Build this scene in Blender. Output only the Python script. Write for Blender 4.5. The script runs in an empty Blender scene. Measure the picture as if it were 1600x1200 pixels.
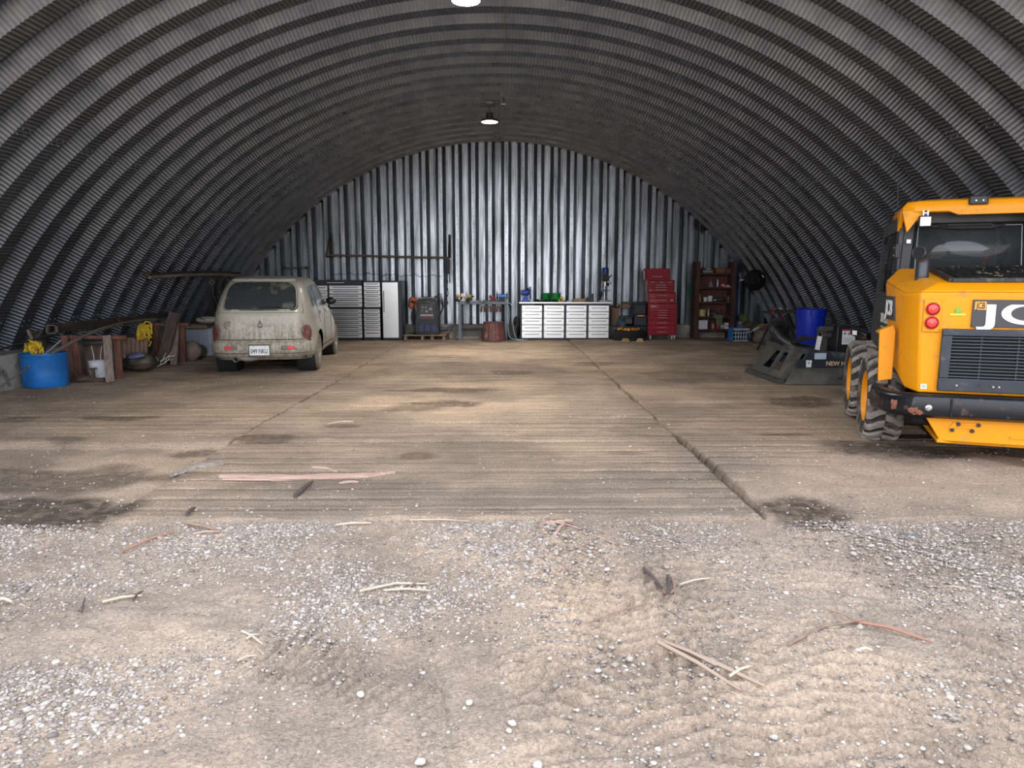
import bpy, math, random
import numpy as np
from mathutils import Matrix, Vector, Euler
R = math.radians
PI = math.pi
random.seed(7)
rng = np.random.default_rng(11)
scene = bpy.context.scene
COL = scene.collection

# ------------------------------------------------------------------ camera
FPX = 1110.0                      # focal length for a 1600 px wide frame
PITCH = math.atan(160 / FPX)
YAW = math.atan(12 / FPX)
cam_data = bpy.data.cameras.new('camera')
cam_data.sensor_width = 36.0
cam_data.lens = FPX / 1600 * 36
cam_data.clip_start = 0.05
cam_data.clip_end = 400
cam = bpy.data.objects.new('camera', cam_data)
COL.objects.link(cam)
cam.location = (0, 0, 1.5)
cam.rotation_euler = (PI / 2 - PITCH, 0, -YAW)
scene.camera = cam

# ------------------------------------------------------------------ sky, sun, exposure
world = bpy.data.worlds.new('world')
scene.world = world
world.use_nodes = True
wn = world.node_tree.nodes
wl = world.node_tree.links
wn.clear()
w_out = wn.new('ShaderNodeOutputWorld')
w_bg = wn.new('ShaderNodeBackground')
w_tc = wn.new('ShaderNodeTexCoord')
w_sep = wn.new('ShaderNodeSeparateXYZ')
w_ramp = wn.new('ShaderNodeValToRGB')
w_ramp.color_ramp.elements[0].position = 0.0
w_ramp.color_ramp.elements[0].color = (0.97, 0.97, 0.99, 1)
w_ramp.color_ramp.elements[1].position = 0.75
w_ramp.color_ramp.elements[1].color = (0.70, 0.81, 1.0, 1)
wl.new(w_tc.outputs['Generated'], w_sep.inputs[0])
wl.new(w_sep.outputs['Z'], w_ramp.inputs[0])
wl.new(w_ramp.outputs[0], w_bg.inputs['Color'])
w_bg.inputs['Strength'].default_value = 2.3
wl.new(w_bg.outputs[0], w_out.inputs['Surface'])

sun_data = bpy.data.lights.new('sun', 'SUN')
sun_data.energy = 3.0
sun_data.angle = R(2.0)
sun_data.color = (1.0, 0.93, 0.82)
sun = bpy.data.objects.new('sun', sun_data)
COL.objects.link(sun)
sun.location = (6, 40, 40)
# the sun stands behind the shed (its doorway looks away from it), 52 degrees up
sd = Vector((0.15, 1.0, math.tan(R(52))))
sun.rotation_euler = sd.to_track_quat('Z', 'Y').to_euler()

scene.view_settings.view_transform = 'Standard'
scene.view_settings.look = 'None'
scene.view_settings.gamma = 1.0
scene.view_settings.use_curve_mapping = False
scene.view_settings.exposure = 0.82
scene.cycles.max_bounces = 10
scene.cycles.diffuse_bounces = 6
scene.cycles.glossy_bounces = 4
scene.cycles.sample_clamp_indirect = 8.0

# ------------------------------------------------------------------ where things stand
def ray(px, py):
    u = (px - 800) / FPX
    v = -(py - 600) / FPX
    y = math.cos(PITCH) + v * math.sin(PITCH)
    z = -math.sin(PITCH) + v * math.cos(PITCH)
    return (u * math.cos(YAW) + y * math.sin(YAW), -u * math.sin(YAW) + y * math.cos(YAW), z)

def G(px, py, z=0.0):
    a = ray(px, py)
    t = (z - 1.5) / a[2]
    return Vector((a[0] * t, a[1] * t, z))

def at(px, py, Y):
    a = ray(px, py)
    t = Y / a[1]
    return Vector((a[0] * t, Y, 1.5 + a[2] * t))

# ------------------------------------------------------------------ materials
MATS = {}
def mat(name, col=(.5, .5, .5), rough=.6, metal=0.0, bump=0.0, bscale=40.0, var=0.0, vscale=3.0,
        dirt=None, dirt_amt=0.0, dscale=4.0, emit=None, estr=0.0, trans=0.0, coat=0.0, spec=.5, alpha=1.0):
    """procedural surface: base colour varied by noise, an optional dirt / rust layer in patches, noise bump"""
    if name in MATS:
        return MATS[name]
    m = bpy.data.materials.new(name)
    m.use_nodes = True
    nt = m.node_tree
    b = nt.nodes['Principled BSDF']
    b.inputs['Base Color'].default_value = (*col, 1)
    b.inputs['Roughness'].default_value = rough
    b.inputs['Metallic'].default_value = metal
    b.inputs['Specular IOR Level'].default_value = spec
    b.inputs['Coat Weight'].default_value = coat
    b.inputs['Transmission Weight'].default_value = trans
    b.inputs['Alpha'].default_value = alpha
    if emit:
        b.inputs['Emission Color'].default_value = (*emit, 1)
        b.inputs['Emission Strength'].default_value = estr
    if bump or var or dirt:
        tc = nt.nodes.new('ShaderNodeTexCoord')
        last = None
        if var:
            n = nt.nodes.new('ShaderNodeTexNoise')
            n.inputs['Scale'].default_value = vscale
            n.inputs['Detail'].default_value = 5
            nt.links.new(tc.outputs['Object'], n.inputs['Vector'])
            r = nt.nodes.new('ShaderNodeValToRGB')
            r.color_ramp.elements[0].position = .3
            r.color_ramp.elements[1].position = .7
            r.color_ramp.elements[0].color = (*[c * (1 - var) for c in col], 1)
            r.color_ramp.elements[1].color = (*[min(1, c * (1 + var)) for c in col], 1)
            nt.links.new(n.outputs['Fac'], r.inputs[0])
            last = r.outputs[0]
        if dirt:
            n = nt.nodes.new('ShaderNodeTexNoise')
            n.inputs['Scale'].default_value = dscale
            n.inputs['Detail'].default_value = 8
            n.inputs['Roughness'].default_value = .65
            nt.links.new(tc.outputs['Object'], n.inputs['Vector'])
            r = nt.nodes.new('ShaderNodeValToRGB')
            r.color_ramp.elements[0].position = .62 - dirt_amt * .4
            r.color_ramp.elements[1].position = .75 - dirt_amt * .4
            nt.links.new(n.outputs['Fac'], r.inputs[0])
            mx = nt.nodes.new('ShaderNodeMixRGB')
            mx.inputs['Color1'].default_value = (*col, 1)
            mx.inputs['Color2'].default_value = (*dirt, 1)
            nt.links.new(r.outputs[0], mx.inputs['Fac'])
            if last:
                nt.links.new(last, mx.inputs['Color1'])
            last = mx.outputs[0]
            mr = nt.nodes.new('ShaderNodeMapRange')
            mr.inputs['To Min'].default_value = rough
            mr.inputs['To Max'].default_value = .9
            nt.links.new(r.outputs[0], mr.inputs['Value'])
            nt.links.new(mr.outputs[0], b.inputs['Roughness'])
            if metal:
                mm = nt.nodes.new('ShaderNodeMapRange')
                mm.inputs['To Min'].default_value = metal
                mm.inputs['To Max'].default_value = 0
                nt.links.new(r.outputs[0], mm.inputs['Value'])
                nt.links.new(mm.outputs[0], b.inputs['Metallic'])
        if last:
            nt.links.new(last, b.inputs['Base Color'])
        if bump:
            n = nt.nodes.new('ShaderNodeTexNoise')
            n.inputs['Scale'].default_value = bscale
            n.inputs['Detail'].default_value = 4
            nt.links.new(tc.outputs['Object'], n.inputs['Vector'])
            bp = nt.nodes.new('ShaderNodeBump')
            bp.inputs['Strength'].default_value = bump
            bp.inputs['Distance'].default_value = .02
            nt.links.new(n.outputs['Fac'], bp.inputs['Height'])
            nt.links.new(bp.outputs[0], b.inputs['Normal'])
    MATS[name] = m
    return m

def wood(name, c0, c1, axis=0, rough=.8, scale=6.0):
    """timber with grain running along one axis"""
    if name in MATS:
        return MATS[name]
    m = bpy.data.materials.new(name)
    m.use_nodes = True
    nt = m.node_tree
    b = nt.nodes['Principled BSDF']
    b.inputs['Roughness'].default_value = rough
    tc = nt.nodes.new('ShaderNodeTexCoord')
    mp = nt.nodes.new('ShaderNodeMapping')
    s = [scale * 5] * 3
    s[axis] = scale * .5
    mp.inputs['Scale'].default_value = s
    n = nt.nodes.new('ShaderNodeTexNoise')
    n.inputs['Scale'].default_value = 1
    n.inputs['Detail'].default_value = 6
    r = nt.nodes.new('ShaderNodeValToRGB')
    r.color_ramp.elements[0].position = .3
    r.color_ramp.elements[1].position = .7
    r.color_ramp.elements[0].color = (*c0, 1)
    r.color_ramp.elements[1].color = (*c1, 1)
    nt.links.new(tc.outputs['Object'], mp.inputs[0])
    nt.links.new(mp.outputs[0], n.inputs['Vector'])
    nt.links.new(n.outputs['Fac'], r.inputs[0])
    nt.links.new(r.outputs[0], b.inputs['Base Color'])
    bp = nt.nodes.new('ShaderNodeBump')
    bp.inputs['Strength'].default_value = .4
    bp.inputs['Distance'].default_value = .01
    nt.links.new(n.outputs['Fac'], bp.inputs['Height'])
    nt.links.new(bp.outputs[0], b.inputs['Normal'])
    MATS[name] = m
    return m

# ------------------------------------------------------------------ mesh building
def tag(o, label=None, cat=None, group=None, kind=None):
    if label: o['label'] = label
    if cat: o['category'] = cat
    if group: o['group'] = group
    if kind: o['kind'] = kind
    return o

def thing(name, label, cat, loc=(0, 0, 0), rotz=0.0, group=None):
    o = bpy.data.objects.new(name, None)
    o.empty_display_size = .1
    COL.objects.link(o)
    o.location = loc
    o.rotation_euler = (0, 0, rotz)
    return tag(o, label, cat, group)

def frame_of(d):
    d = Vector(d).normalized()
    up = Vector((0, 0, 1)) if abs(d.z) < .95 else Vector((1, 0, 0))
    a = d.cross(up).normalized()
    return a, d.cross(a).normalized()

class MB:
    def __init__(s):
        s.v = []; s.f = []; s.m = []; s.cur = 0; s.T = Matrix(); s.pieces = []
    def add(s, vs, fs):
        o = len(s.v)
        s.v += [tuple(s.T @ Vector(p)) for p in vs]
        s.f += [tuple(i + o for i in f) for f in fs]
        s.m += [s.cur] * len(fs)
        s.pieces.append((o, len(s.v), len(s.f) - len(fs), len(s.f)))
        return s
    def box(s, c, d, rot=None, taper=1.0):
        x, y, z = [k / 2 for k in d]
        vs = [Vector((sx * x * (taper if sz > 0 else 1), sy * y * (taper if sz > 0 else 1), sz * z)) for sz in (-1, 1) for sx, sy in ((-1, -1), (1, -1), (1, 1), (-1, 1))]
        if rot is not None:
            rm = rot if isinstance(rot, Matrix) else Euler(rot).to_matrix()
            vs = [rm @ p for p in vs]
        vs = [p + Vector(c) for p in vs]
        return s.add(vs, [(3, 2, 1, 0), (4, 5, 6, 7), (0, 1, 5, 4), (1, 2, 6, 5), (2, 3, 7, 6), (3, 0, 4, 7)])
    def box2(s, a, b):
        return s.box([(p + q) / 2 for p, q in zip(a, b)], [abs(q - p) for p, q in zip(a, b)])
    def bar(s, a, b, w, h, up=(0, 0, 1)):
        """rectangular bar from a to b, w across, h along up"""
        a = Vector(a); b = Vector(b); d = (b - a).normalized()
        u = Vector(up); 
        if abs(d.dot(u)) > .95: u = Vector((0, 1, 0))
        sx = d.cross(u).normalized(); uz = sx.cross(d).normalized()
        vs = []
        for p in (a, b):
            for i, j in ((-1, -1), (1, -1), (1, 1), (-1, 1)):
                vs.append(p + sx * (i * w / 2) + uz * (j * h / 2))
        return s.add(vs, [(3, 2, 1, 0), (4, 5, 6, 7), (0, 1, 5, 4), (1, 2, 6, 5), (2, 3, 7, 6), (3, 0, 4, 7)])
    def cyl(s, a, b, r0, r1=None, n=16, caps=True):
        r1 = r0 if r1 is None else r1
        return s.tube([a, b], [r0, r1], n, caps)
    def tube(s, pts, r, n=8, caps=True):
        pts = [Vector(p) for p in pts]
        rs = r if isinstance(r, (list, tuple)) else [r] * len(pts)
        vs = []; fs = []
        A = None
        for i, p in enumerate(pts):
            d = (pts[min(i + 1, len(pts) - 1)] - pts[max(i - 1, 0)])
            if d.length < 1e-9: d = Vector((0, 0, 1))
            d.normalize()
            if A is None:
                A, B = frame_of(d)
            else:
                A = (A - d * A.dot(d))
                if A.length < 1e-6: A = frame_of(d)[0]
                A.normalize(); B = d.cross(A).normalized()
            for k in range(n):
                t = 2 * PI * k / n
                vs.append(p + (A * math.cos(t) + B * math.sin(t)) * rs[i])
        for i in range(len(pts) - 1):
            for k in range(n):
                k2 = (k + 1) % n
                fs.append((i * n + k, i * n + k2, (i + 1) * n + k2, (i + 1) * n + k))
        if caps:
            fs.append(tuple(reversed(range(n))))
            fs.append(tuple((len(pts) - 1) * n + k for k in range(n)))
        return s.add(vs, fs)
    def lathe(s, prof, n=24, c=(0, 0, 0), axis='z', closed=False):
        vs = []; fs = []
        for r, z in prof:
            for k in range(n):
                t = 2 * PI * k / n
                p = (r * math.cos(t), r * math.sin(t), z)
                if axis == 'x': p = (p[2], p[0], p[1])
                if axis == 'y': p = (p[0], p[2], p[1])
                vs.append(Vector(p) + Vector(c))
        m = len(prof)
        for i in range(m if closed else m - 1):
            j = (i + 1) % m
            for k in range(n):
                k2 = (k + 1) % n
                fs.append((i * n + k, i * n + k2, j * n + k2, j * n + k))
        return s.add(vs, fs)
    def prism(s, poly, d0, d1, axis='y'):
        """2-D outline pushed from d0 to d1 along an axis; outline in the other two axes in order"""
        def P(a, b, d):
            return {'y': (a, d, b), 'x': (d, a, b), 'z': (a, b, d)}[axis]
        n = len(poly)
        vs = [P(a, b, d0) for a, b in poly] + [P(a, b, d1) for a, b in poly]
        fs = [tuple(range(n)), tuple(reversed(range(n, 2 * n)))]
        fs += [(i, i + n, (i + 1) % n + n, (i + 1) % n) for i in range(n)]
        return s.add(vs, fs)
    def grid(s, P, flip=False):
        """P: list of rows of points"""
        n = len(P[0]); vs = [p for row in P for p in row]; fs = []
        for i in range(len(P) - 1):
            for j in range(n - 1):
                q = (i * n + j, i * n + j + 1, (i + 1) * n + j + 1, (i + 1) * n + j)
                fs.append(q[::-1] if flip else q)
        return s.add(vs, fs)
    def blob(s, c, r, n=10, noise=0.0, seed=0):
        rr = random.Random(seed)
        rx, ry, rz = r if isinstance(r, (list, tuple)) else (r, r, r)
        m = max(5, n // 2 + 1); vs = []; fs = []
        ph = [rr.uniform(0, 6.28) for _ in range(6)]
        for i in range(m + 1):
            t = PI * i / m
            for k in range(n):
                p = 2 * PI * k / n
                q = 1 + noise * (math.sin(2 * p + ph[0] + t * 2) + .6 * math.sin(3 * p + ph[1]) * math.sin(2 * t + ph[2]) + .4 * math.sin(5 * p + ph[3] + 4 * t))
                vs.append((c[0] + rx * q * math.sin(t) * math.cos(p), c[1] + ry * q * math.sin(t) * math.sin(p), c[2] + rz * (q if 0 < i < m else 1) * math.cos(t)))
        for i in range(m):
            for k in range(n):
                k2 = (k + 1) % n
                fs.append((i * n + k, (i + 1) * n + k, (i + 1) * n + k2, i * n + k2))
        return s.add(vs, fs)
    def build_each(s, name, mats, parent=None, **kw):
        """one object for every piece added"""
        out = []
        for (v0, v1, f0, f1) in s.pieces:
            q = MB(); q.v = s.v[v0:v1]; q.f = [tuple(i - v0 for i in f) for f in s.f[f0:f1]]; q.m = s.m[f0:f1]
            out.append(q.build(name, mats, parent, **kw))
        return out
    def build(s, name, mats, parent=None, bevel=0.0, smooth=35, seg=2, loc=None, rotz=None, solid=0.0):
        me = bpy.data.meshes.new(name)
        me.from_pydata(s.v, [], s.f)
        if not isinstance(mats, (list, tuple)): mats = [mats]
        for m in mats: me.materials.append(m)
        if len(mats) > 1:
            me.polygons.foreach_set('material_index', s.m)
        me.update()
        if smooth:
            me.shade_smooth()
            me.set_sharp_from_angle(angle=R(smooth))
        o = bpy.data.objects.new(name, me)
        COL.objects.link(o)
        if parent: o.parent = parent
        if loc is not None: o.location = loc
        if rotz is not None: o.rotation_euler.z = rotz
        if bevel:
            b = o.modifiers.new('bevel', 'BEVEL')
            b.width = bevel; b.segments = seg; b.limit_method = 'ANGLE'; b.angle_limit = R(35)
        if solid:
            b = o.modifiers.new('solid', 'SOLIDIFY'); b.thickness = solid; b.offset = 0
        return o

def children_of(o):
    return [c for c in bpy.data.objects if c.parent == o]

def copy_tree(o, parent=None):
    c = o.copy()
    COL.objects.link(c)
    if parent is not None: c.parent = parent
    for ch in children_of(o):
        copy_tree(ch, c)
    return c

def text_mesh(name, body, size, m, parent, loc, rot, depth=.002, bold=0.0, sx=1.0, align='CENTER', shear=0.0, fit=None):
    cu = bpy.data.curves.new(name, 'FONT')
    cu.body = body; cu.size = size; cu.extrude = depth
    cu.align_x = align; cu.align_y = 'CENTER'; cu.offset = bold; cu.shear = shear
    tmp = bpy.data.objects.new('tmp', cu)
    COL.objects.link(tmp)
    dg = bpy.context.evaluated_depsgraph_get()
    me = bpy.data.meshes.new_from_object(tmp.evaluated_get(dg))
    bpy.data.objects.remove(tmp)
    me.name = name
    if fit:
        xs__ = [v.co.x for v in me.vertices]; w__ = max(xs__) - min(xs__); c__ = (max(xs__) + min(xs__)) / 2; sx = fit / w__
        me.transform(Matrix.Translation((-c__, 0, 0)))
    me.materials.clear(); me.materials.append(m)
    o = bpy.data.objects.new(name, me)
    COL.objects.link(o)
    o.parent = parent; o.location = loc; o.rotation_euler = rot; o.scale = (sx, 1, 1)
    return o

def fast_mesh(name, V, F, m, smooth=True, sharp=None):
    """V (n,3) and F (k,4) or (k,3) as arrays"""
    me = bpy.data.meshes.new(name)
    V = np.asarray(V, dtype=np.float32); F = np.asarray(F, dtype=np.int32)
    k = F.shape[1]
    me.vertices.add(len(V)); me.vertices.foreach_set('co', V.ravel())
    me.loops.add(F.size); me.loops.foreach_set('vertex_index', F.ravel())
    me.polygons.add(len(F))
    me.polygons.foreach_set('loop_start', np.arange(len(F), dtype=np.int32) * k)
    me.update(calc_edges=True)
    for q in (m if isinstance(m, (list, tuple)) else [m]): me.materials.append(q)
    if smooth:
        me.shade_smooth()
        if sharp: me.set_sharp_from_angle(angle=R(sharp))
    o = bpy.data.objects.new(name, me)
    COL.objects.link(o)
    return o

def grid_faces(ny, nx):
    i = np.arange((ny - 1) * nx).reshape(ny - 1, nx)[:, :-1].ravel()
    return np.stack([i, i + 1, i + nx + 1, i + nx], 1)

def vnoise(x, y, seed=0):
    """smooth value noise, about -1..1"""
    r = np.random.default_rng(seed)
    T = r.uniform(-1, 1, (256, 256))
    xi = np.floor(x).astype(int); yi = np.floor(y).astype(int)
    fx = x - xi; fy = y - yi
    fx = fx * fx * (3 - 2 * fx); fy = fy * fy * (3 - 2 * fy)
    g = lambda a, b: T[a % 256, b % 256]
    return (g(xi, yi) * (1 - fx) + g(xi + 1, yi) * fx) * (1 - fy) + (g(xi, yi + 1) * (1 - fx) + g(xi + 1, yi + 1) * fx) * fy

def fbm(x, y, seed=0, oct=4, gain=.5):
    s = 0; a = 1
    for k in range(oct):
        s = s + a * vnoise(x * 2 ** k, y * 2 ** k, seed + k)
        a *= gain
    return s
# ------------------------------------------------------------------ the shed: a round steel arch on concrete footings
CX, CZ, RAD = -0.148, -2.87, 7.984      # axis of the arch and its inner radius
Y_DOOR, Y_BACK = 4.35, 19.30

def arch_half(z, r=RAD):
    return math.sqrt(max(0, r * r - (z - CZ) ** 2))
def arch_z(x, r=RAD):
    return CZ + math.sqrt(max(0, r * r - (x - CX) ** 2))

def metal_mat(name, c0, c1, rough=.42, metal=.75, scale=(3, 3, .25), bumpy=.25):
    m = bpy.data.materials.new(name)
    m.use_nodes = True
    nt = m.node_tree; b = nt.nodes['Principled BSDF']
    tc = nt.nodes.new('ShaderNodeTexCoord'); mp = nt.nodes.new('ShaderNodeMapping')
    mp.inputs['Scale'].default_value = scale
    n = nt.nodes.new('ShaderNodeTexNoise'); n.inputs['Scale'].default_value = 2.2; n.inputs['Detail'].default_value = 8; n.inputs['Roughness'].default_value = .65
    r = nt.nodes.new('ShaderNodeValToRGB')
    r.color_ramp.elements[0].position = .33; r.color_ramp.elements[1].position = .66
    r.color_ramp.elements[0].color = (*c0, 1); r.color_ramp.elements[1].color = (*c1, 1)
    nt.links.new(tc.outputs['Object'], mp.inputs[0]); nt.links.new(mp.outputs[0], n.inputs['Vector'])
    nt.links.new(n.outputs['Fac'], r.inputs[0]); nt.links.new(r.outputs[0], b.inputs['Base Color'])
    mr = nt.nodes.new('ShaderNodeMapRange'); mr.inputs['To Min'].default_value = rough + .14; mr.inputs['To Max'].default_value = rough - .08
    nt.links.new(n.outputs['Fac'], mr.inputs['Value']); nt.links.new(mr.outputs[0], b.inputs['Roughness'])
    b.inputs['Metallic'].default_value = metal
    n2 = nt.nodes.new('ShaderNodeTexNoise'); n2.inputs['Scale'].default_value = 9; n2.inputs['Detail'].default_value = 3
    nt.links.new(tc.outputs['Object'], n2.inputs['Vector'])
    bp = nt.nodes.new('ShaderNodeBump'); bp.inputs['Strength'].default_value = bumpy; bp.inputs['Distance'].default_value = .02
    nt.links.new(n2.outputs['Fac'], bp.inputs['Height']); nt.links.new(bp.outputs[0], b.inputs['Normal'])
    return m

M_roof = metal_mat('weathered galvanised roof steel', (.120, .138, .168), (.205, .230, .270), .30, .84, (1, 1, 1), bumpy=.08)
M_wall = metal_mat('galvanised wall steel', (.14, .155, .16), (.55, .60, .67), .30, 1.0, (4.5, 4.5, .28), bumpy=.15)
M_conc = mat('rough concrete', (.30, .285, .26), .9, bump=.6, bscale=14, var=.22, vscale=3, dirt=(.16, .14, .12), dirt_amt=.25, dscale=5)

# ceiling: ribs run across the arch, fine corrugation runs along the building
PER = 0.61; DEP = 0.16
prof = []
def rib_profile(y0):
    # (y, outward depth) with two points at each fold; inner flat, fold away, outer flat, fold back
    return [(y0 + a, d) for a, d in ((0, 0), (.24, 0), (.325, DEP), (.525, DEP))]
nr = int(math.ceil((Y_BACK - Y_DOOR) / PER)) + 1
ystart = Y_BACK - (nr - 1) * PER - .1
for k in range(nr):
    prof += rib_profile(ystart + k * PER)
prof = [p for p in prof if p[0] < Y_BACK + .25]
pr = np.array(prof)
th_max = math.asin(arch_half(0.30) / RAD)
PITCHC = 0.052
npw = 6
nth = int(2 * th_max * RAD / PITCHC * npw)
th = np.linspace(-th_max, th_max, nth)
wave = np.cos(np.arange(nth) * 2 * PI / npw) * .0046
TH, YY = np.meshgrid(th, pr[:, 0])
RR = RAD + pr[:, 1][:, None] + wave[None, :] + .006 * vnoise(TH * 5, YY * .8, 3)
V = np.stack([CX + RR * np.sin(TH), YY, CZ + RR * np.cos(TH)], -1).reshape(-1, 3)
F = grid_faces(len(pr), nth)
ceiling = fast_mesh('ceiling', V, F, [M_roof], smooth=True, sharp=44)
tag(ceiling, 'arched corrugated steel ceiling of the shed', kind='structure')

# bolts where the arch panels lap
bm = MB()
for a in (-62, -41, -21, 0, 21, 41, 62):
    for k in range(nr):
        yb = ystart + k * PER
        for dy, dd in ((.06, 0), (.18, 0)):
            for da in (-.3, .3):
                t = R(a + da)
                p = Vector((CX + (RAD + dd) * math.sin(t), yb + dy, CZ + (RAD + dd) * math.cos(t)))
                q = p - Vector((math.sin(t), 0, math.cos(t))) * .016
                bm.cyl(p, q, .010, .008, 6)
o = bm.build('roof_bolts', mat('bolt zinc', (.30, .31, .32), .4, .9), ceiling); tag(o, 'shiny bolt heads along the roof panel laps', kind='stuff')

# back wall: upright panels folded like the roof, bolts down every second flat
WP = 0.4345
x_ref = at(841.6, 450, Y_BACK).x
xs = []
k0 = int((-8 - x_ref) / WP) - 1
for k in range(k0, k0 + 40):
    c = x_ref + k * WP
    for dx, dd in ((-.052, 0), (.052, 0), (.052 + .088, .13), (.052 + .088 + .03, .13), (.052+.088+.035, .122), (.052+.088+.12, .122), (.052+.088+.125, .13), (WP - .052 - .088, .13)):
        xs.append((c + dx, dd))
xs = [p for p in xs if abs(p[0] - CX) < RAD - .25]
wm = MB()
zs = np.linspace(0.3, 1, 2)
rows = [[], []]
for (x, d) in xs:
    zt = arch_z(x, RAD + .14)
    rows[0].append((x, Y_BACK + d, .30)); rows[1].append((x, Y_BACK + d, max(.31, zt)))
wm.grid(rows)
wall_back = wm.build('wall_back', M_wall, smooth=0); tag(wall_back, 'upright folded galvanised steel wall closing the shed', kind='structure')
bm = MB()
for k in range(k0, k0 + 40):
    c = x_ref + k * WP
    if abs(c - CX) > arch_half(.6): continue
    z = .55
    while z < arch_z(c) - .1:
        bm.cyl((c + random.uniform(-.004, .004), Y_BACK, z), (c, Y_BACK - .012, z), .012, .010, 6)
        z += .205
o = bm.build('wall_bolts', mat('dull bolt', (.10, .10, .11), .5, .6), wall_back); tag(o, 'dark bolt heads down the wall seams', kind='stuff')

# concrete footings
def concrete(name, a, b, lab):
    m = MB(); m.box2(a, b)
    o = m.build(name, M_conc, bevel=.012); tag(o, lab, kind='structure'); return o
concrete('trim_1', (-7.6, Y_BACK - .22, -.1), (7.3, Y_BACK + .25, .36), 'low concrete footing under the back wall')
concrete('wall_left', (-7.9, Y_DOOR - .1, -.1), (-6.98, Y_BACK + .2, .48), 'concrete footing wall along the left side')
concrete('wall_right', (7.0, Y_DOOR - .1, -.1), (7.9, Y_BACK + .2, .36), 'concrete footing wall along the right side')

# ------------------------------------------------------------------ floor: dusty crane mats, loose dirt at the doorway
def stain(x, y, cx, cy, rx, ry, rot=0, seed=0, amp=.35, f=2.2):
    c, s = math.cos(rot), math.sin(rot)
    u = ((x - cx) * c + (y - cy) * s) / rx; v = (-(x - cx) * s + (y - cy) * c) / ry
    d = np.sqrt(u * u + v * v) + amp * fbm(x * f, y * f, seed, 4)
    return np.clip((1.15 - d) / .35, 0, 1)

def spot(px0, px1, py0, py1):
    """centre and half sizes on the floor of a patch seen between these bounds"""
    a = G((px0 + px1) / 2, py1); b = G((px0 + px1) / 2, py0)
    yc = (a.y + b.y) / 2; m = (py0 + py1) / 2
    return (G((px0 + px1) / 2, m).x, yc, (G(px1, m).x - G(px0, m).x) / 2, abs(b.y - a.y) / 2)
STAINS = [(spot(-120, 215, 768, 826), 1.0, 1), (spot(-160, 260, 722, 772), .75, 2), (spot(1195, 1345, 783, 822), 1.0, 3),
          (spot(1300, 1520, 694, 730), .95, 4), (spot(1180, 1290, 677, 684), .8, 5), (spot(1195, 1290, 620, 634), .8, 6),
          (spot(585, 770, 605, 612), .8, 7), (spot(640, 770, 625, 636), .8, 8), (spot(345, 450, 680, 692), .8, 9),
          (spot(130, 255, 651, 657), .8, 10), (spot(255, 335, 695, 706), .7, 11), (spot(505, 560, 664, 670), .7, 12),
          (spot(620, 680, 707, 718), .6, 13), (spot(1010, 1140, 580, 600), .45, 14), (spot(60, 130, 682, 692), .6, 15),
          (spot(0, 60, 652, 660), .6, 16), (spot(940, 1010, 706, 712), .5, 17), (spot(760, 830, 578, 584), .6, 18),
          (spot(890, 960, 566, 572), .5, 19), (spot(1168, 1200, 570, 576), .7, 20), (spot(1530, 1640, 700, 720), .7, 21), (spot(600, 700, 630, 644), .6, 22)]
def stain_field(x, y):
    s = np.zeros_like(x)
    for (cx, cy, rx, ry), a, sd in STAINS:
        s = np.maximum(s, a * stain(x, y, cx, cy, rx, ry, 0, sd))
    return s

MATX = [-6.9, -2.58, 1.68, 6.0]
ROW = 2.22
Y0F = 4.36
ys = []; bidx = []
rr = random.Random(5)
y = Y0F; k = 0; edges = [y]
rowstarts = [Y0F + ROW * i for i in range(8)]
while y < Y_BACK:
    w = rr.uniform(.19, .25)
    nxt = [r for r in rowstarts if y + .02 < r < y + w + .09]
    y = nxt[0] if nxt else y + w
    edges.append(y)
for i in range(len(edges) - 1):
    a, b = edges[i], edges[i + 1]
    for t in (a + .002, a + .010, a + .022, a + (b - a) * .3, (a + b) / 2, a + (b - a) * .7, b - .016, b - .006):
        ys.append(t); bidx.append(i)
ys = np.array(ys); bidx = np.array(bidx)
xs_ = np.unique(np.concatenate([np.arange(-7.6, 7.6, .06)] + [np.array([j - .03, j - .015, j - .006, j + .006, j + .015, j + .03]) for j in MATX]))
Xg, Yg = np.meshgrid(xs_, ys)
Bg = np.repeat(bidx[:, None], len(xs_), 1)
colid = np.searchsorted(MATX, Xg)
hb = np.random.default_rng(3).uniform(-1, 1, (400, 8))
ed = np.array(edges)
dist_edge = np.minimum(Yg - ed[Bg], ed[Bg + 1] - Yg)
fill = np.clip(.5 + .9 * fbm(Xg * .55, Yg * .9, 40, 3), 0, 1)           # dirt lying in the gaps
boards = np.ones_like(Xg)
boards *= np.where((colid <= 1) & (Yg < Y0F + ROW), 0.0, 1.0)             # left of the doorway there is only earth
side = np.clip((np.abs(Xg + .1) - 2.2) / 3.0, 0, 1)
boards *= np.clip(1.15 - .75 * side * (.6 + .5 * fill), 0, 1)
boards *= np.where(Xg > 1.68, np.clip((Yg - 4.6 - .5 * vnoise(Xg * 1.3, Yg * 1.3, 14) - .35 * (Xg - 1.68)) / 1.6, 0, 1), 1)
boards *= np.clip((Yg - 4.38) / .10 + .35 * vnoise(Xg * 3, Yg * 0, 15), 0, 1)
groove = np.exp(-(dist_edge / .011) ** 2)
rowd = np.min([np.abs(Yg - r) for r in rowstarts], axis=0)
Zg = boards * (.006 * hb[Bg % 400, colid] - groove * .022 * (1 - .75 * fill) + .004 * vnoise(Xg * .7 + colid * 9, Bg * 1.7, 9))
Zg -= boards * np.exp(-(rowd / .02) ** 2) * .018
for j, dep in ((-2.58, .025), (1.68, .05), (6.0, .02), (-6.9, .02)):
    Zg -= np.exp(-((Xg - j + .012 * vnoise(Yg * 2, Yg * 0, 8)) / .014) ** 2) * dep * (.5 + .5 * boards)
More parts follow.
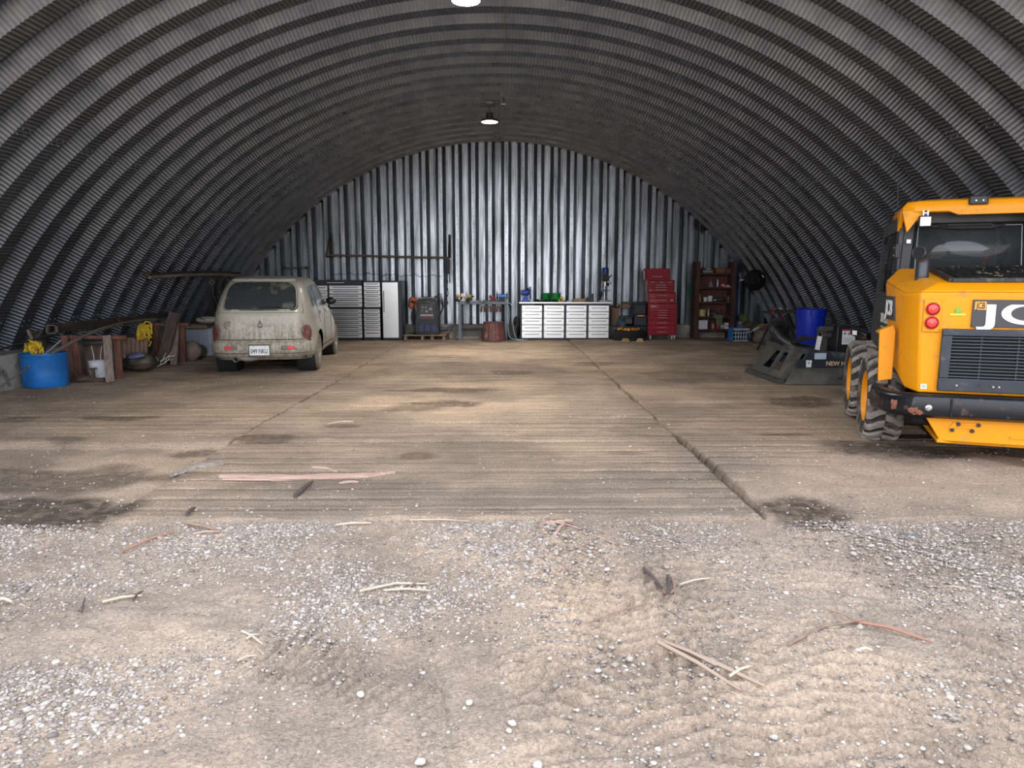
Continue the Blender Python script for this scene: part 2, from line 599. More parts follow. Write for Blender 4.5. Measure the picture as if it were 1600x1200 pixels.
Zg += np.where((Xg > 1.68), 1, 0) * .055 * np.clip((7.0 - Yg) / .5, 0, 1) * np.clip((Yg - 4.38) / .5, 0, 1) * np.clip((6.5 - Xg) / 3.5, 0, 1)
Zg += (1 - boards) * .022 * fbm(Xg * 1.8, Yg * 1.8, 21, 4) + .004 * fbm(Xg * 9, Yg * 9, 22, 2)
Zg -= np.where((Xg < -2.58) & (Yg < Y0F + ROW), .035 * np.clip((Y0F + ROW - Yg) / .1, 0, 1), 0)
# worn pads tilt a little mat by mat
Zg += .010 * hb[(colid * 17 + ((Yg - Y0F) // ROW).astype(int) * 5) % 400, 1]

Zg[0, :] = -.12      # the front edge of the mats turns down into the dirt

def set_attr(o, name, a):
    at_ = o.data.attributes.new(name, 'FLOAT', 'POINT')
    at_.data.foreach_set('value', np.asarray(a, dtype=np.float32).ravel())

def ground_material(name, planks):
    m = bpy.data.materials.new(name); m.use_nodes = True
    nt = m.node_tree; L = nt.links; N = nt.nodes; b = N['Principled BSDF']
    b.inputs['Roughness'].default_value = .95; b.inputs['Specular IOR Level'].default_value = .15
    tc = N.new('ShaderNodeTexCoord')
    def noise(scale, detail=6, rough=.6, vec=None):
        n = N.new('ShaderNodeTexNoise'); n.inputs['Scale'].default_value = scale; n.inputs['Detail'].default_value = detail; n.inputs['Roughness'].default_value = rough
        L.new(vec or tc.outputs['Object'], n.inputs['Vector']); return n.outputs['Fac']
    def ramp(f, p0, c0, p1, c1):
        r = N.new('ShaderNodeValToRGB'); e = r.color_ramp.elements
        e[0].position = p0; e[1].position = p1; e[0].color = (*c0, 1); e[1].color = (*c1, 1); L.new(f, r.inputs[0]); return r.outputs[0]
    def mix(f, a, c, mode='MIX'):
        x = N.new('ShaderNodeMixRGB'); x.blend_type = mode
        if isinstance(f, float): x.inputs[0].default_value = f
        else: L.new(f, x.inputs[0])
        for i, q in ((1, a), (2, c)):
            if isinstance(q, tuple): x.inputs[i].default_value = (*q, 1)
            else: L.new(q, x.inputs[i])
        return x.outputs[0]
    def attr(nm):
        a = N.new('ShaderNodeAttribute'); a.attribute_name = nm; return a.outputs['Fac']
    D0, D1, D2 = DIRT0, DIRT1, DIRT2
    dirt = ramp(noise(.9, 7), .32, D0, .70, D1)
    warm = ramp(noise(.45, 4), .46, (0, 0, 0), .66, (1, 1, 1))
    dirt = mix(warm, dirt, D2)
    fine = ramp(noise(60, 4, .7), .30, (.62, .62, .62), .70, (1.30, 1.28, 1.25))
    c = mix(1.0, dirt, fine, 'MULTIPLY')
    # pale grit
    v = N.new('ShaderNodeTexVoronoi'); v.inputs['Scale'].default_value = 85; L.new(tc.outputs['Object'], v.inputs['Vector'])
    sp = ramp(v.outputs['Distance'], .16, (1, 1, 1), .26, (0, 0, 0))
    sel = ramp(v.outputs['Color'], .70, (0, 0, 0), .74, (1, 1, 1))
    pat = ramp(noise(1.6, 4), .46, (.05, .05, .05), .62, (1, 1, 1))
    f = mix(1.0, mix(1.0, sp, sel, 'MULTIPLY'), pat, 'MULTIPLY')
    c = mix(f, c, (.48, .42, .36))
    hgt = noise(42, 6, .7)
    if planks:
        mp = N.new('ShaderNodeMapping'); mp.inputs['Scale'].default_value = (.5, 22, 1); L.new(tc.outputs['Object'], mp.inputs[0])
        g = noise(1, 7, .65, mp.outputs[0])
        gr = ramp(g, .30, (.58, .575, .57), .68, (1.08, 1.085, 1.09))
        c2 = mix(1.0, c, gr, 'MULTIPLY')
        worn = ramp(noise(1.3, 4), .60, (0, 0, 0), .75, (1, 1, 1))
        c2 = mix(mix(1.0, worn, ramp(g, .55, (0, 0, 0), .7, (1, 1, 1)), 'MULTIPLY'), c2, (.30, .235, .20))
        c = mix(attr('boards'), c, c2)
        c = mix(attr('gap'), c, (.035, .028, .022))
        ad = N.new('ShaderNodeMath'); ad.operation = 'ADD'; L.new(hgt, ad.inputs[0]); L.new(g, ad.inputs[1]); hgt = ad.outputs[0]
    c = mix(mix(1.0, attr('stain'), ramp(noise(14, 5), .25, (.45, .45, .45), .6, (1, 1, 1)), 'MULTIPLY'), c, (.085, .060, .044))
    L.new(c, b.inputs['Base Color'])
    bp = N.new('ShaderNodeBump'); bp.inputs['Strength'].default_value = .9; bp.inputs['Distance'].default_value = .018
    L.new(hgt, bp.inputs['Height'])
    v2 = N.new('ShaderNodeTexVoronoi'); v2.inputs['Scale'].default_value = 110; L.new(tc.outputs['Object'], v2.inputs['Vector'])
    bp2 = N.new('ShaderNodeBump'); bp2.inputs['Strength'].default_value = .7; bp2.inputs['Distance'].default_value = .006; bp2.invert = True
    L.new(v2.outputs['Distance'], bp2.inputs['Height']); L.new(bp.outputs[0], bp2.inputs['Normal']); L.new(bp2.outputs[0], b.inputs['Normal'])
    return m
DIRT0, DIRT1, DIRT2 = (.29, .220, .165), (.47, .365, .280), (.56, .410, .285)
floor = fast_mesh('floor', np.stack([Xg, Yg, Zg], -1).reshape(-1, 3), grid_faces(len(ys), len(xs_)), [ground_material('dusty timber mats', True)])
tag(floor, 'floor of worn timber mats under a coat of dust', kind='structure')
set_attr(floor, 'stain', stain_field(Xg, Yg))
set_attr(floor, 'boards', boards)
jn = np.maximum.reduce([np.exp(-((Xg - j + .012 * vnoise(Yg * 2, Yg * 0, 8)) / .013) ** 2) for j in (-2.58, 1.68)])
gapf = np.clip(groove * .65 * (1 - .9 * fill) * boards + jn * (.6 + .4 * vnoise(Yg * 3, Xg * 0 + 1, 5)), 0, 1)
set_attr(floor, 'gap', gapf)

# the dirt at and beyond the doorway
xa = np.concatenate([np.linspace(-45, -6, 30), np.arange(-5.8, -3.4, .05), np.arange(-3.4, 3.6, .0135), np.arange(3.6, 6, .05), np.linspace(6.2, 45, 30)])
ya = np.concatenate([np.linspace(-60, .6, 50), np.arange(.65, 1.5, .04), np.arange(1.5, 4.37, .0125), [4.372, 4.40]])
Xd, Yd = np.meshgrid(xa, ya)
Zd = .035 * fbm(Xd * .7, Yd * .7, 60, 4) + .010 * fbm(Xd * 4, Yd * 4, 61, 4)
near = np.clip((Yd - .8) / .6, 0, 1) * np.clip((6 - np.abs(Xd)) / 1, 0, 1)
lump = fbm(Xd * 1.6, Yd * 1.6, 77, 3)
Zd += near * (.030 * np.clip(lump, 0, 1) + .009 * fbm(Xd * 11, Yd * 11, 78, 4))
def track(x, y, p, q, hw, pitch, vee, amp, seed, curve=0.0):
    """lug prints pressed along a line from p to q"""
    p = np.array(p[:2]); q = np.array(q[:2]); d = q - p; Ln = np.hypot(*d); d = d / Ln
    s = (x - p[0]) * d[0] + (y - p[1]) * d[1]; n = -(x - p[0]) * d[1] + (y - p[1]) * d[0]
    n = n + curve * (s - Ln / 2) ** 2
    m = np.clip((hw - np.abs(n)) / .06, 0, 1) * np.clip((s + .2) / .3, 0, 1) * np.clip((Ln + .2 - s) / .3, 0, 1)
    ph = (s + vee * np.abs(n) + .035 * fbm(x * 3, y * 3, seed, 3)) / pitch
    t = ph - np.floor(ph)
    saw = np.where(t < .75, t / .75, (1 - t) / .25)
    keep = np.clip(.75 + .8 * vnoise(x * 2.3, y * 2.3, seed + 5), .1, 1)
    return m * keep * amp * (saw - .5)
for p, q, hw, pi_, ve, am, sd, cv in ((G(930, 800), G(1010, 1130), .38, .085, .35, .055, 101, .05), (G(1300, 790), G(1420, 1200), .30, .080, -.30, .05, 102, -.04),
                                      (G(1200, 850), G(1080, 1060), .25, .075, .25, .045, 103, 0), (G(420, 1010), G(640, 1060), .22, .06, .2, .035, 104, 0),
                                      (G(1130, 980), G(1250, 1200), .26, .085, .3, .05, 105, 0), (G(1480, 800), G(1560, 1000), .34, .09, .25, .05, 106, 0), (G(860, 1010), G(930, 1200), .24, .075, -.3, .04, 107, 0), (G(1090, 850), G(1060, 960), .30, .085, .2, .04, 108, 0), (G(1560, 980), G(1640, 1200), .24, .09, .2, .05, 109, 0)):
    Zd += track(Xd, Yd, p, q, hw, pi_, ve, am, sd, cv)
# ribbed car tyre prints running lengthways
for p, q, hw in ((G(650, 960), G(700, 1230), .085), (G(770, 960), G(775, 1080), .07)):
    d = np.array((q - p)[:2]); Ln = np.hypot(*d); d = d / Ln
    s = (Xd - p.x) * d[0] + (Yd - p.y) * d[1]; n = -(Xd - p.x) * d[1] + (Yd - p.y) * d[0]
    m = np.clip((hw - np.abs(n)) / .03, 0, 1) * np.clip((s + .1) / .2, 0, 1) * np.clip((Ln - s) / .2, 0, 1)
    Zd += m * (-.008 + .005 * np.cos(n * 2 * PI / .034) + .002 * np.sin(s * 2 * PI / .03))
Zd -= .02
fr = np.clip((Yd - 4.05) / .32, 0, 1)
Zd = Zd * (1 - fr * .8) - .012 * fr
Zd -= np.where((Xd > 1.68) & (Yd > 4.0), 0, 0)
dirt_ground = fast_mesh('dirt_ground', np.stack([Xd, Yd, Zd], -1).reshape(-1, 3), grid_faces(len(ya), len(xa)), [ground_material('sandy dirt', False)])
tag(dirt_ground, 'sandy gravelly dirt in front of the shed with tyre prints', kind='structure')
set_attr(dirt_ground, 'stain', stain_field(Xd, Yd))

GXA, GYA, GZD, GXS, GYS, GZG = xa, ya, Zd, xs_, ys, Zg
def ground_z(x, y):
    """height of the dirt or floor under a point"""
    ax, ay, az = (GXA, GYA, GZD) if y < 4.37 else (GXS, GYS, GZG)
    j = int(min(max(np.searchsorted(ax, x), 1), len(ax) - 1)); i = int(min(max(np.searchsorted(ay, y), 1), len(ay) - 1))
    return float(max(az[i, j], az[i - 1, j], az[i, j - 1], az[i - 1, j - 1]))

# gravel: loose stones nobody could count
ico_v = []
ph = (1 + 5 ** .5) / 2
for a, b in ((-1, ph), (1, ph), (-1, -ph), (1, -ph)): ico_v.append((a, b, 0))
for a, b in ((-1, ph), (1, ph), (-1, -ph), (1, -ph)): ico_v.append((0, a, b))
for a, b in ((ph, -1), (ph, 1), (-ph, -1), (-ph, 1)): ico_v.append((a, 0, b))
ico_v = np.array(ico_v) / math.hypot(1, ph)
ico_f = np.array([(0, 11, 5), (0, 5, 1), (0, 1, 7), (0, 7, 10), (0, 10, 11), (1, 5, 9), (5, 11, 4), (11, 10, 2), (10, 7, 6), (7, 1, 8), (3, 9, 4), (3, 4, 2), (3, 2, 6), (3, 6, 8), (3, 8, 9), (4, 9, 5), (2, 4, 11), (6, 2, 10), (8, 6, 7), (9, 8, 1)])
def stone_positions(n, x0, x1, y0, y1, thr, f, seed, hard=.25):
    g = np.random.default_rng(seed)
    x = g.uniform(x0, x1, n); y = g.uniform(y0, y1, n)
    d = np.clip((fbm(x * f, y * f, 300, 4) - thr) / hard, 0.02, 1)
    k = g.uniform(0, 1, n) < d
    return x[k], y[k]
def make_gravel(name, x, y, smin, smax, seed, m, power=2.5):
    g = np.random.default_rng(seed); n = len(x)
    s = smin if smax is None else smin + (smax - smin) * g.uniform(0, 1, n) ** power
    sc = s[:, None] * g.uniform(.65, 1.25, (n, 3)); sc[:, 2] *= .62
    jit = g.uniform(.80, 1.18, (n, 12, 1))
    a = g.uniform(0, 2 * PI, n)
    P = ico_v[None] * jit * sc[:, None, :]
    c, s_ = np.cos(a)[:, None], np.sin(a)[:, None]
    X = P[..., 0] * c - P[..., 1] * s_; Y = P[..., 0] * s_ + P[..., 1] * c
    z = np.array([ground_z(p, q) for p, q in zip(x, y)])
    Z = P[..., 2] + z[:, None] - s[:, None] * .02
    V = np.stack([X + x[:, None], Y + y[:, None], Z], -1).reshape(-1, 3)
    F = (ico_f[None] + (np.arange(n) * 12)[:, None, None]).reshape(-1, 3)
    return fast_mesh(name, V, F, [m], smooth=False)
def stone_mat():
    m = bpy.data.materials.new('mixed gravel'); m.use_nodes = True
    nt = m.node_tree; b = nt.nodes['Principled BSDF']; b.inputs['Roughness'].default_value = .85
    g = nt.nodes.new('ShaderNodeNewGeometry'); r = nt.nodes.new('ShaderNodeValToRGB')
    e = r.color_ramp.elements; e[0].position = 0; e[0].color = (.17, .135, .115, 1); e[1].position = 1; e[1].color = (.58, .51, .45, 1)
    for p, c in ((.25, (.27, .215, .175)), (.5, (.35, .285, .235)), (.75, (.42, .35, .295)), (.9, (.50, .435, .375))):
        q = r.color_ramp.elements.new(p); q.color = (*c, 1)
    nt.links.new(g.outputs['Random Per Island'], r.inputs[0]); nt.links.new(r.outputs[0], b.inputs['Base Color'])
    return m
M_stone = stone_mat()
x1_, y1_ = stone_positions(210000, -3.6, 4.2, 1.45, 4.36, -.45, 1.25, 401, 1.7)
x2_, y2_ = stone_positions(42000, -3.4, 3.6, 1.45, 4.3, -.15, 1.25, 403, 1.4)
sz = np.random.default_rng(8)
S_ = np.concatenate([.003 + .0075 * sz.uniform(0, 1, len(x1_)) ** 2.4, .006 + .013 * sz.uniform(0, 1, len(x2_)) ** 2.6])
o = make_gravel('gravel', np.concatenate([x1_, x2_]), np.concatenate([y1_, y2_]), S_, None, 402, M_stone); tag(o, 'loose grey and tan gravel strewn in patches over the dirt at the doorway', 'gravel', kind='stuff')
g_ = np.random.default_rng(9)
x = g_.uniform(-6.5, 6.5, 5200); y = 4.4 + 10 * g_.uniform(0, 1, 5200) ** 1.8
d = np.clip((fbm(x * .6, y * .6, 500, 3) + .25 + .5 * (np.abs(x) > 2.6) * (y < 7)) / .5, .05, 1)
k = g_.uniform(0, 1, len(x)) < d
o = make_gravel('floor_grit', x[k], y[k], .004, .013, 406, M_stone, 2.5); o.parent = floor; tag(o, 'pale grit scattered over the timber mats', kind='stuff')
# ------------------------------------------------------------------ ceiling lamps
def make_lamp(px, py, z, lab, power):
    p = G(px, py, z)
    t = thing('ceiling_lamp', lab, 'lamp', (p.x, p.y, z), 0, 'round lamps under the crown of the roof')
    m = MB(); m.lathe([(0.0, .17), (.07, .17), (.08, .05), (.17, .03), (.175, -.01), (.165, -.012)], 28)
    m.build('housing', mat('lamp housing', (.12, .12, .13), .4, .6), t)
    m = MB(); m.lathe([(.165, -.008), (.10, -.016), (0.0, -.018)], 28)
    m.build('lens', mat('lit lamp lens', (1, 1, 1), .5, emit=(1, .98, .95), estr=30.0), t)
    m = MB(); zt = arch_z(p.x) - z
    m.tube([(0, 0, .16), (0, 0, zt + .05)], .012, 8); m.box((0, 0, zt - .03), (.12, .05, .05)); m.build('hanger', mat('lamp hanger', (.25, .25, .26), .4, .7), t)
    ld = bpy.data.lights.new('ceiling_lamp_glow', 'AREA'); ld.shape = 'DISK'; ld.size = .30; ld.spread = R(115); ld.energy = power; ld.color = (1, .97, .92)
    lo = bpy.data.objects.new('ceiling_lamp_glow', ld); COL.objects.link(lo); lo.parent = t; lo.location = (0, 0, -.03)
    return t
make_lamp(728, 0, 4.72, 'blazing round lamp under the roof crown nearest the doorway', 80)
make_lamp(765, 190, 4.72, 'lit round lamp under the roof crown farther in, near the back wall', 80)
# ------------------------------------------------------------------ shared paints
Y_ = mat('loader yellow paint', (.74, .28, .002), .42, 0, var=.04, vscale=2, dirt=(.38, .22, .06), dirt_amt=.05, dscale=7, spec=.35)
NAVY = mat('dark blue-grey paint', (.035, .042, .055), .42, .2, var=.2, dirt=(.14, .125, .11), dirt_amt=.12, dscale=6)
BLK = mat('black plastic', (.018, .018, .02), .5, 0, bump=.1)
BLKP = mat('scuffed black paint', (.012, .013, .016), .28, .2, dirt=(.16, .075, .05), dirt_amt=.10, dscale=9)
RUB = mat('dusty tyre rubber', (.030, .029, .028), .85, 0, bump=.3, dirt=(.17, .145, .12), dirt_amt=.30, dscale=9)
LUG = mat('dried mud on lugs', (.26, .225, .19), .95, 0, bump=.5, bscale=30, var=.25, vscale=12, dirt=(.035, .033, .03), dirt_amt=.18, dscale=14)
GLS = mat('dark tinted glass', (.05, .06, .065), .08, 0, spec=.8, coat=.5, alpha=.42)
WHT = mat('white lettering', (.85, .85, .86), .5)
CHR = mat('bright steel', (.62, .63, .65), .22, .95)
REDL = mat('red lamp lens', (.55, .01, .012), .18, 0, coat=.6)
WORN = mat('worn bright metal', (.42, .42, .43), .38, .8, dirt=(.12, .09, .07), dirt_amt=.2, dscale=20)

# ------------------------------------------------------------------ skid steer loader
L = thing('skid_steer_loader', 'yellow and black skid steer loader parked at the right, its rear to the doorway', 'loader', (4.31, 6.33, 0), R(-20))
def loader_wheel(x, y, side):
    m = MB(); w = .145
    m.lathe([(.235, -w * .9), (.27, -w), (.34, -w - .012), (.385, -w), (.40, -w * .7), (.402, 0), (.40, w * .7), (.385, w), (.34, w + .012), (.27, w), (.235, w * .9)], 48, axis='x')
    t = m.build('tyre', RUB, L, loc=(x, y, .425))
    m = MB(); n = 19
    for k in range(n):
        a0 = 2 * PI * k / n
        for s in (-1, 1):
            off = PI / n if s > 0 else 0
            P = []
            for q, (xx, da) in enumerate(((.0, 0), (.06, .05), (.115, .15), (.155, .19))):
                a = a0 + off + da
                r = (.428, .430, .426, .398)[q]
                P.append((xx * s, a, r))
            vs = []; hw = .038
            for (xx, a, r) in P:
                for aa, rr_ in ((a - hw / r, r - .045), (a - hw * .75 / r, r), (a + hw * .75 / r, r), (a + hw / r, r - .045)):
                    vs.append((xx, rr_ * math.cos(aa), rr_ * math.sin(aa)))
            fs = [(3, 2, 1, 0), (12, 13, 14, 15)]
            for i in range(3):
                for j in range(3):
                    fs.append((i * 4 + j, i * 4 + j + 1, i * 4 + j + 5, i * 4 + j + 4))
            m.add(vs, fs)
    m.build('tread_lugs', LUG, t, bevel=.005, seg=1)
    m = MB(); o = side * -.03
    m.lathe([(.238, -.13), (.24, -.135), (.225, -.12), (.21, -.06), (.20, .0), (.12, .02), (.07, .0), (.0, .0)] if side < 0 else [(.238, .13), (.24, .135), (.225, .12), (.21, .06), (.20, 0), (.12, -.02), (.07, 0), (0, 0)], 36, axis='x')
    r = m.build('rim', Y_, t)
    m = MB()
    for k in range(8):
        a = 2 * PI * k / 8
        m.cyl((side * .0, .10 * math.cos(a), .10 * math.sin(a)), (side * .03, .10 * math.cos(a), .10 * math.sin(a)), .011, n=6)
    m.cyl((0, 0, 0), (side * .05, 0, 0), .045, n=14)
    m.build('wheel_hub', WORN, t)
    t.name = 'wheel'
    return t
for x, y in ((-.80, 0), (-.80, 1.30), (.80, 0), (.80, 1.30)):
    loader_wheel(x, y, -1 if x < 0 else 1)

# chassis and belly
m = MB(); m.box2((-.62, -.72, .30), (.62, 1.75, .72)); m.box2((-.64, -.2, .60), (-.50, 1.7, .98)); m.box2((.50, -.2, .60), (.64, 1.7, .98))
m.build('chassis', BLKP, L, bevel=.02)
m = MB()
m.prism([(-.60, .42), (.60, .42), (.60, .20), (-.38, .20), (-.48, .22)], -.93, -.90, 'y')
m.prism([(-.93, .20), (-.93, .23), (-.3, .30), (-.3, .24)], -.5, .6, 'x')
bp_ = m.build('belly_plate', Y_, L, bevel=.006)
m = MB()
for q in (-.36, -.22): m.cyl((q, -.932, .365), (q, -.945, .365), .016, n=10)
for q in (-.40, -.26): m.cyl((q, -.932, .315), (q, -.945, .315), .016, n=10)
m.build_each('bolt', BLK, bp_)
m = MB(); m.box((-.29, -.935, .368), (.13, .012, .012)); m.box((-.33, -.935, .34), (.11, .012, .010)); m.box((.25, -.935, .28), (.5, .014, .016)); m.box((-.395, -.935, .345), (.03, .012, .06), (0, R(30), 0))
m.build_each('weld_bead', Y_, bp_)

# rear body shell: chamfered corners, top falling back
def shell(y_in, z0, pts_bottom, pts_top, name, mt):
    m = MB(); n = len(pts_bottom)
    m.add([(*p,) for p in pts_bottom] + [(*p,) for p in pts_top], [tuple(reversed(range(n))), tuple(range(n, 2 * n))] + [(i, (i + 1) % n, (i + 1) % n + n, i + n) for i in range(n)])
    return m
bot = [(-.66, -.90, .60), (.66, -.90, .60), (.74, -.78, .62), (.76, .02, .80), (-.76, .02, .80), (-.74, -.78, .62)]
top = [(-.70, -.93, 1.42), (.70, -.93, 1.42), (.79, -.78, 1.40), (.82, .04, 1.50), (-.82, .04, 1.50), (-.79, -.78, 1.40)]
m = shell(0, 0, bot, top, '', None)
body = m.build('rear_body', Y_, L, bevel=.018, seg=3)
m = MB()
tb = [(-.70, -.93, 1.42), (.70, -.93, 1.42), (.79, -.78, 1.40), (.82, .04, 1.50), (-.82, .04, 1.50), (-.79, -.78, 1.40)]
tt = [(-.58, -.86, 1.485), (.60, -.86, 1.485), (.66, -.74, 1.50), (.70, .02, 1.62), (-.72, .02, 1.62), (-.64, -.62, 1.52)]
m = shell(0, 0, tb, tt, '', None)
m.build('hood', Y_, L, bevel=.014, seg=3)
# black louvred engine cover lying on the hood
m = MB()
def hz(y): return 1.49 + (y + .86) * .15
for x0, x1, y0, y1 in ((-.46, .56, -.82, -.775), (-.46, .56, -.10, -.06)):
    m.add([(x0, y0, hz(y0)), (x1, y0, hz(y0)), (x1, y1, hz(y1)), (x0, y1, hz(y1)), (x0, y0, hz(y0) + .03), (x1, y0, hz(y0) + .03), (x1, y1, hz(y1) + .03), (x0, y1, hz(y1) + .03)],
          [(3, 2, 1, 0), (4, 5, 6, 7), (0, 1, 5, 4), (1, 2, 6, 5), (2, 3, 7, 6), (3, 0, 4, 7)])
for xa_, xb_ in ((-.46, -.50), (.56, .58)):
    m.bar((xa_, -.80, hz(-.8) + .015), (xb_, -.06, hz(-.06) + .015), .05, .03)
k = -.44
while k < .55:
    m.bar((k + .05, -.79, hz(-.79) + .018), (k - .02, -.08, hz(-.08) + .018), .012, .028); k += .034
m.add([(-.45, -.80, hz(-.8) + .002), (.56, -.80, hz(-.8) + .002), (.57, -.07, hz(-.07) + .002), (-.49, -.07, hz(-.07) + .002)], [(0, 1, 2, 3)])
lv = m.build('engine_cover', mat('matt black louvres', (.02, .022, .024), .5, .2, dirt=(.16, .14, .11), dirt_amt=.15, dscale=12), L)
m = MB(); rr = random.Random(3)
for k in range(46):
    x = rr.uniform(-.38, .55); y = rr.uniform(-.76, -.1); a = rr.uniform(0, PI); l = rr.uniform(.012, .04)
    m.bar((x, y, hz(y) + .036), (x + l * math.cos(a), y + l * math.sin(a), hz(y + l * math.sin(a)) + .037), .003, .002)
tag(m.build('straw_bits', mat('dry straw', (.50, .42, .25), .9), lv), kind='stuff')

# dark rear grille door
ZG0, ZG1 = .63, 1.13
m = MB()
YR = lambda z: -.905 - .03 * (z - .6) / .82
def rearbox(m, x0, x1, z0, z1, t0, t1):
    m.add([(x0, YR(z0) - t0, z0), (x1, YR(z0) - t0, z0), (x1, YR(z1) - t0, z1), (x0, YR(z1) - t0, z1), (x0, YR(z0) - t1, z0), (x1, YR(z0) - t1, z0), (x1, YR(z1) - t1, z1), (x0, YR(z1) - t1, z1)],
          [(0, 1, 2, 3), (7, 6, 5, 4), (4, 5, 1, 0), (5, 6, 2, 1), (6, 7, 3, 2), (7, 4, 0, 3)])
for a in ((-.53, .53, ZG0, .735), (-.53, .53, 1.075, ZG1), (-.53, -.46, .735, 1.075), (.46, .53, .735, 1.075)):
    rearbox(m, *a, 0, .045)
gr = m.build('grille_frame', NAVY, L, bevel=.006)
m = MB(); rearbox(m, -.46, .46, .735, 1.075, .0, .006); m.build('grille_recess', mat('deep black', (.004, .004, .005), .8), gr)
m = MB()
for k in range(13):
    z = .745 + k * .0262
    m.box((0, YR(z) - .026, z), (.92, .020, .007), (R(-25), 0, 0))
for q in (-.25, .0, .25): m.box((q, YR(.9) - .012, .905), (.010, .01, .34))
m.build('grille_slats', mat('grille bars', (.05, .052, .058), .4, .4), gr)
m = MB(); m.box((-.235, YR(.69) - .047, .685), (.035, .006, .028)); m.build('latch_hole', BLK, gr)
m = MB()
for q in (-.40, -.15, -.11): m.cyl((q, YR(.68) - .045, .68), (q, YR(.68) - .051, .68), .007, n=8)
m.build_each('screw', CHR, gr)

# badge on the rear: dark panel, orange square, JCB
m = MB(); rearbox(m, -.335, .44, 1.145, 1.36, 0, .012); bd = m.build('badge_panel', mat('badge dark grey', (.045, .045, .05), .4), L, bevel=.003)
m = MB(); rearbox(m, -.322, -.245, 1.282, 1.345, .012, .016); m.build('badge_square', mat('badge orange', (.85, .36, .06), .45), bd)
text_mesh('badge_lettering', 'JCB', .068, BLK, bd, (-.284, YR(1.3) - .0175, 1.312), (PI / 2, 0, 0), .0008, .0015, .8, fit=.062)
text_mesh('lettering', 'JCB', .235, WHT, bd, (.06, YR(1.25) - .015, 1.247), (PI / 2 - .03, 0, 0), .002, .0045, 1.12, fit=.73)
# same badge on the left flank
def on_flank(y, z):    # left flank surface between bottom and top outline
    return -.74 - (z - .6) * .07 - (y + .78) * .03
m = MB()
q = [(-.40, 1.16), (-.06, 1.16), (-.06, 1.37), (-.40, 1.37)]
m.add([(on_flank(y, z) - .006, y, z) for y, z in q] + [(on_flank(y, z) + .01, y, z) for y, z in q], [(3, 2, 1, 0), (4, 5, 6, 7), (0, 1, 5, 4), (1, 2, 6, 5), (2, 3, 7, 6), (3, 0, 4, 7)])
sb = m.build('side_badge', MATS['badge dark grey'], L)
text_mesh('side_lettering', 'JCB', .185, WHT, sb, (on_flank(-.23, 1.265) - .016, -.23, 1.262), (PI / 2, 0, R(-88.3)), .002, .004, .95, fit=.31)
m = MB(); m.prism([(-.12, 1.10), (.0, 1.10), (-.02, .86), (-.08, .86)], -.80, -.785, 'x'); m.build('flank_vent', BLK, L)
# tail lights
for s in (-1, 1):
    m = MB(); rearbox(m, s * .61 - .062, s * .61 + .062, 1.10, 1.36, 0, .012)
    tp = m.build('tail_light', Y_, L, bevel=.012)
    for z in (1.285, 1.175):
        m = MB(); m.lathe([(.0, -.022), (.035, -.020), (.044, -.010), (.047, 0)], 24, (s * .61, YR(z) - .014, z), 'y')
        m.build('lens', REDL, tp)
        m = MB(); m.lathe([(.049, .0), (.052, -.012), (.046, -.013), (.045, 0)], 24, (s * .61, YR(z) - .012, z), 'y', closed=True)
        m.build('bezel', mat('red bezel', (.30, .015, .015), .4), tp)
        m = MB(); m.blob((s * .61, YR(z) - .034, z), (.014, .004, .014), 10); m.build('bulb_spot', mat('bright red core', (.9, .10, .08), .3), tp)
m = MB(); rearbox(m, -.645, -.600, .635, .675, 0, .003); st = m.build('white_sticker', WHT, L)
m = MB(); rearbox(m, -.635, -.610, .645, .665, .003, .004); m.build('sticker_print', mat('pale green print', (.25, .5, .35), .6), st)
# small green and yellow dealer mark: bar with a disc above it
m = MB(); rearbox(m, -.485, -.375, 1.235, 1.250, 0, .003); dm = m.build('dealer_mark', mat('mark yellow', (.75, .62, .03), .5), L)
m = MB(); m.lathe([(0, -.003), (.020, -.003), (.022, 0)], 16, (-.43, YR(1.27), 1.275), 'y'); rearbox(m, -.455, -.405, 1.252, 1.258, 0, .003); m.build('mark_disc', mat('mark green', (.18, .38, .05), .5), dm)

# heavy rear bumper wrapping both corners
m = MB()
outer = [(-.94, -.42), (-.96, -.62), (-.88, -.88), (-.70, -1.02), (.70, -1.02), (.88, -.88), (.96, -.62), (.94, -.42)]
inner = [(x * .90, y + .10 if abs(x) < .8 else y) for x, y in outer]
ring = lambda z, o: [(x * (1 + o / abs(x) if abs(x) > .1 else 1), y - o, z) for x, y in outer]
rows = [[(x, y, .60) for x, y in inner], ring(.605, -.03), ring(.58, 0), ring(.50, .012), ring(.44, .005), ring(.41, -.03), [(x, y, .41) for x, y in inner]]
m.grid(rows)
n = len(outer)
for e in (0, n - 1):
    m.add([r[e] for r in rows], [tuple(range(7)) if e else tuple(reversed(range(7)))])
bpr = m.build('rear_bumper', BLKP, L, bevel=.01, seg=2)
m = MB(); m.lathe([(0, -.012), (.018, -.014), (.024, -.012), (.03, 0)], 20, (-.60, -1.035, .50), 'y'); m.build('bumper_bolt', CHR, bpr)
m = MB(); m.box((-.44, -1.034, .50), (.012, .01, .16)); m.build('bumper_seam', MATS['deep black'], bpr)
m = MB(); m.blob((-.83, -.945, .50), (.03, .012, .035), 11, .35, 3); m.blob((-.68, -1.026, .475), (.045, .006, .028), 13, .45, 5)
m.build_each('rust_patch', mat('flaking rust', (.20, .07, .04), .9, bump=.6), bpr)
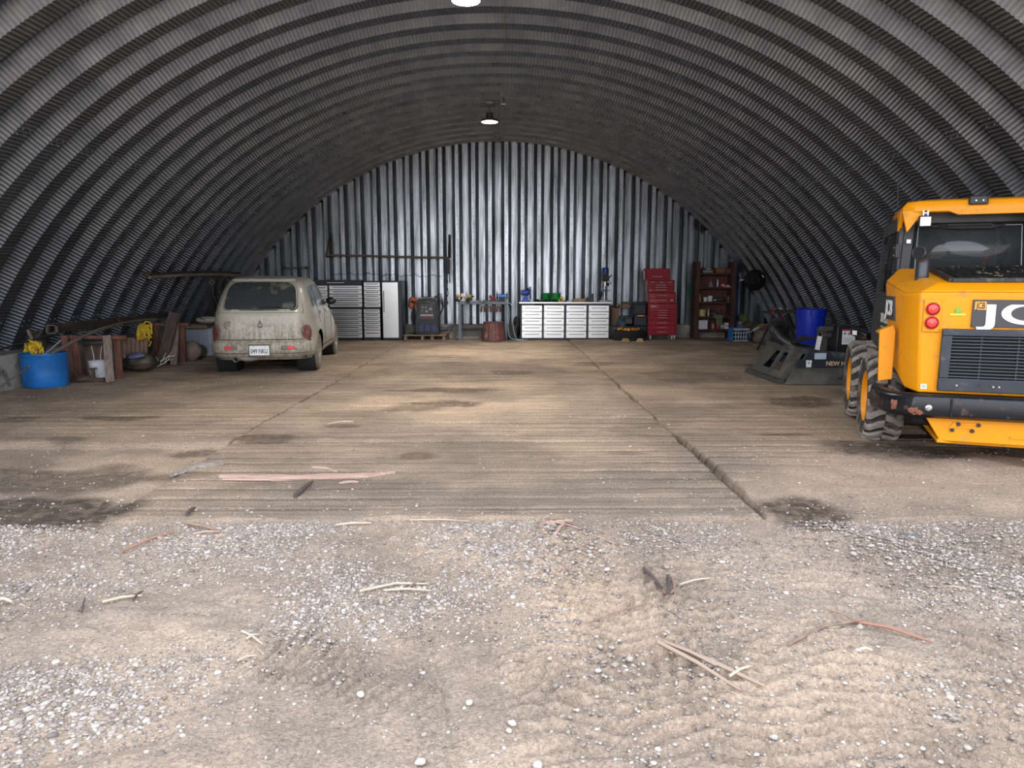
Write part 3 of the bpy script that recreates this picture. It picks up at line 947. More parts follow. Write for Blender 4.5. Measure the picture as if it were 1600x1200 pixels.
# fender plates behind the wheels
for s in (-1, 1):
    m = MB(); m.prism([(s * .925, 1.08), (s * .82, 1.13), (s * .80, 1.08), (s * .80, .66), (s * .91, .64)], -.56, -.53, 'y'); m.prism([(s * .925, 1.07), (s * .82, 1.12), (s * .82, 1.10), (s * .925, 1.05)], -.55, -.35, 'y')
    m.build('fender', Y_, L, bevel=.006)
# exhaust stack with a curved outlet
m = MB()
ex0 = (-.63, -.52)
pts = [(*ex0, 1.42), (*ex0, 1.56), (*ex0, 1.655)]
for k in range(1, 8):
    a = R(k * 13)
    pts.append((ex0[0] - .045 * (1 - math.cos(a)), ex0[1] - .075 * (1 - math.cos(a)), 1.655 + .085 * math.sin(a)))
m.tube(pts, .050, 18, caps=False)
q = pts[-1]; d = Vector((-.045, -.075, .012)).normalized()
ex = m.build('exhaust_pipe', mat('heat-blued steel', (.075, .08, .095), .38, .6), L, solid=.004)
m = MB(); m.tube([Vector(pts[-1]) + d * -.02, Vector(pts[-1]) + d * .012], .050, 18, False); m.build('exhaust_tip', MATS['heat-blued steel'], ex, solid=.004)
m = MB(); m.tube([Vector(pts[-1]) + d * .006, Vector(pts[-1]) + d * .008], .046, 18, True); m.build('exhaust_bore', MATS['deep black'], ex)

# cab: frame posts, roof, glass
XL, XR = -.70, .38
cab = MB()
def post(a, b, w=.07, d=.07): cab.bar(a, b, w, d, (0, 1, 0))
post((XL + .02, .10, 1.35), (XL + .06, .14, 2.12), .09, .09); post((XR, .10, 1.4), (XR - .02, .14, 2.12), .09, .09)
post((XL + .02, 1.22, .80), (XL + .08, 1.10, 2.10), .05, .06); post((XR, 1.22, .80), (XR - .04, 1.10, 2.10), .05, .06)
cab.box2((XL, .10, 2.02), (XR + .03, .18, 2.14)); cab.box2((XL, .10, 1.42), (XR + .03, .17, 1.56))
cab.box2((XL + .02, 1.08, 2.04), (XR, 1.16, 2.12)); cab.box2((XL, .1, .72), (XR, 1.25, .84))
cab.box2((XL + .03, .1, 2.05), (XL + .09, 1.15, 2.13)); cab.box2((XR - .06, .1, 2.05), (XR, 1.15, 2.13))
cf = cab.build('cab_frame', BLK, L, bevel=.012)
m = MB(); m.add([(XL + .09, .105, 1.57), (XR - .10, .105, 1.57), (XR - .11, .135, 2.03), (XL + .11, .135, 2.03)], [(0, 1, 2, 3)]); m.build('rear_window', GLS, cf, solid=.006)
m = MB()
for a, b in (((XL + .12, .10, 1.58), (XL + .13, .128, 2.0)), ((XL + .13, .128, 2.0), (XR - .14, .128, 2.0)), ((XR - .12, .10, 1.58), (XR - .14, .128, 2.0))): m.tube([a, b], .004, 6)
m.build('window_seal', mat('pale seal line', (.30, .32, .34), .6), cf)
m = MB(); m.box((XL + .045, .045, 1.865), (.034, .012, .034)); m.box((XR - .035, .045, 1.865), (.034, .012, .034)); m.build_each('reflector', mat('white reflector', (.85, .86, .88), .3, emit=None), cf)
m = MB(); m.add([(XL + .10, 1.17, .9), (XR - .06, 1.17, .9), (XR - .08, 1.11, 2.04), (XL + .12, 1.11, 2.04)], [(0, 1, 2, 3)]); m.build('windscreen', GLS, cf, solid=.006)
m = MB(); m.box2((XR - .012, .16, .84), (XR, 1.15, 2.06)); m.build('right_screen', BLK, cf)
m = MB(); m.tube([(-.62, .2, 2.02), (-.3, .1, 1.985), (.0, .1, 1.98), (.18, .16, 2.02)], .014, 8); m.tube([(-.35, .085, 2.005), (.0, .085, 2.005)], .012, 8); m.tube([(-.5, .09, 2.0), (-.36, .08, 2.01)], .008, 6)
m.build('wiring_loom', BLK, cf)
m = MB(); m.tube([(XR - .07, .05, 2.0), (XR - .05, .03, 1.93), (XR - .09, .04, 1.90), (XR - .12, .06, 1.94)], .014, 8); m.build('cable_loop', mat('grey cable', (.10, .10, .11), .5), cf)
# seat and a red lever inside the cab
m = MB(); m.box((-.18, .62, 1.15), (.5, .45, .16)); m.box((-.18, .40, 1.38), (.40, .12, .34), (R(-8), 0, 0)); m.build('seat', mat('black seat vinyl', (.03, .03, .032), .6), cf, bevel=.04)
m = MB(); m.tube([(.02, .5, 1.5), (.03, .42, 1.62), (.06, .40, 1.72)], .012, 8); m.blob((.06, .40, 1.73), .022, 8); m.build('lever', mat('red lever', (.5, .02, .05), .4), cf)
# left door with glass, hinges and the model lettering
m = MB()
DX = XL - .006
outline = [(.06, .92), (.10, 2.02), (.16, 2.08), (.98, 2.05), (1.08, 1.96), (1.48, .98), (1.42, .84), (.4, .80)]
hole = [(.16, 1.42), (.19, 1.92), (.24, 1.97), (.94, 1.95), (1.02, 1.88), (1.10, 1.46), (1.06, 1.40), (.4, 1.38)]
n = len(outline)
for xx, fl in ((DX - .022, 0), (DX + .012, 1)):
    m.add([(xx, *p) for p in outline] + [(xx, *p) for p in hole], [((i, i + n, (i + 1) % n + n, (i + 1) % n) if fl else (i, (i + 1) % n, (i + 1) % n + n, i + n)) for i in range(n)])
for P_, fl in ((outline, 0), (hole, 1)):
    m.add([(DX - .022, *p) for p in P_] + [(DX + .012, *p) for p in P_], [((i, i + n, (i + 1) % n + n, (i + 1) % n) if not fl else (i, (i + 1) % n, (i + 1) % n + n, i + n)) for i in range(n)])
door = m.build('door', mat('charcoal door', (.030, .032, .034), .45, .1, dirt=(.10, .095, .085), dirt_amt=.1), L, smooth=30)
m = MB(); m.add([(DX - .004, *p) for p in hole], [tuple(range(n))]); m.build('door_glass', GLS, door)
m = MB()
for z in (1.78, 1.1): m.box((DX - .03, .10, z), (.04, .075, .13))
m.build_each('hinge', BLK, door, bevel=.006)
m = MB(); m.cyl((DX - .05, .11, 1.81), (DX - .058, .11, 1.81), .009, n=8); m.cyl((DX - .05, .11, 1.74), (DX - .058, .11, 1.74), .009, n=8); m.build_each('hinge_bolt', CHR, door)
m = MB(); m.box((DX - .03, .16, 1.44), (.012, .02, .12)); m.build('door_latch', CHR, door)
m = MB(); m.tube([(DX - .03, .52, 1.36), (DX - .07, .56, 1.36), (DX - .07, .72, 1.36), (DX - .03, .76, 1.36)], .010, 8); m.build('door_handle', BLK, door)
text_mesh('model_lettering', '330 ECO', .125, mat('pale green lettering', (.62, .68, .62), .5), door, (DX - .026, .58, 1.13), (PI / 2, R(0), R(-90)), .001, .004, 1.0)
m = MB(); m.box((DX - .024, .56, 1.045), (.004, .46, .012)); m.build('lettering_bar', mat('pale yellow stripe', (.62, .60, .25), .5), door)
m = MB(); m.box((DX - .026, .16, 1.13), (.01, .07, .16)); m.build('grey_plate', mat('grey plate', (.16, .17, .18), .5), door)
# yellow roof with turned-down rear corners
m = MB()
rt = [(XL - .03, .02), (XL + .06, -.06), (.90, -.06), (.96, .02), (.96, 1.05), (.86, 1.15), (XL + .12, 1.10), (XL + .04, 1.0)]
n = len(rt)
def inset(P_, k): return [((x - .1) * k + .1, (y - .55) * k + .55) for x, y in P_]
lay = [[(x, y, 2.115) for x, y in rt], [(x, y, 2.165) for x, y in rt], [(x, y, 2.215) for x, y in inset(rt, .95)], [(x, y, 2.235) for x, y in inset(rt, .80)]]
vs = [p for r in lay for p in r]; fs = [tuple(reversed(range(n))), tuple(range(3 * n, 4 * n))]
for j in range(3): fs += [(j * n + i, j * n + (i + 1) % n, (j + 1) * n + (i + 1) % n, (j + 1) * n + i) for i in range(n)]
m.add(vs, fs)
rf = m.build('roof', Y_, L, bevel=.01)
m = MB()
m.prism([(XL - .04, 2.13), (XL + .24, 2.13), (XL + .14, 2.10), (XL + .07, 2.03), (XL + .01, 1.94)], -.05, .0, 'y')
m.prism([(.0, 2.13), (.16, 2.13), (.12, 1.96)], XL - .045, XL - .01, 'x')
m.prism([(XL + .30, 2.13), (XR + .2, 2.13), (XR + .1, 2.085), (XL + .40, 2.085)], -.06, -.03, 'y')
m.build('roof_corner', Y_, rf, bevel=.004)
m = MB(); m.box((-.155, -.055, 2.205), (.15, .06, .075), taper=.9); m.build('beacon_mount', BLK, rf, bevel=.01)
m = MB(); m.cyl((-.18, -.088, 2.20), (-.18, -.094, 2.20), .006, n=8); m.cyl((-.125, -.088, 2.20), (-.125, -.094, 2.20), .006, n=8); m.build_each('beacon_bolt', CHR, rf)
m = MB(); m.tube([(XL - .02, .35, 2.2), (XL - .03, .36, 2.42)], .006, 6); m.build('aerial', BLK, rf)
for x in (-.56, .27):
    m = MB(); m.box((x, -.085, 2.03), (.105, .05, .10)); m.box((x, -.075, 2.095), (.045, .03, .06)); wl_ = m.build('work_light', BLK, L, bevel=.01)
    m = MB(); m.box((x, -.113, 2.03), (.085, .008, .08)); m.build('light_lens', mat('clear lamp glass', (.80, .83, .86), .15, coat=.8, var=.2, vscale=40), wl_, bevel=.008)
    m = MB(); m.box((x - .018, -.094, 2.105), (.012, .006, .045)); m.box((x + .018, -.094, 2.105), (.012, .006, .045)); m.box((x, -.094, 2.105), (.03, .006, .01)); m.build('light_bracket', WHT, wl_)
# single lift boom on the right flank
m = MB(); m.prism([(-.55, 1.35), (-.55, 1.75), (.2, 1.98), (1.6, 1.55), (2.1, .60), (2.1, .35), (1.8, .35), (1.4, 1.25), (.2, 1.62), (-.3, 1.35)], .56, .74, 'x')
m.build('lift_boom', Y_, L, bevel=.015)
m = MB(); m.box2((-.6, 1.98, .18), (.74, 2.05, .62)); m.box2((-.60, 1.72, .50), (-.40, 2.0, .72)); m.box2((-.62, 1.3, .80), (-.46, 1.85, .95)); m.build('quick_hitch', BLKP, L, bevel=.01)
m = MB(); m.bar((-.72, 1.62, .86), (-.86, 1.86, .93), .11, .10); arm = m.build('front_guard', BLKP, L, bevel=.02)
m = MB(); m.box((-.865, 1.72, .91), (.004, .08, .05), (0, 0, R(30))); m.build('guard_sticker', WHT, arm)

# ------------------------------------------------------------------ brush cutter attachment, its hitch plate turned to the aisle
C = thing('brush_cutter', 'dark grey brush cutter attachment with slotted hitch plate, beside the yellow loader', 'attachment', (4.1, 10.3, 0))
CG = mat('dusty grey steel', (.085, .085, .08), .6, .3, var=.15, dirt=(.13, .12, .10), dirt_amt=.3, dscale=3)
m = MB()    # hitch plate with two openings, leaning away from the aisle
def hp(v, w):   # v along y 0..1.42, w up the plate 0..1
    return (.02 + .27 * w, .02 + 1.40 * v, .04 + .44 * w)
def quad(m, pts, t=.022):
    nrm = Vector((-.44, 0, .27)).normalized() * t
    P_ = [Vector(hp(*p)) for p in pts]
    k = len(P_)
    m.add([p + nrm for p in P_] + P_, [tuple(reversed(range(k))), tuple(range(k, 2 * k))] + [(i, i + k, (i + 1) % k + k, (i + 1) % k) for i in range(k)])
for pts in ([(0, 0), (1, 0), (1, .25), (0, .25)], [(0, .25), (.22, .25), (.30, .85), (0, .85)], [(.44, .25), (.52, .25), (.52, .85), (.44, .85)], [(.75, .25), (1, .25), (1, .85), (.66, .85)], [(0, .85), (1, .85), (1, 1), (0, 1)], [(.30, .85), (.40, .85), (.44, .80), (.44, .85)]):
    quad(m, pts)
hpz = m.build('hitch_plate', CG, C)
m = MB(); m.tube([hp(-.02, 1.02), hp(1.02, 1.02)], .042, 12); m.build('top_tube', CG, hpz)
m = MB(); m.box((-.03, .72, .035), (.10, 1.44, .07)); m.box((-.07, .72, .012), (.06, 1.44, .02)); m.build('lower_lip', CG, hpz, bevel=.006)
m = MB()
for v in (.10, .16, .34, .42, .48, .72, .80): m.box((-.06, v * 1.4, .072), (.012, .05, .01))
m.build_each('lip_slot', MATS['deep black'], hpz)
# deck
m = MB()
m.prism([(-.02, .0), (.34, .52), (.42, .52), (.42, .0)], -.06, -.03, 'y')
m.prism([(.0, .0), (.34, .52), (.42, .52), (.42, .0)], 1.45, 1.48, 'y')
dk = [(.05, .02), (.05, .27), (.22, .36), (2.1, .36), (2.1, .02)]
m.prism([(.20, .26), (.28, .36), (2.0, .36), (2.0, .26)], -.10, 1.6, 'y')
m.build('deck', NAVY, C, bevel=.006)
m = MB()
m.add([(.10, -.10, .27), (2.0, -.16, .27), (2.0, -.24, .02), (-.02, -.14, .02), (.10, -.07, .27), (2.0, -.13, .27), (2.0, -.21, .02), (-.02, -.11, .02)], [(3, 2, 1, 0), (4, 5, 6, 7), (0, 1, 5, 4), (2, 3, 7, 6), (1, 2, 6, 5), (3, 0, 4, 7)])
sk = m.build('side_skirt', CG, C, bevel=.004)
m = MB(); m.add([(.70, -.166, .10), (1.9, -.225, .06), (1.9, -.172, .26), (.95, -.146, .25)], [(0, 1, 2, 3)]); m.build('rubber_flap', BLK, sk, solid=.01)
m = MB(); m.box2((.12, -.14, .27), (2.0, -.08, .38)); bnd = m.build('name_band', NAVY, C, bevel=.004)
text_mesh('lettering', 'NEW HOLLAND', .085, mat('tan lettering', (.62, .45, .25), .6), bnd, (.86, -.144, .325), (PI / 2, 0, 0), .001, .003, 1.0)
m = MB(); m.box((.30, -.143, .325), (.07, .004, .10), taper=1.2); sg = m.build('warning_sticker', WHT, bnd)
m = MB(); m.lathe([(.010, 0), (.018, -.001), (.018, 0)], 12, (.30, -.147, .335), 'y'); m.build('sticker_print', BLK, sg)
m = MB(); m.prism([(.30, .36), (.42, .52), (.55, .50), (2.0, .40), (2.0, .36)], -.02, 1.45, 'y'); m.build('deck_top', mat('blue-grey deck paint', (.05, .06, .075), .5, .3, dirt=(.18, .17, .15), dirt_amt=.2), C, bevel=.006)
m = MB(); m.box((.46, -.145, .435), (.17, .004, .09)); m.build('deck_label', mat('pale blue label', (.50, .58, .68), .5), C)
m = MB(); m.box2((.76, .02, .42), (1.14, .44, .86)); bx_ = m.build('motor_housing', mat('black housing', (.012, .012, .014), .45), C, bevel=.015)
m = MB(); m.box((.93, .016, .70), (.19, .006, .22)); lb = m.build('warning_label', WHT, bx_)
m = MB(); m.box((.93, .012, .80), (.19, .004, .025)); m.build('label_red_strip', mat('label red', (.55, .03, .03), .5), lb)
m = MB()
for x, z in ((.87, .75), (.93, .745), (.985, .74)): m.box((x, .012, z), (.03, .004, .03), (0, .4, 0))
for k in range(4): m.box((.93, .012, .62 + k * .022), (.15, .004, .005))
m.build('label_print', mat('print grey', (.2, .2, .22), .6), lb)
m = MB(); m.box((.60, .15, .62), (.10, .16, .42)); m.cyl((.55, .1, .72), (.70, .1, .72), .05, n=14); m.box((.61, .05, .82), (.20, .05, .07)); vb = m.build('valve_block', mat('greasy grey metal', (.11, .105, .10), .5, .5), C, bevel=.01)
m = MB(); m.box((.50, .05, .56), (.05, .05, .30), (0, R(8), 0)); m.build('valve_guard', WHT, C)
m = MB()
for k in range(4):
    z = .50 + k * .02
    m.tube([(.35, .55 + .05 * k, .56), (.42, .40, .62 + .02 * k), (.50, .25, .66), (.60, .12, .66 + .02 * k)], .016, 8)
m.build_each('hydraulic_hose', BLK, C)

def hose(name, lab, pts, r, mt, n=10, rings=0):
    # smooth the path
    P_ = [Vector(p) for p in pts]; out = []
    for i in range(len(P_) - 1):
        p0 = P_[max(i - 1, 0)]; p1 = P_[i]; p2 = P_[i + 1]; p3 = P_[min(i + 2, len(P_) - 1)]
        for k in range(10):
            t = k / 10
            out.append(.5 * ((2 * p1) + (-p0 + p2) * t + (2 * p0 - 5 * p1 + 4 * p2 - p3) * t * t + (-p0 + 3 * p1 - 3 * p2 + p3) * t ** 3))
    out.append(P_[-1])
    m = MB(); m.tube(out, r, n)
    if rings:
        for i in range(0, len(out) - 1, rings):
            d = (out[i + 1] - out[i]).normalized()
            m.tube([out[i] - d * .006, out[i] + d * .006], r * 1.12, n)
    return m
a = at(1212, 530, 11.6)
m = hose('', '', [at(1262, 548, 10.9), at(1240, 541, 11.0), at(1222, 530, 11.1), at(1211, 517, 11.2), at(1209, 508, 11.3), at(1216, 504, 11.5), at(1224, 508, 11.6), at(1224, 520, 11.5)], .075, RUB, 12, 2)
m.v = [tuple(Vector(q) - Vector((4.1, 10.3, 0))) for q in m.v]
m.build('corrugated_hose', mat('black ribbed hose', (.022, .022, .022), .42, dirt=(.15, .14, .12), dirt_amt=.15, dscale=10), C)
# ------------------------------------------------------------------ cream station car, dusty, tail towards the door
CREAM = None
def car_paint():
    m = bpy.data.materials.new('dusty cream car paint'); m.use_nodes = True
    nt = m.node_tree; N = nt.nodes; Lk = nt.links; b = N['Principled BSDF']
    b.inputs['Coat Weight'].default_value = .35; b.inputs['Coat Roughness'].default_value = .2
    tc = N.new('ShaderNodeTexCoord')
    sep = N.new('ShaderNodeSeparateXYZ'); Lk.new(tc.outputs['Object'], sep.inputs[0])
    n1 = N.new('ShaderNodeTexNoise'); n1.inputs['Scale'].default_value = 3.2; n1.inputs['Detail'].default_value = 8; n1.inputs['Roughness'].default_value = .7
    mp = N.new('ShaderNodeMapping'); mp.inputs['Scale'].default_value = (7, 3, .9); Lk.new(tc.outputs['Object'], mp.inputs[0]); Lk.new(mp.outputs[0], n1.inputs['Vector'])
    n2 = N.new('ShaderNodeTexNoise'); n2.inputs['Scale'].default_value = 22; n2.inputs['Detail'].default_value = 5; Lk.new(tc.outputs['Object'], n2.inputs['Vector'])
    # road grime thrown up over the tail and sills, a band with its own ragged edge
    def mr(v, a, b_, c, d):
        q = N.new('ShaderNodeMapRange'); q.inputs[1].default_value = a; q.inputs[2].default_value = b_; q.inputs[3].default_value = c; q.inputs[4].default_value = d; Lk.new(v, q.inputs[0]); return q.outputs[0]
    def op(o, a, b_):
        q = N.new('ShaderNodeMath'); q.operation = o
        for i, v in enumerate((a, b_)):
            if isinstance(v, (int, float)): q.inputs[i].default_value = v
            else: Lk.new(v, q.inputs[i])
        q.use_clamp = False; return q.outputs[0]
    tail = mr(sep.outputs['Y'], -.45, -.62, 0, 1)
    low = mr(sep.outputs['Z'], 1.0, .60, 0, 1)
    patch = mr(n1.outputs['Fac'], .36, .66, 0, 1)
    f = op('MULTIPLY', op('MULTIPLY', low, patch), op('ADD', op('MULTIPLY', tail, .95), .25))
    fine = mr(n2.outputs['Fac'], .35, .65, .55, 1.25)
    f = op('MULTIPLY', f, fine)
    f = op('ADD', f, op('MULTIPLY', mr(n2.outputs['Fac'], .4, .7, 0, .16), 1.0))
    mx = N.new('ShaderNodeMixRGB'); Lk.new(f, mx.inputs[0]); mx.inputs[1].default_value = (.43, .41, .34, 1); mx.inputs[2].default_value = (.22, .185, .135, 1)
    cl = N.new('ShaderNodeClamp'); Lk.new(f, cl.inputs[0]); Lk.new(cl.outputs[0], mx.inputs[0])
    Lk.new(mx.outputs[0], b.inputs['Base Color'])
    Lk.new(mr(cl.outputs[0], 0, .6, .30, .85), b.inputs['Roughness'])
    return m
PAINT = car_paint()
car = thing('car', 'dusty cream hatchback car with mud-streaked tail, parked at the left facing the back wall', 'car', (-4.03, 12.22, 0), R(7))
WB = 2.616; YC = .9; RW = .318
ZK = [.24, .29, .34, .40, .46, .53, .555, .57, .75, .85, .95, 1.02, 1.08, 1.16, 1.25, 1.35, 1.43, 1.49, 1.535, 1.565, 1.585, 1.597]
YRK = [-.66, -.72, -.75, -.765, -.765, -.755, -.735, -.70, -.69, -.68, -.665, -.645, -.62, -.575, -.52, -.45, -.38, -.30, -.20, -.06, .15, .45]
YFK = [3.36, 3.42, 3.46, 3.48, 3.48, 3.46, 3.44, 3.43, 3.36, 3.20, 2.95, 2.55, 2.15, 2.02, 1.90, 1.76, 1.64, 1.54, 1.44, 1.32, 1.15, .95]
WK = [.76, .79, .80, .81, .815, .82, .82, .82, .82, .82, .815, .80, .785, .765, .735, .70, .665, .635, .595, .54, .44, .25]
Wz = lambda z: float(np.interp(z, ZK, WK)); YRz = lambda z: float(np.interp(z, ZK, YRK)); YFz = lambda z: float(np.interp(z, ZK, YFK))
NR, NF = 6.0, 3.6
def bulge(y, z):
    f = max(0, min(1, (.90 - z) / .25))
    f = f * f * (3 - 2 * f)
    return f * (.045 * math.exp(-((y - 0) / .52) ** 4) + .055 * math.exp(-((y - WB) / .55) ** 4))
def surf(phi, z, off=0.0):
    W = Wz(z); c, s_ = math.cos(phi), math.sin(phi)
    n = NR if s_ < 0 else NF
    Ln = (YC - YRz(z)) if s_ < 0 else (YFz(z) - YC)
    x = W * math.copysign(abs(c) ** (2 / n), c); y = YC + Ln * math.copysign(abs(s_) ** (2 / n), s_)
    x += math.copysign(bulge(y, z) * min(1, abs(x) / W), x) if abs(x) > 1e-6 else 0
    if off:
        nv = Vector((math.copysign(abs(c) ** (2 - 2 / n), c) / W, math.copysign(abs(s_) ** (2 - 2 / n), s_) / Ln, 0))
        if nv.length > 0: nv.normalize()
        x += nv.x * off; y += nv.y * off
    return (x, y, z)
def rear_at(x, z, off=0.0):
    W = Wz(z); t = max(0, 1 - (abs(x) / W) ** NR) ** (1 / NR)
    y = YC - (YC - YRz(z)) * t
    e = .01; t2 = max(0, 1 - (min(abs(x) + e, W) / W) ** NR) ** (1 / NR)
    return (x, y - off, z)
def side_at(y, z, sgn, off=0.0):
    W = Wz(z)
    Ln, n = ((YC - YRz(z)), NR) if y < YC else ((YFz(z) - YC), NF)
    x = W * max(0, 1 - min(1, abs((y - YC) / Ln)) ** n) ** (1 / n)
    x += bulge(y, z)
    return (sgn * (x + off), y, z)
zl = np.unique(np.concatenate([np.linspace(.24, 1.2, 62), np.linspace(1.2, 1.597, 26)]))
NP = 240
# parametrise so that points are spread evenly along each slice
ph0 = np.linspace(0, 2 * PI, 4000, endpoint=False)
rows = []
for z in zl:
    pts = np.array([surf(p, z) for p in ph0[::4]])
    d = np.hypot(*(np.roll(pts, -1, 0) - pts)[:, :2].T); cum = np.concatenate([[0], np.cumsum(d)])
    tgt = np.linspace(0, cum[-1], NP, endpoint=False)
    pp = np.concatenate([pts, pts[:1]])
    rows.append(np.stack([np.interp(tgt, cum, pp[:, 0]), np.interp(tgt, cum, pp[:, 1]), np.full(NP, z)], 1))
V = np.array(rows)                                   # levels x NP x 3
def arch_snap(V):
    for yw in (0, WB):
        for q in V.reshape(-1, 3):
            if abs(q[0]) > .55:
                dy, dz = q[1] - yw, q[2] - RW
                r = math.hypot(dy, dz)
                if abs(r - .375) < .022 and r > 0:
                    q[1] = yw + dy / r * .375; q[2] = RW + dz / r * .375
    return V
V = arch_snap(V)
nz = len(zl)
vs = V.reshape(-1, 3); fs = []
for i in range(nz - 1):
    for k in range(NP):
        k2 = (k + 1) % NP
        q = (i * NP + k, i * NP + k2, (i + 1) * NP + k2, (i + 1) * NP + k)
        c = vs[list(q)].mean(0)
        if abs(c[0]) > .55 and min(math.hypot(c[1], c[2] - RW), math.hypot(c[1] - WB, c[2] - RW)) < .372: continue
        fs.append(q)
m = MB(); m.add([tuple(p) for p in vs], fs + [tuple((nz - 1) * NP + k for k in range(NP))])
body = m.build('body', PAINT, car, smooth=40)
# wheel housings and underside
m = MB(); m.box2((-.70, -.62, .26), (.70, 3.3, .42))
for y in (0, WB):
    for s in (-1, 1):
        m.lathe([(.378, s * .80), (.378, s * .50), (.0, s * .50)], 30, (0, y, RW), 'x')
m.build('underbody', mat('underbody black', (.010, .010, .010), .8), car)
def patch(name, outline, mapper, mt, parent, rings=5, solid=0.0, smooth=35):
    cx_ = sum(p[0] for p in outline) / len(outline); cy_ = sum(p[1] for p in outline) / len(outline)
    P_ = []
    # densify the outline
    o2 = []
    for i, p in enumerate(outline):
        q = outline[(i + 1) % len(outline)]
        for k in range(4): o2.append((p[0] + (q[0] - p[0]) * k / 4, p[1] + (q[1] - p[1]) * k / 4))
    n = len(o2); vs = [mapper(cx_, cy_)]; fs = []
    for r in range(1, rings + 1):
        for p in o2: vs.append(mapper(cx_ + (p[0] - cx_) * r / rings, cy_ + (p[1] - cy_) * r / rings))
    for k in range(n):
        fs.append((0, 1 + k, 1 + (k + 1) % n))
        for r in range(rings - 1):
            a = 1 + r * n; b_ = a + n
            fs.append((a + k, b_ + k, b_ + (k + 1) % n, a + (k + 1) % n))
    m = MB(); m.add(vs, fs)
    return m.build(name, mt, parent, solid=solid, smooth=smooth)
def round_poly(pts, r=.05, k=5):
    out = []; n = len(pts)
    for i, p in enumerate(pts):
        a = Vector(pts[i - 1]) - Vector(p); b_ = Vector(pts[(i + 1) % n]) - Vector(p)
        ra = min(r, a.length / 2.2); rb = min(r, b_.length / 2.2)
        A = Vector(p) + a.normalized() * ra; B = Vector(p) + b_.normalized() * rb
        for j in range(k + 1):
            t = j / k
            q = A * (1 - t) ** 2 + Vector(p) * 2 * t * (1 - t) + B * t * t
            out.append((q.x, q.y))
    return out
CGL = mat('car glass with dust and painted reflection', (.040, .046, .048), .14, 0, spec=.7, dirt=(.17, .16, .135), dirt_amt=.22, dscale=2.2)  # pale patches: dust plus grey window reflections painted into the colour
rw = round_poly([(-.575, 1.055), (.575, 1.055), (.535, 1.40), (.44, 1.495), (-.44, 1.495), (-.535, 1.40)], .09)
patch('window_surround', [(x * 1.045, 1.275 + (z - 1.275) * 1.10) for x, z in rw], lambda x, z: rear_at(x, z, .003), mat('grimy trim', (.20, .175, .13), .8, dirt=(.10, .085, .06), dirt_amt=.3), body)
rwo = patch('rear_window', rw, lambda x, z: rear_at(x, z, .007), CGL, car)
m = MB(); P_ = [rear_at(-.02 + .36 * t, 1.082 + .012 * math.sin(t * 3), .022) for t in np.linspace(0, 1, 8)]; m.tube(P_, .007, 6); m.tube([rear_at(-.02, 1.05, .01), rear_at(-.02, 1.09, .024)], .012, 8); m.build('wiper', BLK, rwo)
# shut lines of the tailgate
def seam(name, P_, r=.0045, parent=body):
    m = MB(); m.tube(P_, r, 5); return m.build(name, mat('shut line', (.02, .018, .015), .9), parent)
for s in (-1, 1):
    seam('tailgate_seam', [rear_at(s * x, z, -.001) for x, z in ((.655, .57), (.665, .80), (.665, 1.0), (.65, 1.12), (.625, 1.3), (.585, 1.42), (.52, 1.50))])
seam('tailgate_seam', [rear_at(x, .567, .0) for x in np.linspace(-.66, .66, 20)], .009)
seam('tailgate_seam', [rear_at(x, 1.505 + .02 * (1 - (x / .52) ** 2), .0) for x in np.linspace(-.52, .52, 16)], .005)
seam('belt_crease', [rear_at(x, 1.0, .0) for x in np.linspace(-.66, .66, 20)], .003)
# rear spoiler lip over the window
m = MB(); P0 = [rear_at(x, 1.525, .03) for x in np.linspace(-.50, .50, 18)]; m.tube(P0, .020, 8); m.build('roof_lip', PAINT, body)
# bumper: a fuller shell round the tail
m = MB(); zb = [(.255, -.01), (.28, .02), (.33, .038), (.40, .046), (.47, .046), (.51, .040), (.535, .022), (.542, -.01)]
rows = []
for z, off in zb:
    r_ = []
    for t in np.linspace(-1, 1, 70):
        p = -PI / 2 + math.copysign(abs(t) ** 1.0, t) * (PI / 2 - .0)
        ll = surf(p, z, off)
        r_.append(ll)
    # keep only the part behind the wheel opening
    rows.append(r_)
rows = [[p for p in r_] for r_ in rows]
keep = [k for k in range(70) if all(r_[k][1] < -.40 for r_ in rows)]
m.grid([[r_[k] for k in keep] for r_ in rows])
bmp = m.build('rear_bumper', PAINT, car, smooth=50)
seam('bumper_crease', [surf(p, .355, .044) for p in np.linspace(-PI / 2 - .75, -PI / 2 + .75, 40)], .004, bmp)
# reflectors
for s in (-1, 1):
    m = MB(); x0 = s * .44
    P_ = [rear_at(x, z, .058) for x, z in ((x0 - .105, .415), (x0 + .105, .415), (x0 + .095, .475), (x0 - .105, .475))]
    Q_ = [rear_at(x, z, .03) for x, z in ((x0 - .105, .415), (x0 + .105, .415), (x0 + .095, .475), (x0 - .105, .475))]
    m.add(P_ + Q_, [(0, 1, 2, 3), (7, 6, 5, 4), (0, 4, 5, 1), (1, 5, 6, 2), (2, 6, 7, 3), (3, 7, 4, 0)])
    rf_ = m.build('reflector', mat('smoky lens', (.16, .13, .12), .35), car, bevel=.01)
    m = MB(); x1 = x0 + (.05 if s > 0 else -.045)
    m.add([rear_at(x, z, .063) for x, z in ((x1 - .05, .417), (x1 + .05, .417), (x1 + .045, .473), (x1 - .05, .473))] + [rear_at(x, z, .05) for x, z in ((x1 - .05, .417), (x1 + .05, .417), (x1 + .045, .473), (x1 - .05, .473))], [(0, 1, 2, 3), (7, 6, 5, 4), (0, 4, 5, 1), (1, 5, 6, 2), (2, 6, 7, 3), (3, 7, 4, 0)])
    m.build('red_lens', mat('pinkish red lens', (.70, .05, .07), .25, coat=.5), rf_, bevel=.006)
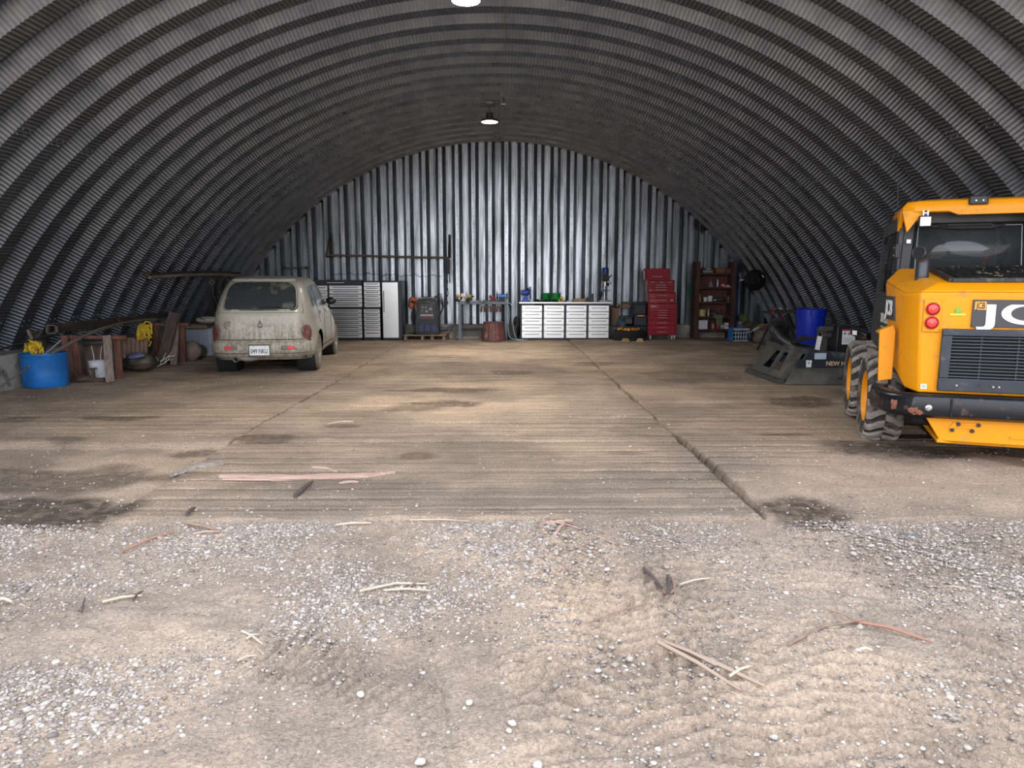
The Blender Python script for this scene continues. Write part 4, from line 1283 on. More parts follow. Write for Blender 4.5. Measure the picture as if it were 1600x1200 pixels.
# plate
m = MB(); m.box((0, -.822, .405), (.34, .012, .20)); pr_ = m.build('plate_recess', mat('grimy recess', (.13, .115, .09), .8), bmp, bevel=.01)
m = MB(); m.box((0, -.832, .405), (.305, .012, .155)); pl = m.build('licence_plate', mat('white plate', (.74, .77, .78), .5, var=.06, vscale=20), car, bevel=.006)
text_mesh('plate_lettering', '049 NKU', .105, mat('plate green-black', (.03, .055, .05), .6), pl, (0, -.8395, .392), (PI / 2, 0, 0), .001, .0012, .80, fit=.262)
m = MB(); m.cyl((-.09, -.838, .468), (-.09, -.844, .468), .007, n=8); m.cyl((.09, -.838, .468), (.09, -.844, .468), .007, n=8); m.build_each('plate_screw', BLK, pl)
# exhaust tip and heat shield
m = MB(); m.tube([(-.36, -.40, .27), (-.37, -.84, .265)], .042, 16, False); e_ = m.build('exhaust', mat('exhaust steel', (.22, .20, .18), .5, .7), car, solid=.006)
m = MB(); m.cyl((-.37, -.80, .265), (-.37, -.79, .265), .037, n=16); m.build('exhaust_bore', MATS['deep black'], e_)
m = MB(); m.blob((-.20, -.66, .265), (.16, .16, .05), 14); m.build('muffler', mat('silver muffler', (.36, .34, .30), .6, .4), car)
# tail lights on the corners
tl = [(-.64 + .085 + .075 * math.cos(a) * (1 + .25 * math.sin(a)), .665 + .13 * math.sin(a)) for a in np.linspace(0, 2 * PI, 28, endpoint=False)]
for s in (-1, 1):
    f = lambda y, z, s=s: (lambda P_: (P_[0], P_[1] - .012, P_[2]))(side_at(y, z, s, .010))
    t_ = patch('tail_light', tl, f, mat('dusty red-pink lens', (.17, .05, .05), .35, coat=.3, dirt=(.26, .20, .16), dirt_amt=.3, dscale=8), car, solid=.008)
    g2 = [( -.555 + (y + .555) * 1.12, .665 + (z - .665) * 1.10) for y, z in tl]
    patch('tail_light_rim', g2, lambda y, z, s=s: (lambda P_: (P_[0], P_[1] - .004, P_[2]))(side_at(y, z, s, .003)), mat('rim grime', (.22, .19, .15), .7), t_)
# winged badge and round mark
m = MB()
yb = lambda x, z: rear_at(x, z, 0)[1]
m.lathe([(0, -.020), (.030, -.018), (.040, -.008), (.042, 0)], 20, (0, yb(0, .80), .80), 'y')
for s in (-1, 1):
    P_ = [(s * .03, .82), (s * .20, .812), (s * .22, .805), (s * .19, .797), (s * .10, .787), (s * .035, .777)]
    P3 = [(x, yb(x, z) - .012, z) for x, z in P_]; P4 = [(x, yb(x, z) + .004, z) for x, z in P_]
    k = len(P_)
    m.add(P3 + P4, [tuple(range(k)), tuple(reversed(range(k, 2 * k)))] + [(i, i + k, (i + 1) % k + k, (i + 1) % k) for i in range(k)])
m.blob((0, yb(0, .86) - .01, .86), (.016, .008, .020), 8)
m.build('winged_badge', mat('dull chrome', (.20, .19, .17), .4, .7), body)
m = MB(); m.lathe([(.052, 0), (.060, -.004), (.066, 0)], 24, (-.50, yb(-.50, .80), .80), 'y'); m.tube([(-.53, yb(-.53, .775) - .003, .775), (-.50, yb(-.5, .845) - .003, .845), (-.47, yb(-.47, .785) - .003, .785)], .006, 5)
m.build('round_decal', mat('grey decal', (.16, .14, .11), .8), body)
# side glass, seams, handles
for s in (-1, 1):
    f = lambda y, z, s=s: side_at(y, z, s, .006)
    for nm, pts in (('quarter_window', [(-.20, 1.08), (.22, 1.08), (.22, 1.43), (.05, 1.42), (-.10, 1.33)]),
                    ('rear_side_window', [(.27, 1.08), (.92, 1.08), (.92, 1.46), (.27, 1.44)]),
                    ('front_side_window', [(.97, 1.08), (1.92, 1.08), (1.62, 1.38), (1.40, 1.46), (.97, 1.465)])):
        patch(nm, round_poly(pts, .05), f, CGL, body)
    for ys_ in (.94, .22, 1.95):
        seam('door_seam', [side_at(ys_ + (.0 if z > .6 else (z - .6) * (-.25 if ys_ < .5 else 0)), z, s, 0) for z in np.linspace(.34 if ys_ > .5 else .80, 1.08, 10)])
    seam('sill_seam', [side_at(y, .36, s, .001) for y in np.linspace(.42, 2.2, 10)], .007)
    for ys_ in (.36, 1.10):
        p = side_at(ys_, .965, s, .02); m = MB(); m.bar((p[0], p[1] - .07, p[2]), (p[0], p[1] + .07, p[2] + .004), .018, .022); m.build('door_handle', CHR, body, bevel=.006)
        m = MB(); m.lathe([(0, .0), (.032, .004), (.04, .0)], 14, side_at(ys_, .965, s, .001), 'x'); m.build('handle_cup', BLK, body)
    p = side_at(1.72, 1.10, s, 0)
    m = MB(); m.blob((p[0] + s * .13, p[1], 1.13), (.10, .05, .075), 14); m.bar((p[0] - s * .02, p[1], 1.09), (p[0] + s * .06, p[1], 1.11), .05, .03); m.build('wing_mirror', mat('black mirror shell', (.012, .012, .013), .35), car)
# windscreen and headlights, out of sight from the doorway
def front_at(x, z, off=0.0):
    W = Wz(z); t = max(0, 1 - (abs(x) / W) ** NF) ** (1 / NF)
    return (x, YC + (YFz(z) - YC) * t + off, z)
patch('windscreen', round_poly([(-.58, 1.10), (.58, 1.10), (.46, 1.48), (-.46, 1.48)], .06), lambda x, z: front_at(x, z, .006), CGL, body)
patch('radiator_grille', round_poly([(-.22, .40), (.22, .40), (.28, .80), (-.28, .80)], .05), lambda x, z: front_at(x, z, .006), WORN, body)
for s in (-1, 1):
    patch('headlight', [(s * .56 + .09 * math.cos(a), .68 + .10 * math.sin(a)) for a in np.linspace(0, 2 * PI, 16, endpoint=False)], lambda x, z: front_at(x, z, .008), mat('headlight glass', (.6, .62, .64), .15), body)
# wheels
CT = mat('dusty car tyre', (.17, .145, .115), .9, 0, dirt=(.24, .205, .165), dirt_amt=.62, dscale=5, bump=.2)
for x, y in ((-.735, 0), (.735, 0), (-.735, WB), (.735, WB)):
    s = -1 if x < 0 else 1
    m = MB(); w = .10
    m.lathe([(.205, -w * .8), (.24, -w), (.29, -w * .98), (.310, -w * .85), (.317, -w * .6), (.318, -.035), (.312, -.032), (.312, -.026), (.318, -.023), (.318, .023), (.312, .026), (.312, .032), (.318, .035), (.317, w * .6), (.310, w * .85), (.29, w * .98), (.24, w), (.205, w * .8)], 44, axis='x')
    t_ = m.build('wheel', CT, car, loc=(x, y, RW))
    m = MB(); m.lathe([(.215, s * .085), (.20, s * .08), (.19, s * .05), (.17, s * .03)], 36, axis='x')
    for k in range(5):
        a = 2 * PI * k / 5
        for d in (-.16, .16):
            m.bar((s * .062, .04 * math.cos(a), .04 * math.sin(a)), (s * .070, .195 * math.cos(a + d), .195 * math.sin(a + d)), .034, .02, (s, 0, 0))
    m.cyl((s * .04, 0, 0), (s * .085, 0, 0), .05, .04, 16)
    m.build('rim', mat('dusty alloy', (.42, .39, .34), .45, .6, dirt=(.22, .18, .14), dirt_amt=.25, dscale=10), t_)
    m = MB(); m.cyl((s * .02, 0, 0), (s * .03, 0, 0), .19, n=24); m.build('brake_disc', MATS['underbody black'], t_)
# ------------------------------------------------------------------ along the back wall
STEEL = mat('brushed steel', (.86, .87, .88), .36, 1.0, var=.02, vscale=2)
DKF = mat('dark blue cabinet frame', (.035, .042, .055), .4, .3)
SLOT = mat('dark drawer grip', (.10, .11, .12), .4, .6)
def xz(px, py, Y):
    p = at(px, py, Y); return p.x, p.z
def unit(name, lab, cat, px0, px1, py0, py1, Y, dep, cols, front, frame, grip, group=None, base=None, grip_h=.018, grip_frac=.78):
    """cabinet whose columns hold drawers; cols = [(px0, px1, [py edges])]"""
    x0, z1 = xz(px0, py0, Y); x1, z0 = xz(px1, py1, Y)
    if base is not None: z0 = base
    cx = (x0 + x1) / 2
    t = thing(name, lab, cat, (cx, Y + dep / 2, z0), 0, group)
    m = MB(); m.box2((x0 - cx, -dep / 2 + .012, 0), (x1 - cx, dep / 2, z1 - z0)); m.build('body', frame, t, bevel=.006)
    for (a, b, edges) in cols:
        xa = xz(a, py0, Y)[0] - cx; xb = xz(b, py0, Y)[0] - cx
        for e0, e1 in zip(edges[:-1], edges[1:]):
            za = xz(a, e1, Y)[1] - z0 + .006; zb = xz(a, e0, Y)[1] - z0 - .006
            m = MB(); m.box2((xa, -dep / 2 - .012, za), (xb, -dep / 2 + .014, zb)); d = m.build('drawer', front, t, bevel=.004)
            w = (xb - xa) * grip_frac / 2; zc = za + (zb - za) * .58; xc = (xa + xb) / 2
            m = MB(); m.bar((xc - w, -dep / 2 - .022, zc), (xc + w, -dep / 2 - .022, zc), .018, grip_h); m.build('handle', grip, d, bevel=.003)
    return t, cx, z0, z1
rowl = lambda a, b, n: [a + (b - a) * k / n for k in range(n + 1)]
YC_ = 18.40
t, cx, z0, z1 = unit('tool_cabinet', 'steel-fronted tool cabinet base half hidden behind the cream car', 'cabinet', 484, 566, 481, 531.5, YC_, .55, [(488, 511, rowl(483, 528, 6)), (514, 565, rowl(483, 528, 7))], STEEL, DKF, SLOT, 'steel-fronted tool cabinets behind the car', base=0)
z_mid = z1
t, cx, z0, z1 = unit('tool_chest', 'steel-fronted tool chest with a black top bar, upper left of the cabinet bank', 'cabinet', 484, 566, 437.5, 480.5, YC_, .50, [(488, 511, rowl(446, 480, 4)), (514, 565, rowl(446, 480, 5))], STEEL, DKF, SLOT, 'steel-fronted tool cabinets behind the car', base=z_mid)
m = MB(); xa = xz(511, 442, YC_)[0] - cx; xb = xz(538, 442, YC_)[0] - cx; m.box2((xa, -.262, z1 - z0 - .075), (xb, -.24, z1 - z0 - .062)); m.build('lid_handle', STEEL, t)
m = MB(); m.box((-.55, -.05, z1 - z0 + .015), (.10, .10, .03)); m.cyl((-.55, -.05, z1 - z0 + .03), (-.55, -.05, z1 - z0 + .07), .012, n=8); m.build('lid_clasp', BLK, t)
t, cx, z0, z1 = unit('side_cabinet', 'narrow steel drawer base between the wide drawers and the tall locker', 'cabinet', 566.5, 595, 481, 531.5, YC_, .55, [(568.5, 593.5, [483, 489.5, 496, 502.5, 509, 515.5, 527.5])], STEEL, DKF, SLOT, 'steel-fronted tool cabinets behind the car', base=0)
zm2 = z1
t, cx, z0, z1 = unit('side_chest', 'narrow six-drawer steel chest on top, beside the tall locker', 'cabinet', 566.5, 595, 439, 480.5, YC_, .50, [(568.5, 593.5, rowl(441, 480, 6))], STEEL, DKF, SLOT, 'steel-fronted tool cabinets behind the car', base=zm2)
x0, z1 = xz(595.5, 438.5, YC_); x1 = xz(627, 438, YC_)[0]
t = thing('tall_locker', 'tall steel-doored locker at the right end of the cabinet bank', 'cabinet', ((x0 + x1) / 2, YC_ + .3, 0)); hw = (x1 - x0) / 2
m = MB(); m.box2((-hw, -.28, 0.03), (hw, .30, z1)); m.box2((-hw + .03, -.27, 0), (hw - .02, .28, .04)); m.build('body', DKF, t, bevel=.008)
m = MB(); m.box2((-hw + .02, -.305, .06), (hw - .09, -.28, z1 - .04)); d = m.build('door', STEEL, t, bevel=.006)
m = MB(); m.bar((-hw + .06, -.325, .72), (-hw + .06, -.325, 1.27), .018, .018, (0, 1, 0)); m.build('handle', SLOT, d)
m = MB(); m.bar((hw + .012, -.25, z1 - .22), (hw + .012, -.25, z1 - .10), .012, .03, (0, 1, 0)); m.build('side_grip', DKF, t)

# stainless work bench with four stacks of five drawers
YB = 18.45
t, cx, z0, z1 = unit('drawer_bench', 'long stainless work bench with four stacks of five drawers', 'workbench', 813, 953, 474, 530.5, YB, .55,
    [(a, b, [477, 487, 497.3, 507.6, 517.8, 528.4]) for a, b in ((815.4, 847), (850, 881.4), (885, 916.5), (920, 951.5))], STEEL, DKF, mat('polished grip', (.30, .31, .33), .35, .9), None, 0, .020, .74)
x0 = xz(811, 471, YB)[0] - cx; x1 = xz(954.5, 471, YB)[0] - cx
m = MB(); m.box2((x0, -.30, z1 - .005), (x1, .27, z1 + .035)); m.build('worktop', STEEL, t, bevel=.006)
ZT = z1 + .035; YT = YB + .27
def base_at(px, dy=0.0, z=None):
    p = at(px, 470, YT + dy); return Vector((p.x, YT + dy, ZT if z is None else z))
BLU = mat('machine blue', (.02, .065, .33), .35, .1)
# belt and disc grinder
p = base_at(822); t = thing('bench_sander', 'blue bench sander with a round disc, left end of the steel work bench', 'sander', p)
m = MB(); m.box((0, 0, .02), (.24, .18, .04)); m.prism([(-.09, .04), (.05, .04), (.03, .16), (-.05, .16)], -.06, .06, 'y'); m.build('stand', BLU, t, bevel=.006)
m = MB(); m.cyl((-.12, 0, .235), (.06, 0, .235), .07, n=18); m.cyl((-.14, 0, .235), (-.12, 0, .235), .05, n=18); m.build('motor', BLU, t, bevel=.004)
m = MB(); m.cyl((.09, 0, .20), (.13, 0, .20), .135, n=28); m.box((.11, .02, .33), (.04, .12, .12)); m.build('disc_guard', BLU, t, bevel=.004)
m = MB(); m.cyl((.05, -.02, .24), (.09, -.02, .24), .06, n=14); m.cyl((.05, .0, .3), (.06, .0, .36), .025, n=10); m.build('switch_box', BLK, t)
# two green lidded boxes
for px, w, n_ in ((853, .17, 'left'), (868.5, .22, 'right')):
    p = base_at(px, .05); t = thing('green_canister', 'bright green canister on the steel bench, %s' % ('narrower one on the left' if n_ == 'left' else 'wider one next to the drill case'), 'canister', p, 0, 'green canisters on the steel bench')
    m = MB(); m.lathe([(0, 0), (w * .50, 0), (w * .54, .02), (w * .56, .17), (w * .58, .175), (w * .58, .215), (w * .50, .225), (0, .225)], 20); m.build('drum', mat('bright green plastic', (.01, .28, .04), .4), t)
    m = MB(); m.lathe([(w * .585, .18), (w * .60, .18), (w * .60, .20), (w * .585, .20)], 20); m.tube([(-w * .3, -w * .5, .16), (0, -w * .62, .12), (w * .3, -w * .5, .16)], .006, 6); m.build('rim', mat('dark green plastic', (.008, .16, .03), .4), t)
# black cloth hanging over the front edge
p = base_at(854, -.20); m = MB(); rows = []
for i in range(9):
    r_ = []
    for j in range(22):
        u = j / 21; v = i / 8
        x = (u - .5) * .62; y = .12 - v * .22
        z = .012 + .045 * math.sin(u * 9 + v * 3) ** 2 * (1 - v) + .02 * math.sin(u * 17)
        if v > .72: z -= (v - .72) * .30 * (1 + .5 * math.sin(u * 7)) * (1.4 if u < .35 else .5); y = .12 - .72 * .22 - .035
        r_.append((x, y, max(z, .004) if v <= .72 else z))
    rows.append(r_)
m.grid(rows); o = m.build('work_jacket', mat('black cloth', (.012, .012, .014), .95), loc=p, solid=.008); tag(o, 'rumpled black jacket lying over the front edge of the steel bench', 'jacket')
p = base_at(876, .0); t = thing('yellow_level', 'yellow triangular stand on the steel bench beside the green canisters', 'tool', p)
m = MB(); m.prism([(-.10, 0), (.10, 0), (.05, .14), (.03, .14)], -.05, .05, 'y'); m.build('frame', mat('yellow plastic', (.62, .47, .03), .4), t); m = MB(); m.cyl((0, -.07, .05), (0, -.05, .05), .03, n=12); m.build('knob', BLK, t)
for px, l, a, lab in ((884, .18, .3, 'dark hand tool lying on the bench right of the yellow stand'), (890, .14, -.5, 'short dark wrench lying left of the tan board')):
    p = base_at(px, -.1); m = MB(); m.bar((-l / 2, 0, .015), (l / 2, .03, .015), .03, .02); m.blob((l / 2, .03, .02), (.03, .025, .018), 8); o = m.build('hand_tool', WORN, loc=p, rotz=a); tag(o, lab, 'tool')
p = base_at(905, .05); m = MB(); m.box((0, 0, .04), (.32, .20, .08)); o = m.build('carton', mat('flat brown cardboard', (.33, .23, .13), .9, var=.1), loc=p, bevel=.004); tag(o, 'flat brown carton on the steel bench left of the dark wedge', 'box')
p = base_at(921, .0); m = MB(); m.prism([(-.15, 0), (.10, 0), (.10, .21), (.07, .21)], -.10, .10, 'y'); o = m.build('steel_wedge', mat('dark sheet steel', (.05, .06, .06), .5, .4), loc=p, bevel=.004); tag(o, 'dark steel wedge standing on the bench left of the drill press', 'wedge')
# drill press
p = base_at(945, .05); t = thing('drill_press', 'blue-headed bench drill press at the right end of the steel bench', 'drill press', p)
m = MB(); m.box((0, 0, .02), (.30, .24, .04)); m.build('base', WORN, t, bevel=.01)
m = MB(); m.cyl((0, .06, .04), (0, .06, .66), .028, n=14); m.build('column', CHR, t)
m = MB(); m.box((0, -.02, .29), (.24, .20, .022)); m.cyl((0, .06, .26), (0, .06, .32), .05, n=14); m.build('table', mat('blue-grey table', (.18, .24, .40), .4, .5), t, bevel=.006)
m = MB(); m.box((0, .0, .62), (.15, .26, .17)); m.cyl((0, -.06, .52), (0, -.06, .60), .035, n=12); m.build('gearbox', BLK, t, bevel=.02)
m = MB(); m.cyl((0, .0, .72), (0, .0, .86), .085, n=20); m.lathe([(.085, .86), (.07, .885), (0, .89)], 20); m.build('belt_cover', BLU, t, bevel=.006)
m = MB(); m.cyl((0, -.06, .40), (0, -.06, .52), .016, n=10); m.build('chuck', CHR, t)
for k in range(3):
    a = k * 2.1 + .4; m = MB(); m.tube([(.09, -.04, .60), (.11 + .02, -.04 + .13 * math.cos(a), .60 + .13 * math.sin(a))], .008, 6); m.blob((.13, -.04 + .13 * math.cos(a), .60 + .13 * math.sin(a)), .02, 8); m.build('feed_handle', BLK, t)
m = MB(); m.blob((-.10, .02, .20), (.05, .05, .07), 10); m.build('crank', BLK, t); m = MB(); m.blob((.07, 0, .45), (.04, .04, .05), 10); m.build('depth_stop', BLK, t)

# welder on a pallet
YW = 18.25
x0 = xz(632, 528, YW)[0]; x1 = xz(698, 528, YW)[0]; cxw = (x0 + x1) / 2; hw = (x1 - x0) / 2
PALW = wood('pallet timber', (.16, .11, .08), (.34, .24, .17), 0)
t = thing('pallet', 'worn wooden pallet under the welding machine', 'pallet', (cxw, YW + .35, 0), R(-1.5))
for k in range(6):
    m = MB(); m.box((0, -.42 + k * .168, .135), (2 * hw, .11, .022)); m.build('top_board', PALW, t, bevel=.003)
for x in (-hw + .05, -.06, hw * .35, hw - .05):
    m = MB(); m.box((x, 0, .075), (.07, .92, .10)); m.build('stringer', PALW, t, bevel=.004)
for y in (-.42, 0, .42):
    m = MB(); m.box((0, y, .012), (2 * hw, .11, .022)); m.build('bottom_board', PALW, t, bevel=.003)
xw, _ = xz(666.5, 500, YW)
t = thing('welding_machine', 'dark welding machine with sloping front on the pallet', 'welder', (xw, YW + .30, .146))
m = MB(); m.prism([(-.30, 0), (.30, 0), (.31, .35), (.24, .82), (.19, .90), (-.19, .90), (-.24, .82), (-.31, .35)], -.22, .24, 'y'); m.build('case', mat('dark grey case', (.028, .031, .038), .45, .2, dirt=(.16, .15, .13), dirt_amt=.15), t, bevel=.015)
m = MB(); m.prism([(-.19, .38), (.19, .38), (.17, .78), (-.17, .78)], -.235, -.215, 'y'); pn = m.build('control_panel', mat('panel grey', (.07, .07, .08), .5, .1), t, bevel=.006)
m = MB()
for x, z, r in ((-.10, .70, .02), (-.02, .70, .02), (.10, .66, .035), (.0, .60, .03), (-.12, .62, .012)): m.cyl((x, -.25, z), (x, -.235, z), r, n=12)
m.build_each('dial', mat('dial grey', (.30, .28, .28), .4, .3), pn)
m = MB(); m.box((0, -.238, .50), (.33, .006, .035)); m.build('name_strip', mat('pale strip', (.45, .42, .42), .5), pn)
m = MB(); m.box((-.02, -.24, .43), (.24, .006, .05)); m.build('meter_window', mat('dark red window', (.08, .02, .02), .3), pn)
m = MB(); m.box((-.15, -.235, .17), (.14, .03, .20)); m.box((.01, -.235, .17), (.14, .03, .20)); m.box((.17, -.235, .17), (.12, .03, .20)); m.build_each('lower_door', mat('navy panel', (.03, .04, .10), .4, .2), t, bevel=.006)
m = MB(); m.box((0, -.24, .03), (.56, .05, .06)); m.build('kick_bar', BLK, t, bevel=.01)
m = MB(); m.tube([(-.25, -.12, .84), (-.20, -.14, .93), (.20, -.14, .93), (.25, -.12, .84)], .02, 8); m.build('lift_bail', WORN, t)
for k in range(4):
    m = hose('', '', [(.10 + .03 * k, -.05, .92), (.26 + .03 * k, -.12, .95 + .03 * k), (.40 + .01 * k, -.20, .72), (.33, -.26, .52 - .02 * k), (.31, -.27, .25), (.34, -.25, .02)], .010, BLK, 7)
    m.build('welding_cable', BLK, t)
for k in range(3):
    m = hose('', '', [(-.18, -.1, .90), (-.30 - .01 * k, -.16, .80), (-.37 - .015 * k, -.24, .45), (-.32, -.27, .12), (-.34, -.24, .0)], .010, BLK, 7)
    m.build('welding_cable', BLK, t)
m = MB(); m.blob((.0, 0, .93), (.12, .08, .04), 9, .2, 3); m.build('clamp', WORN, t)
xh, zh = xz(643.5, 473, YW)
t = thing('welding_helmet', 'rusty orange welding helmet hung on the left shoulder of the welding machine', 'helmet', (xh, YW + .18, zh - .12), R(20))
m = MB(); m.add([], []); m.prism([(-.11, .02), (-.09, .20), (-.03, .27), (.10, .24), (.13, .12), (.06, -.02), (-.04, -.06)], -.05, .09, 'y'); m.build('shell', mat('burnt orange shell', (.38, .09, .03), .5, var=.15), t, bevel=.03, seg=3)
m = MB(); m.box((.0, -.055, .13), (.12, .01, .06), (0, .3, 0)); m.build('visor', mat('dark visor', (.03, .012, .01), .2), t)
xg, zg = xz(694, 515, YW + .1)
t = thing('hand_grinder', 'small dark tool with a cable on the right end of the pallet', 'tool', (xg, YW + .5, .15))
m = MB(); m.cyl((-.13, 0, .09), (.06, .02, .11), .05, n=12); m.box((.1, 0, .12), (.08, .1, .14)); m.build('motor_body', mat('dull blue grey', (.06, .08, .11), .5), t, bevel=.01)
m = MB(); m.tube([(.06, 0, .18), (.14, 0, .28), (.22, 0, .40)], .008, 6); m.build('side_handle', WORN, t)

# steel table with tools
YTb = 18.35
x0, zt = xz(715, 471, YTb); x1, _ = xz(793, 471, YTb); cxt = (x0 + x1) / 2; hw = (x1 - x0) / 2
GST = mat('blue-grey table steel', (.16, .19, .22), .5, .5, dirt=(.12, .10, .08), dirt_amt=.2)
t = thing('steel_table', 'blue-grey steel tool table between the welding machine and the steel bench', 'table', (cxt, YTb + .32, 0))
m = MB(); m.box2((-hw, -.30, zt - .075), (hw, .32, zt)); m.build('table_top', GST, t, bevel=.005)
for x in (-hw + .05, hw - .04):
    for y in (-.26, .28):
        m = MB(); m.box2((x - .035, y - .035, 0), (x + .035, y + .035, zt - .07)); m.build('leg', GST, t, bevel=.004)
m = MB(); m.bar((-hw + .05, .28, .24), (hw - .05, .28, .24), .04, .05); m.bar((-hw + .05, -.26, .24), (-hw + .05, .28, .24), .04, .05); m.build('stretcher', BLK, t)
m = MB(); m.bar((-.05, -.315, zt - .14), (hw * .78, -.315, zt - .14), .02, .025); m.build('tool_rail', BLK, t)
for k in range(7):
    px = 752 + k * 4.9; x, z = xz(px, 484, YTb - .02)
    q = thing('hanging_clamp', 'dark red clamp hanging under the steel table, %s in the row of seven' % ('leftmost', 'second', 'third', 'fourth', 'fifth', 'sixth', 'rightmost')[k], 'clamp', (x, YTb - .03, zt - .24), 0, 'clamps hanging in a row under the steel table top')
    m = MB(); m.box((0, 0, .03), (.055, .03, .12)); m.build('grip', mat('dark red grip', (.05, .012, .014), .4), q, bevel=.01)
    m = MB(); m.cyl((0, 0, .085), (0, 0, .15), .012, n=8); m.cyl((-.012, 0, -.03), (-.012, 0, -.09 - .02 * (k % 2)), .007, n=6); m.build('screw', WORN, q)
TZ = zt
def on_table(px, dy): p = at(px, 470, YTb + dy); return Vector((p.x, YTb + dy, TZ))
t = thing('bench_vise', 'grey cast bench vise near the left end of the steel table', 'vise', on_table(724.5, .12))
m = MB(); m.box((0, 0, .03), (.16, .16, .06)); m.box((0, 0, .10), (.08, .10, .10)); m.build('base', WORN, t, bevel=.01)
m = MB(); m.box((0, -.07, .165), (.14, .05, .09)); m.box((0, .03, .165), (.14, .06, .09)); m.build_each('jaw', WORN, t, bevel=.008)
m = MB(); m.cyl((-.10, -.14, .12), (.10, -.14, .12), .008, n=6); m.build('handle', CHR, t)
for px, a, lab in ((717.5, .4, 'yellow and black cordless drill at the left end of the steel table'), (734, -.3, 'yellow and black cordless drill right of the bench vise')):
    t = thing('cordless_drill', lab, 'drill', on_table(px, .02 + .05 * a), a, 'cordless drills on the steel table')
    m = MB(); m.cyl((-.07, 0, .13), (.05, 0, .13), .036, n=12); m.build('housing', mat('tool yellow', (.70, .38, .02), .4), t, bevel=.006)
    m = MB(); m.cyl((.05, 0, .13), (.12, 0, .13), .024, .014, n=10); m.build('chuck', BLK, t)
    m = MB(); m.bar((-.04, 0, .12), (-.055, 0, .05), .035, .04, (1, 0, 0)); m.box((-.05, 0, .03), (.11, .07, .06)); m.build('grip', BLK, t, bevel=.006)
t = thing('bench_vise', 'dark red bench vise left of the blue grinder on the steel table', 'vise', on_table(770, .1))
m = MB(); m.box((0, 0, .025), (.18, .14, .05)); m.box((.0, 0, .09), (.10, .10, .09)); m.build('base', mat('dark red cast', (.14, .01, .015), .45), t, bevel=.01)
m = MB(); m.box((-.07, 0, .115), (.05, .12, .08)); m.box((.04, 0, .115), (.05, .12, .08)); m.build_each('jaw', MATS['dark red cast'], t, bevel=.008)
t = thing('bench_grinder', 'blue bench grinder at the right end of the steel table', 'grinder', on_table(784.5, .08))
m = MB(); m.box((0, 0, .02), (.22, .16, .04)); m.box((0, 0, .07), (.10, .10, .08)); m.build('base', BLK, t, bevel=.008)
m = MB(); m.cyl((-.09, 0, .125), (.09, 0, .125), .062, n=18); m.build('motor', mat('bright machine blue', (.02, .13, .55), .35), t, bevel=.006)
for s in (-1, 1):
    m = MB(); m.cyl((s * .105, 0, .125), (s * .145, 0, .125), .078, n=22); m.build('wheel_guard', BLK, t, bevel=.004)
    m = MB(); m.bar((s * .125, -.02, .17), (s * .125, -.04, .235), .05, .012, (1, 0, 0)); m.box((s * .125, -.05, .24), (.06, .05, .008)); m.build('eye_shield', BLK, t)
for px, dy, l, a, lab in ((742, -.08, .22, .2, 'dark pliers lying right of the cordless drills'), (750, .02, .26, -.4, 'long dark wrench lying at the middle of the steel table'), (758, -.1, .18, .9, 'short dark wrench lying left of the dark red vise')):
    m = MB(); m.bar((-l / 2, 0, .012), (l / 2, 0, .014), .028, .016); m.blob((l / 2, 0, .02), (.035, .03, .018), 8); m.tube([(-l / 2, 0, .015), (-l / 2 - .03, .05, .02), (-l / 2 + .02, .1, .02)], .008, 6)
    o = m.build('hand_tool', WORN, loc=on_table(px, dy), rotz=a); tag(o, lab, 'tool')
# upturned ribbed tub
YS = 17.9; x, _ = xz(771, 530, YS)
m = MB(); n = 64; pr_ = [(.315, 0), (.31, .06), (.27, .40), (.262, .455), (.27, .47), (.25, .48), (0, .475)]
vs = []; fs = []
for i, (r, z) in enumerate(pr_):
    for k in range(n):
        a = 2 * PI * k / n; q = r * (1 + (.02 if k % 4 < 2 else -.012) * (1 if 0 < i < 5 else .3)); vs.append((q * math.cos(a), q * math.sin(a), z))
for i in range(len(pr_) - 1):
    for k in range(n): fs.append((i * n + k, i * n + (k + 1) % n, (i + 1) * n + (k + 1) % n, (i + 1) * n + k))
m.add(vs, fs); o = m.build('ribbed_tub', mat('red-brown plastic', (.14, .055, .05), .5, var=.25, vscale=9, dirt=(.30, .24, .22), dirt_amt=.15, dscale=7), loc=(x, YS + .3, 0), smooth=30)
tag(o, 'ribbed red-brown tub upside down on the floor before the steel table', 'tub')
# black cans and a pale air hose between table and bench
x, _ = xz(800, 520, 18.6); t = thing('fuel_can', 'black fuel can with a spout standing left of the steel bench', 'can', (x, 18.75, 0))
m = MB(); m.box((0, 0, .19), (.30, .20, .38)); m.build('can_body', BLK, t, bevel=.03); m = MB(); m.tube([(.06, 0, .38), (.09, 0, .50), (.13, 0, .60)], .02, 8); m.build('spout', BLK, t); m = MB(); m.tube([(-.1, 0, .38), (-.1, 0, .43), (.02, 0, .43), (.02, 0, .38)], .012, 6); m.build('carry_handle', BLK, t)
x2, _ = xz(807, 520, 18.9); m = MB(); m.blob((0, 0, .28), (.10, .10, .30), 12, .08, 4); o = m.build('black_sack', BLK, loc=(x2, 18.95, .0)); tag(o, 'slumped black sack behind the fuel can', 'sack')
m = hose('', '', [at(793, 474, 18.2), at(796, 490, 18.15), at(794, 512, 18.12), at(797, 527, 18.1), at(803, 530, 18.1), at(812, 531.5, 18.05), at(825, 531.5, 18.05)], .011, None, 7)
o = m.build('air_hose', mat('pale blue hose', (.22, .34, .42), .5)); tag(o, 'pale blue air hose hanging from the table corner and trailing on the floor', 'hose')
m = hose('', '', [at(789, 470, 18.25), at(800, 478, 18.2), at(801, 500, 18.17), at(803, 518, 18.15), at(808, 529.6, 18.12), at(818, 530.6, 18.12)], .009, None, 7)
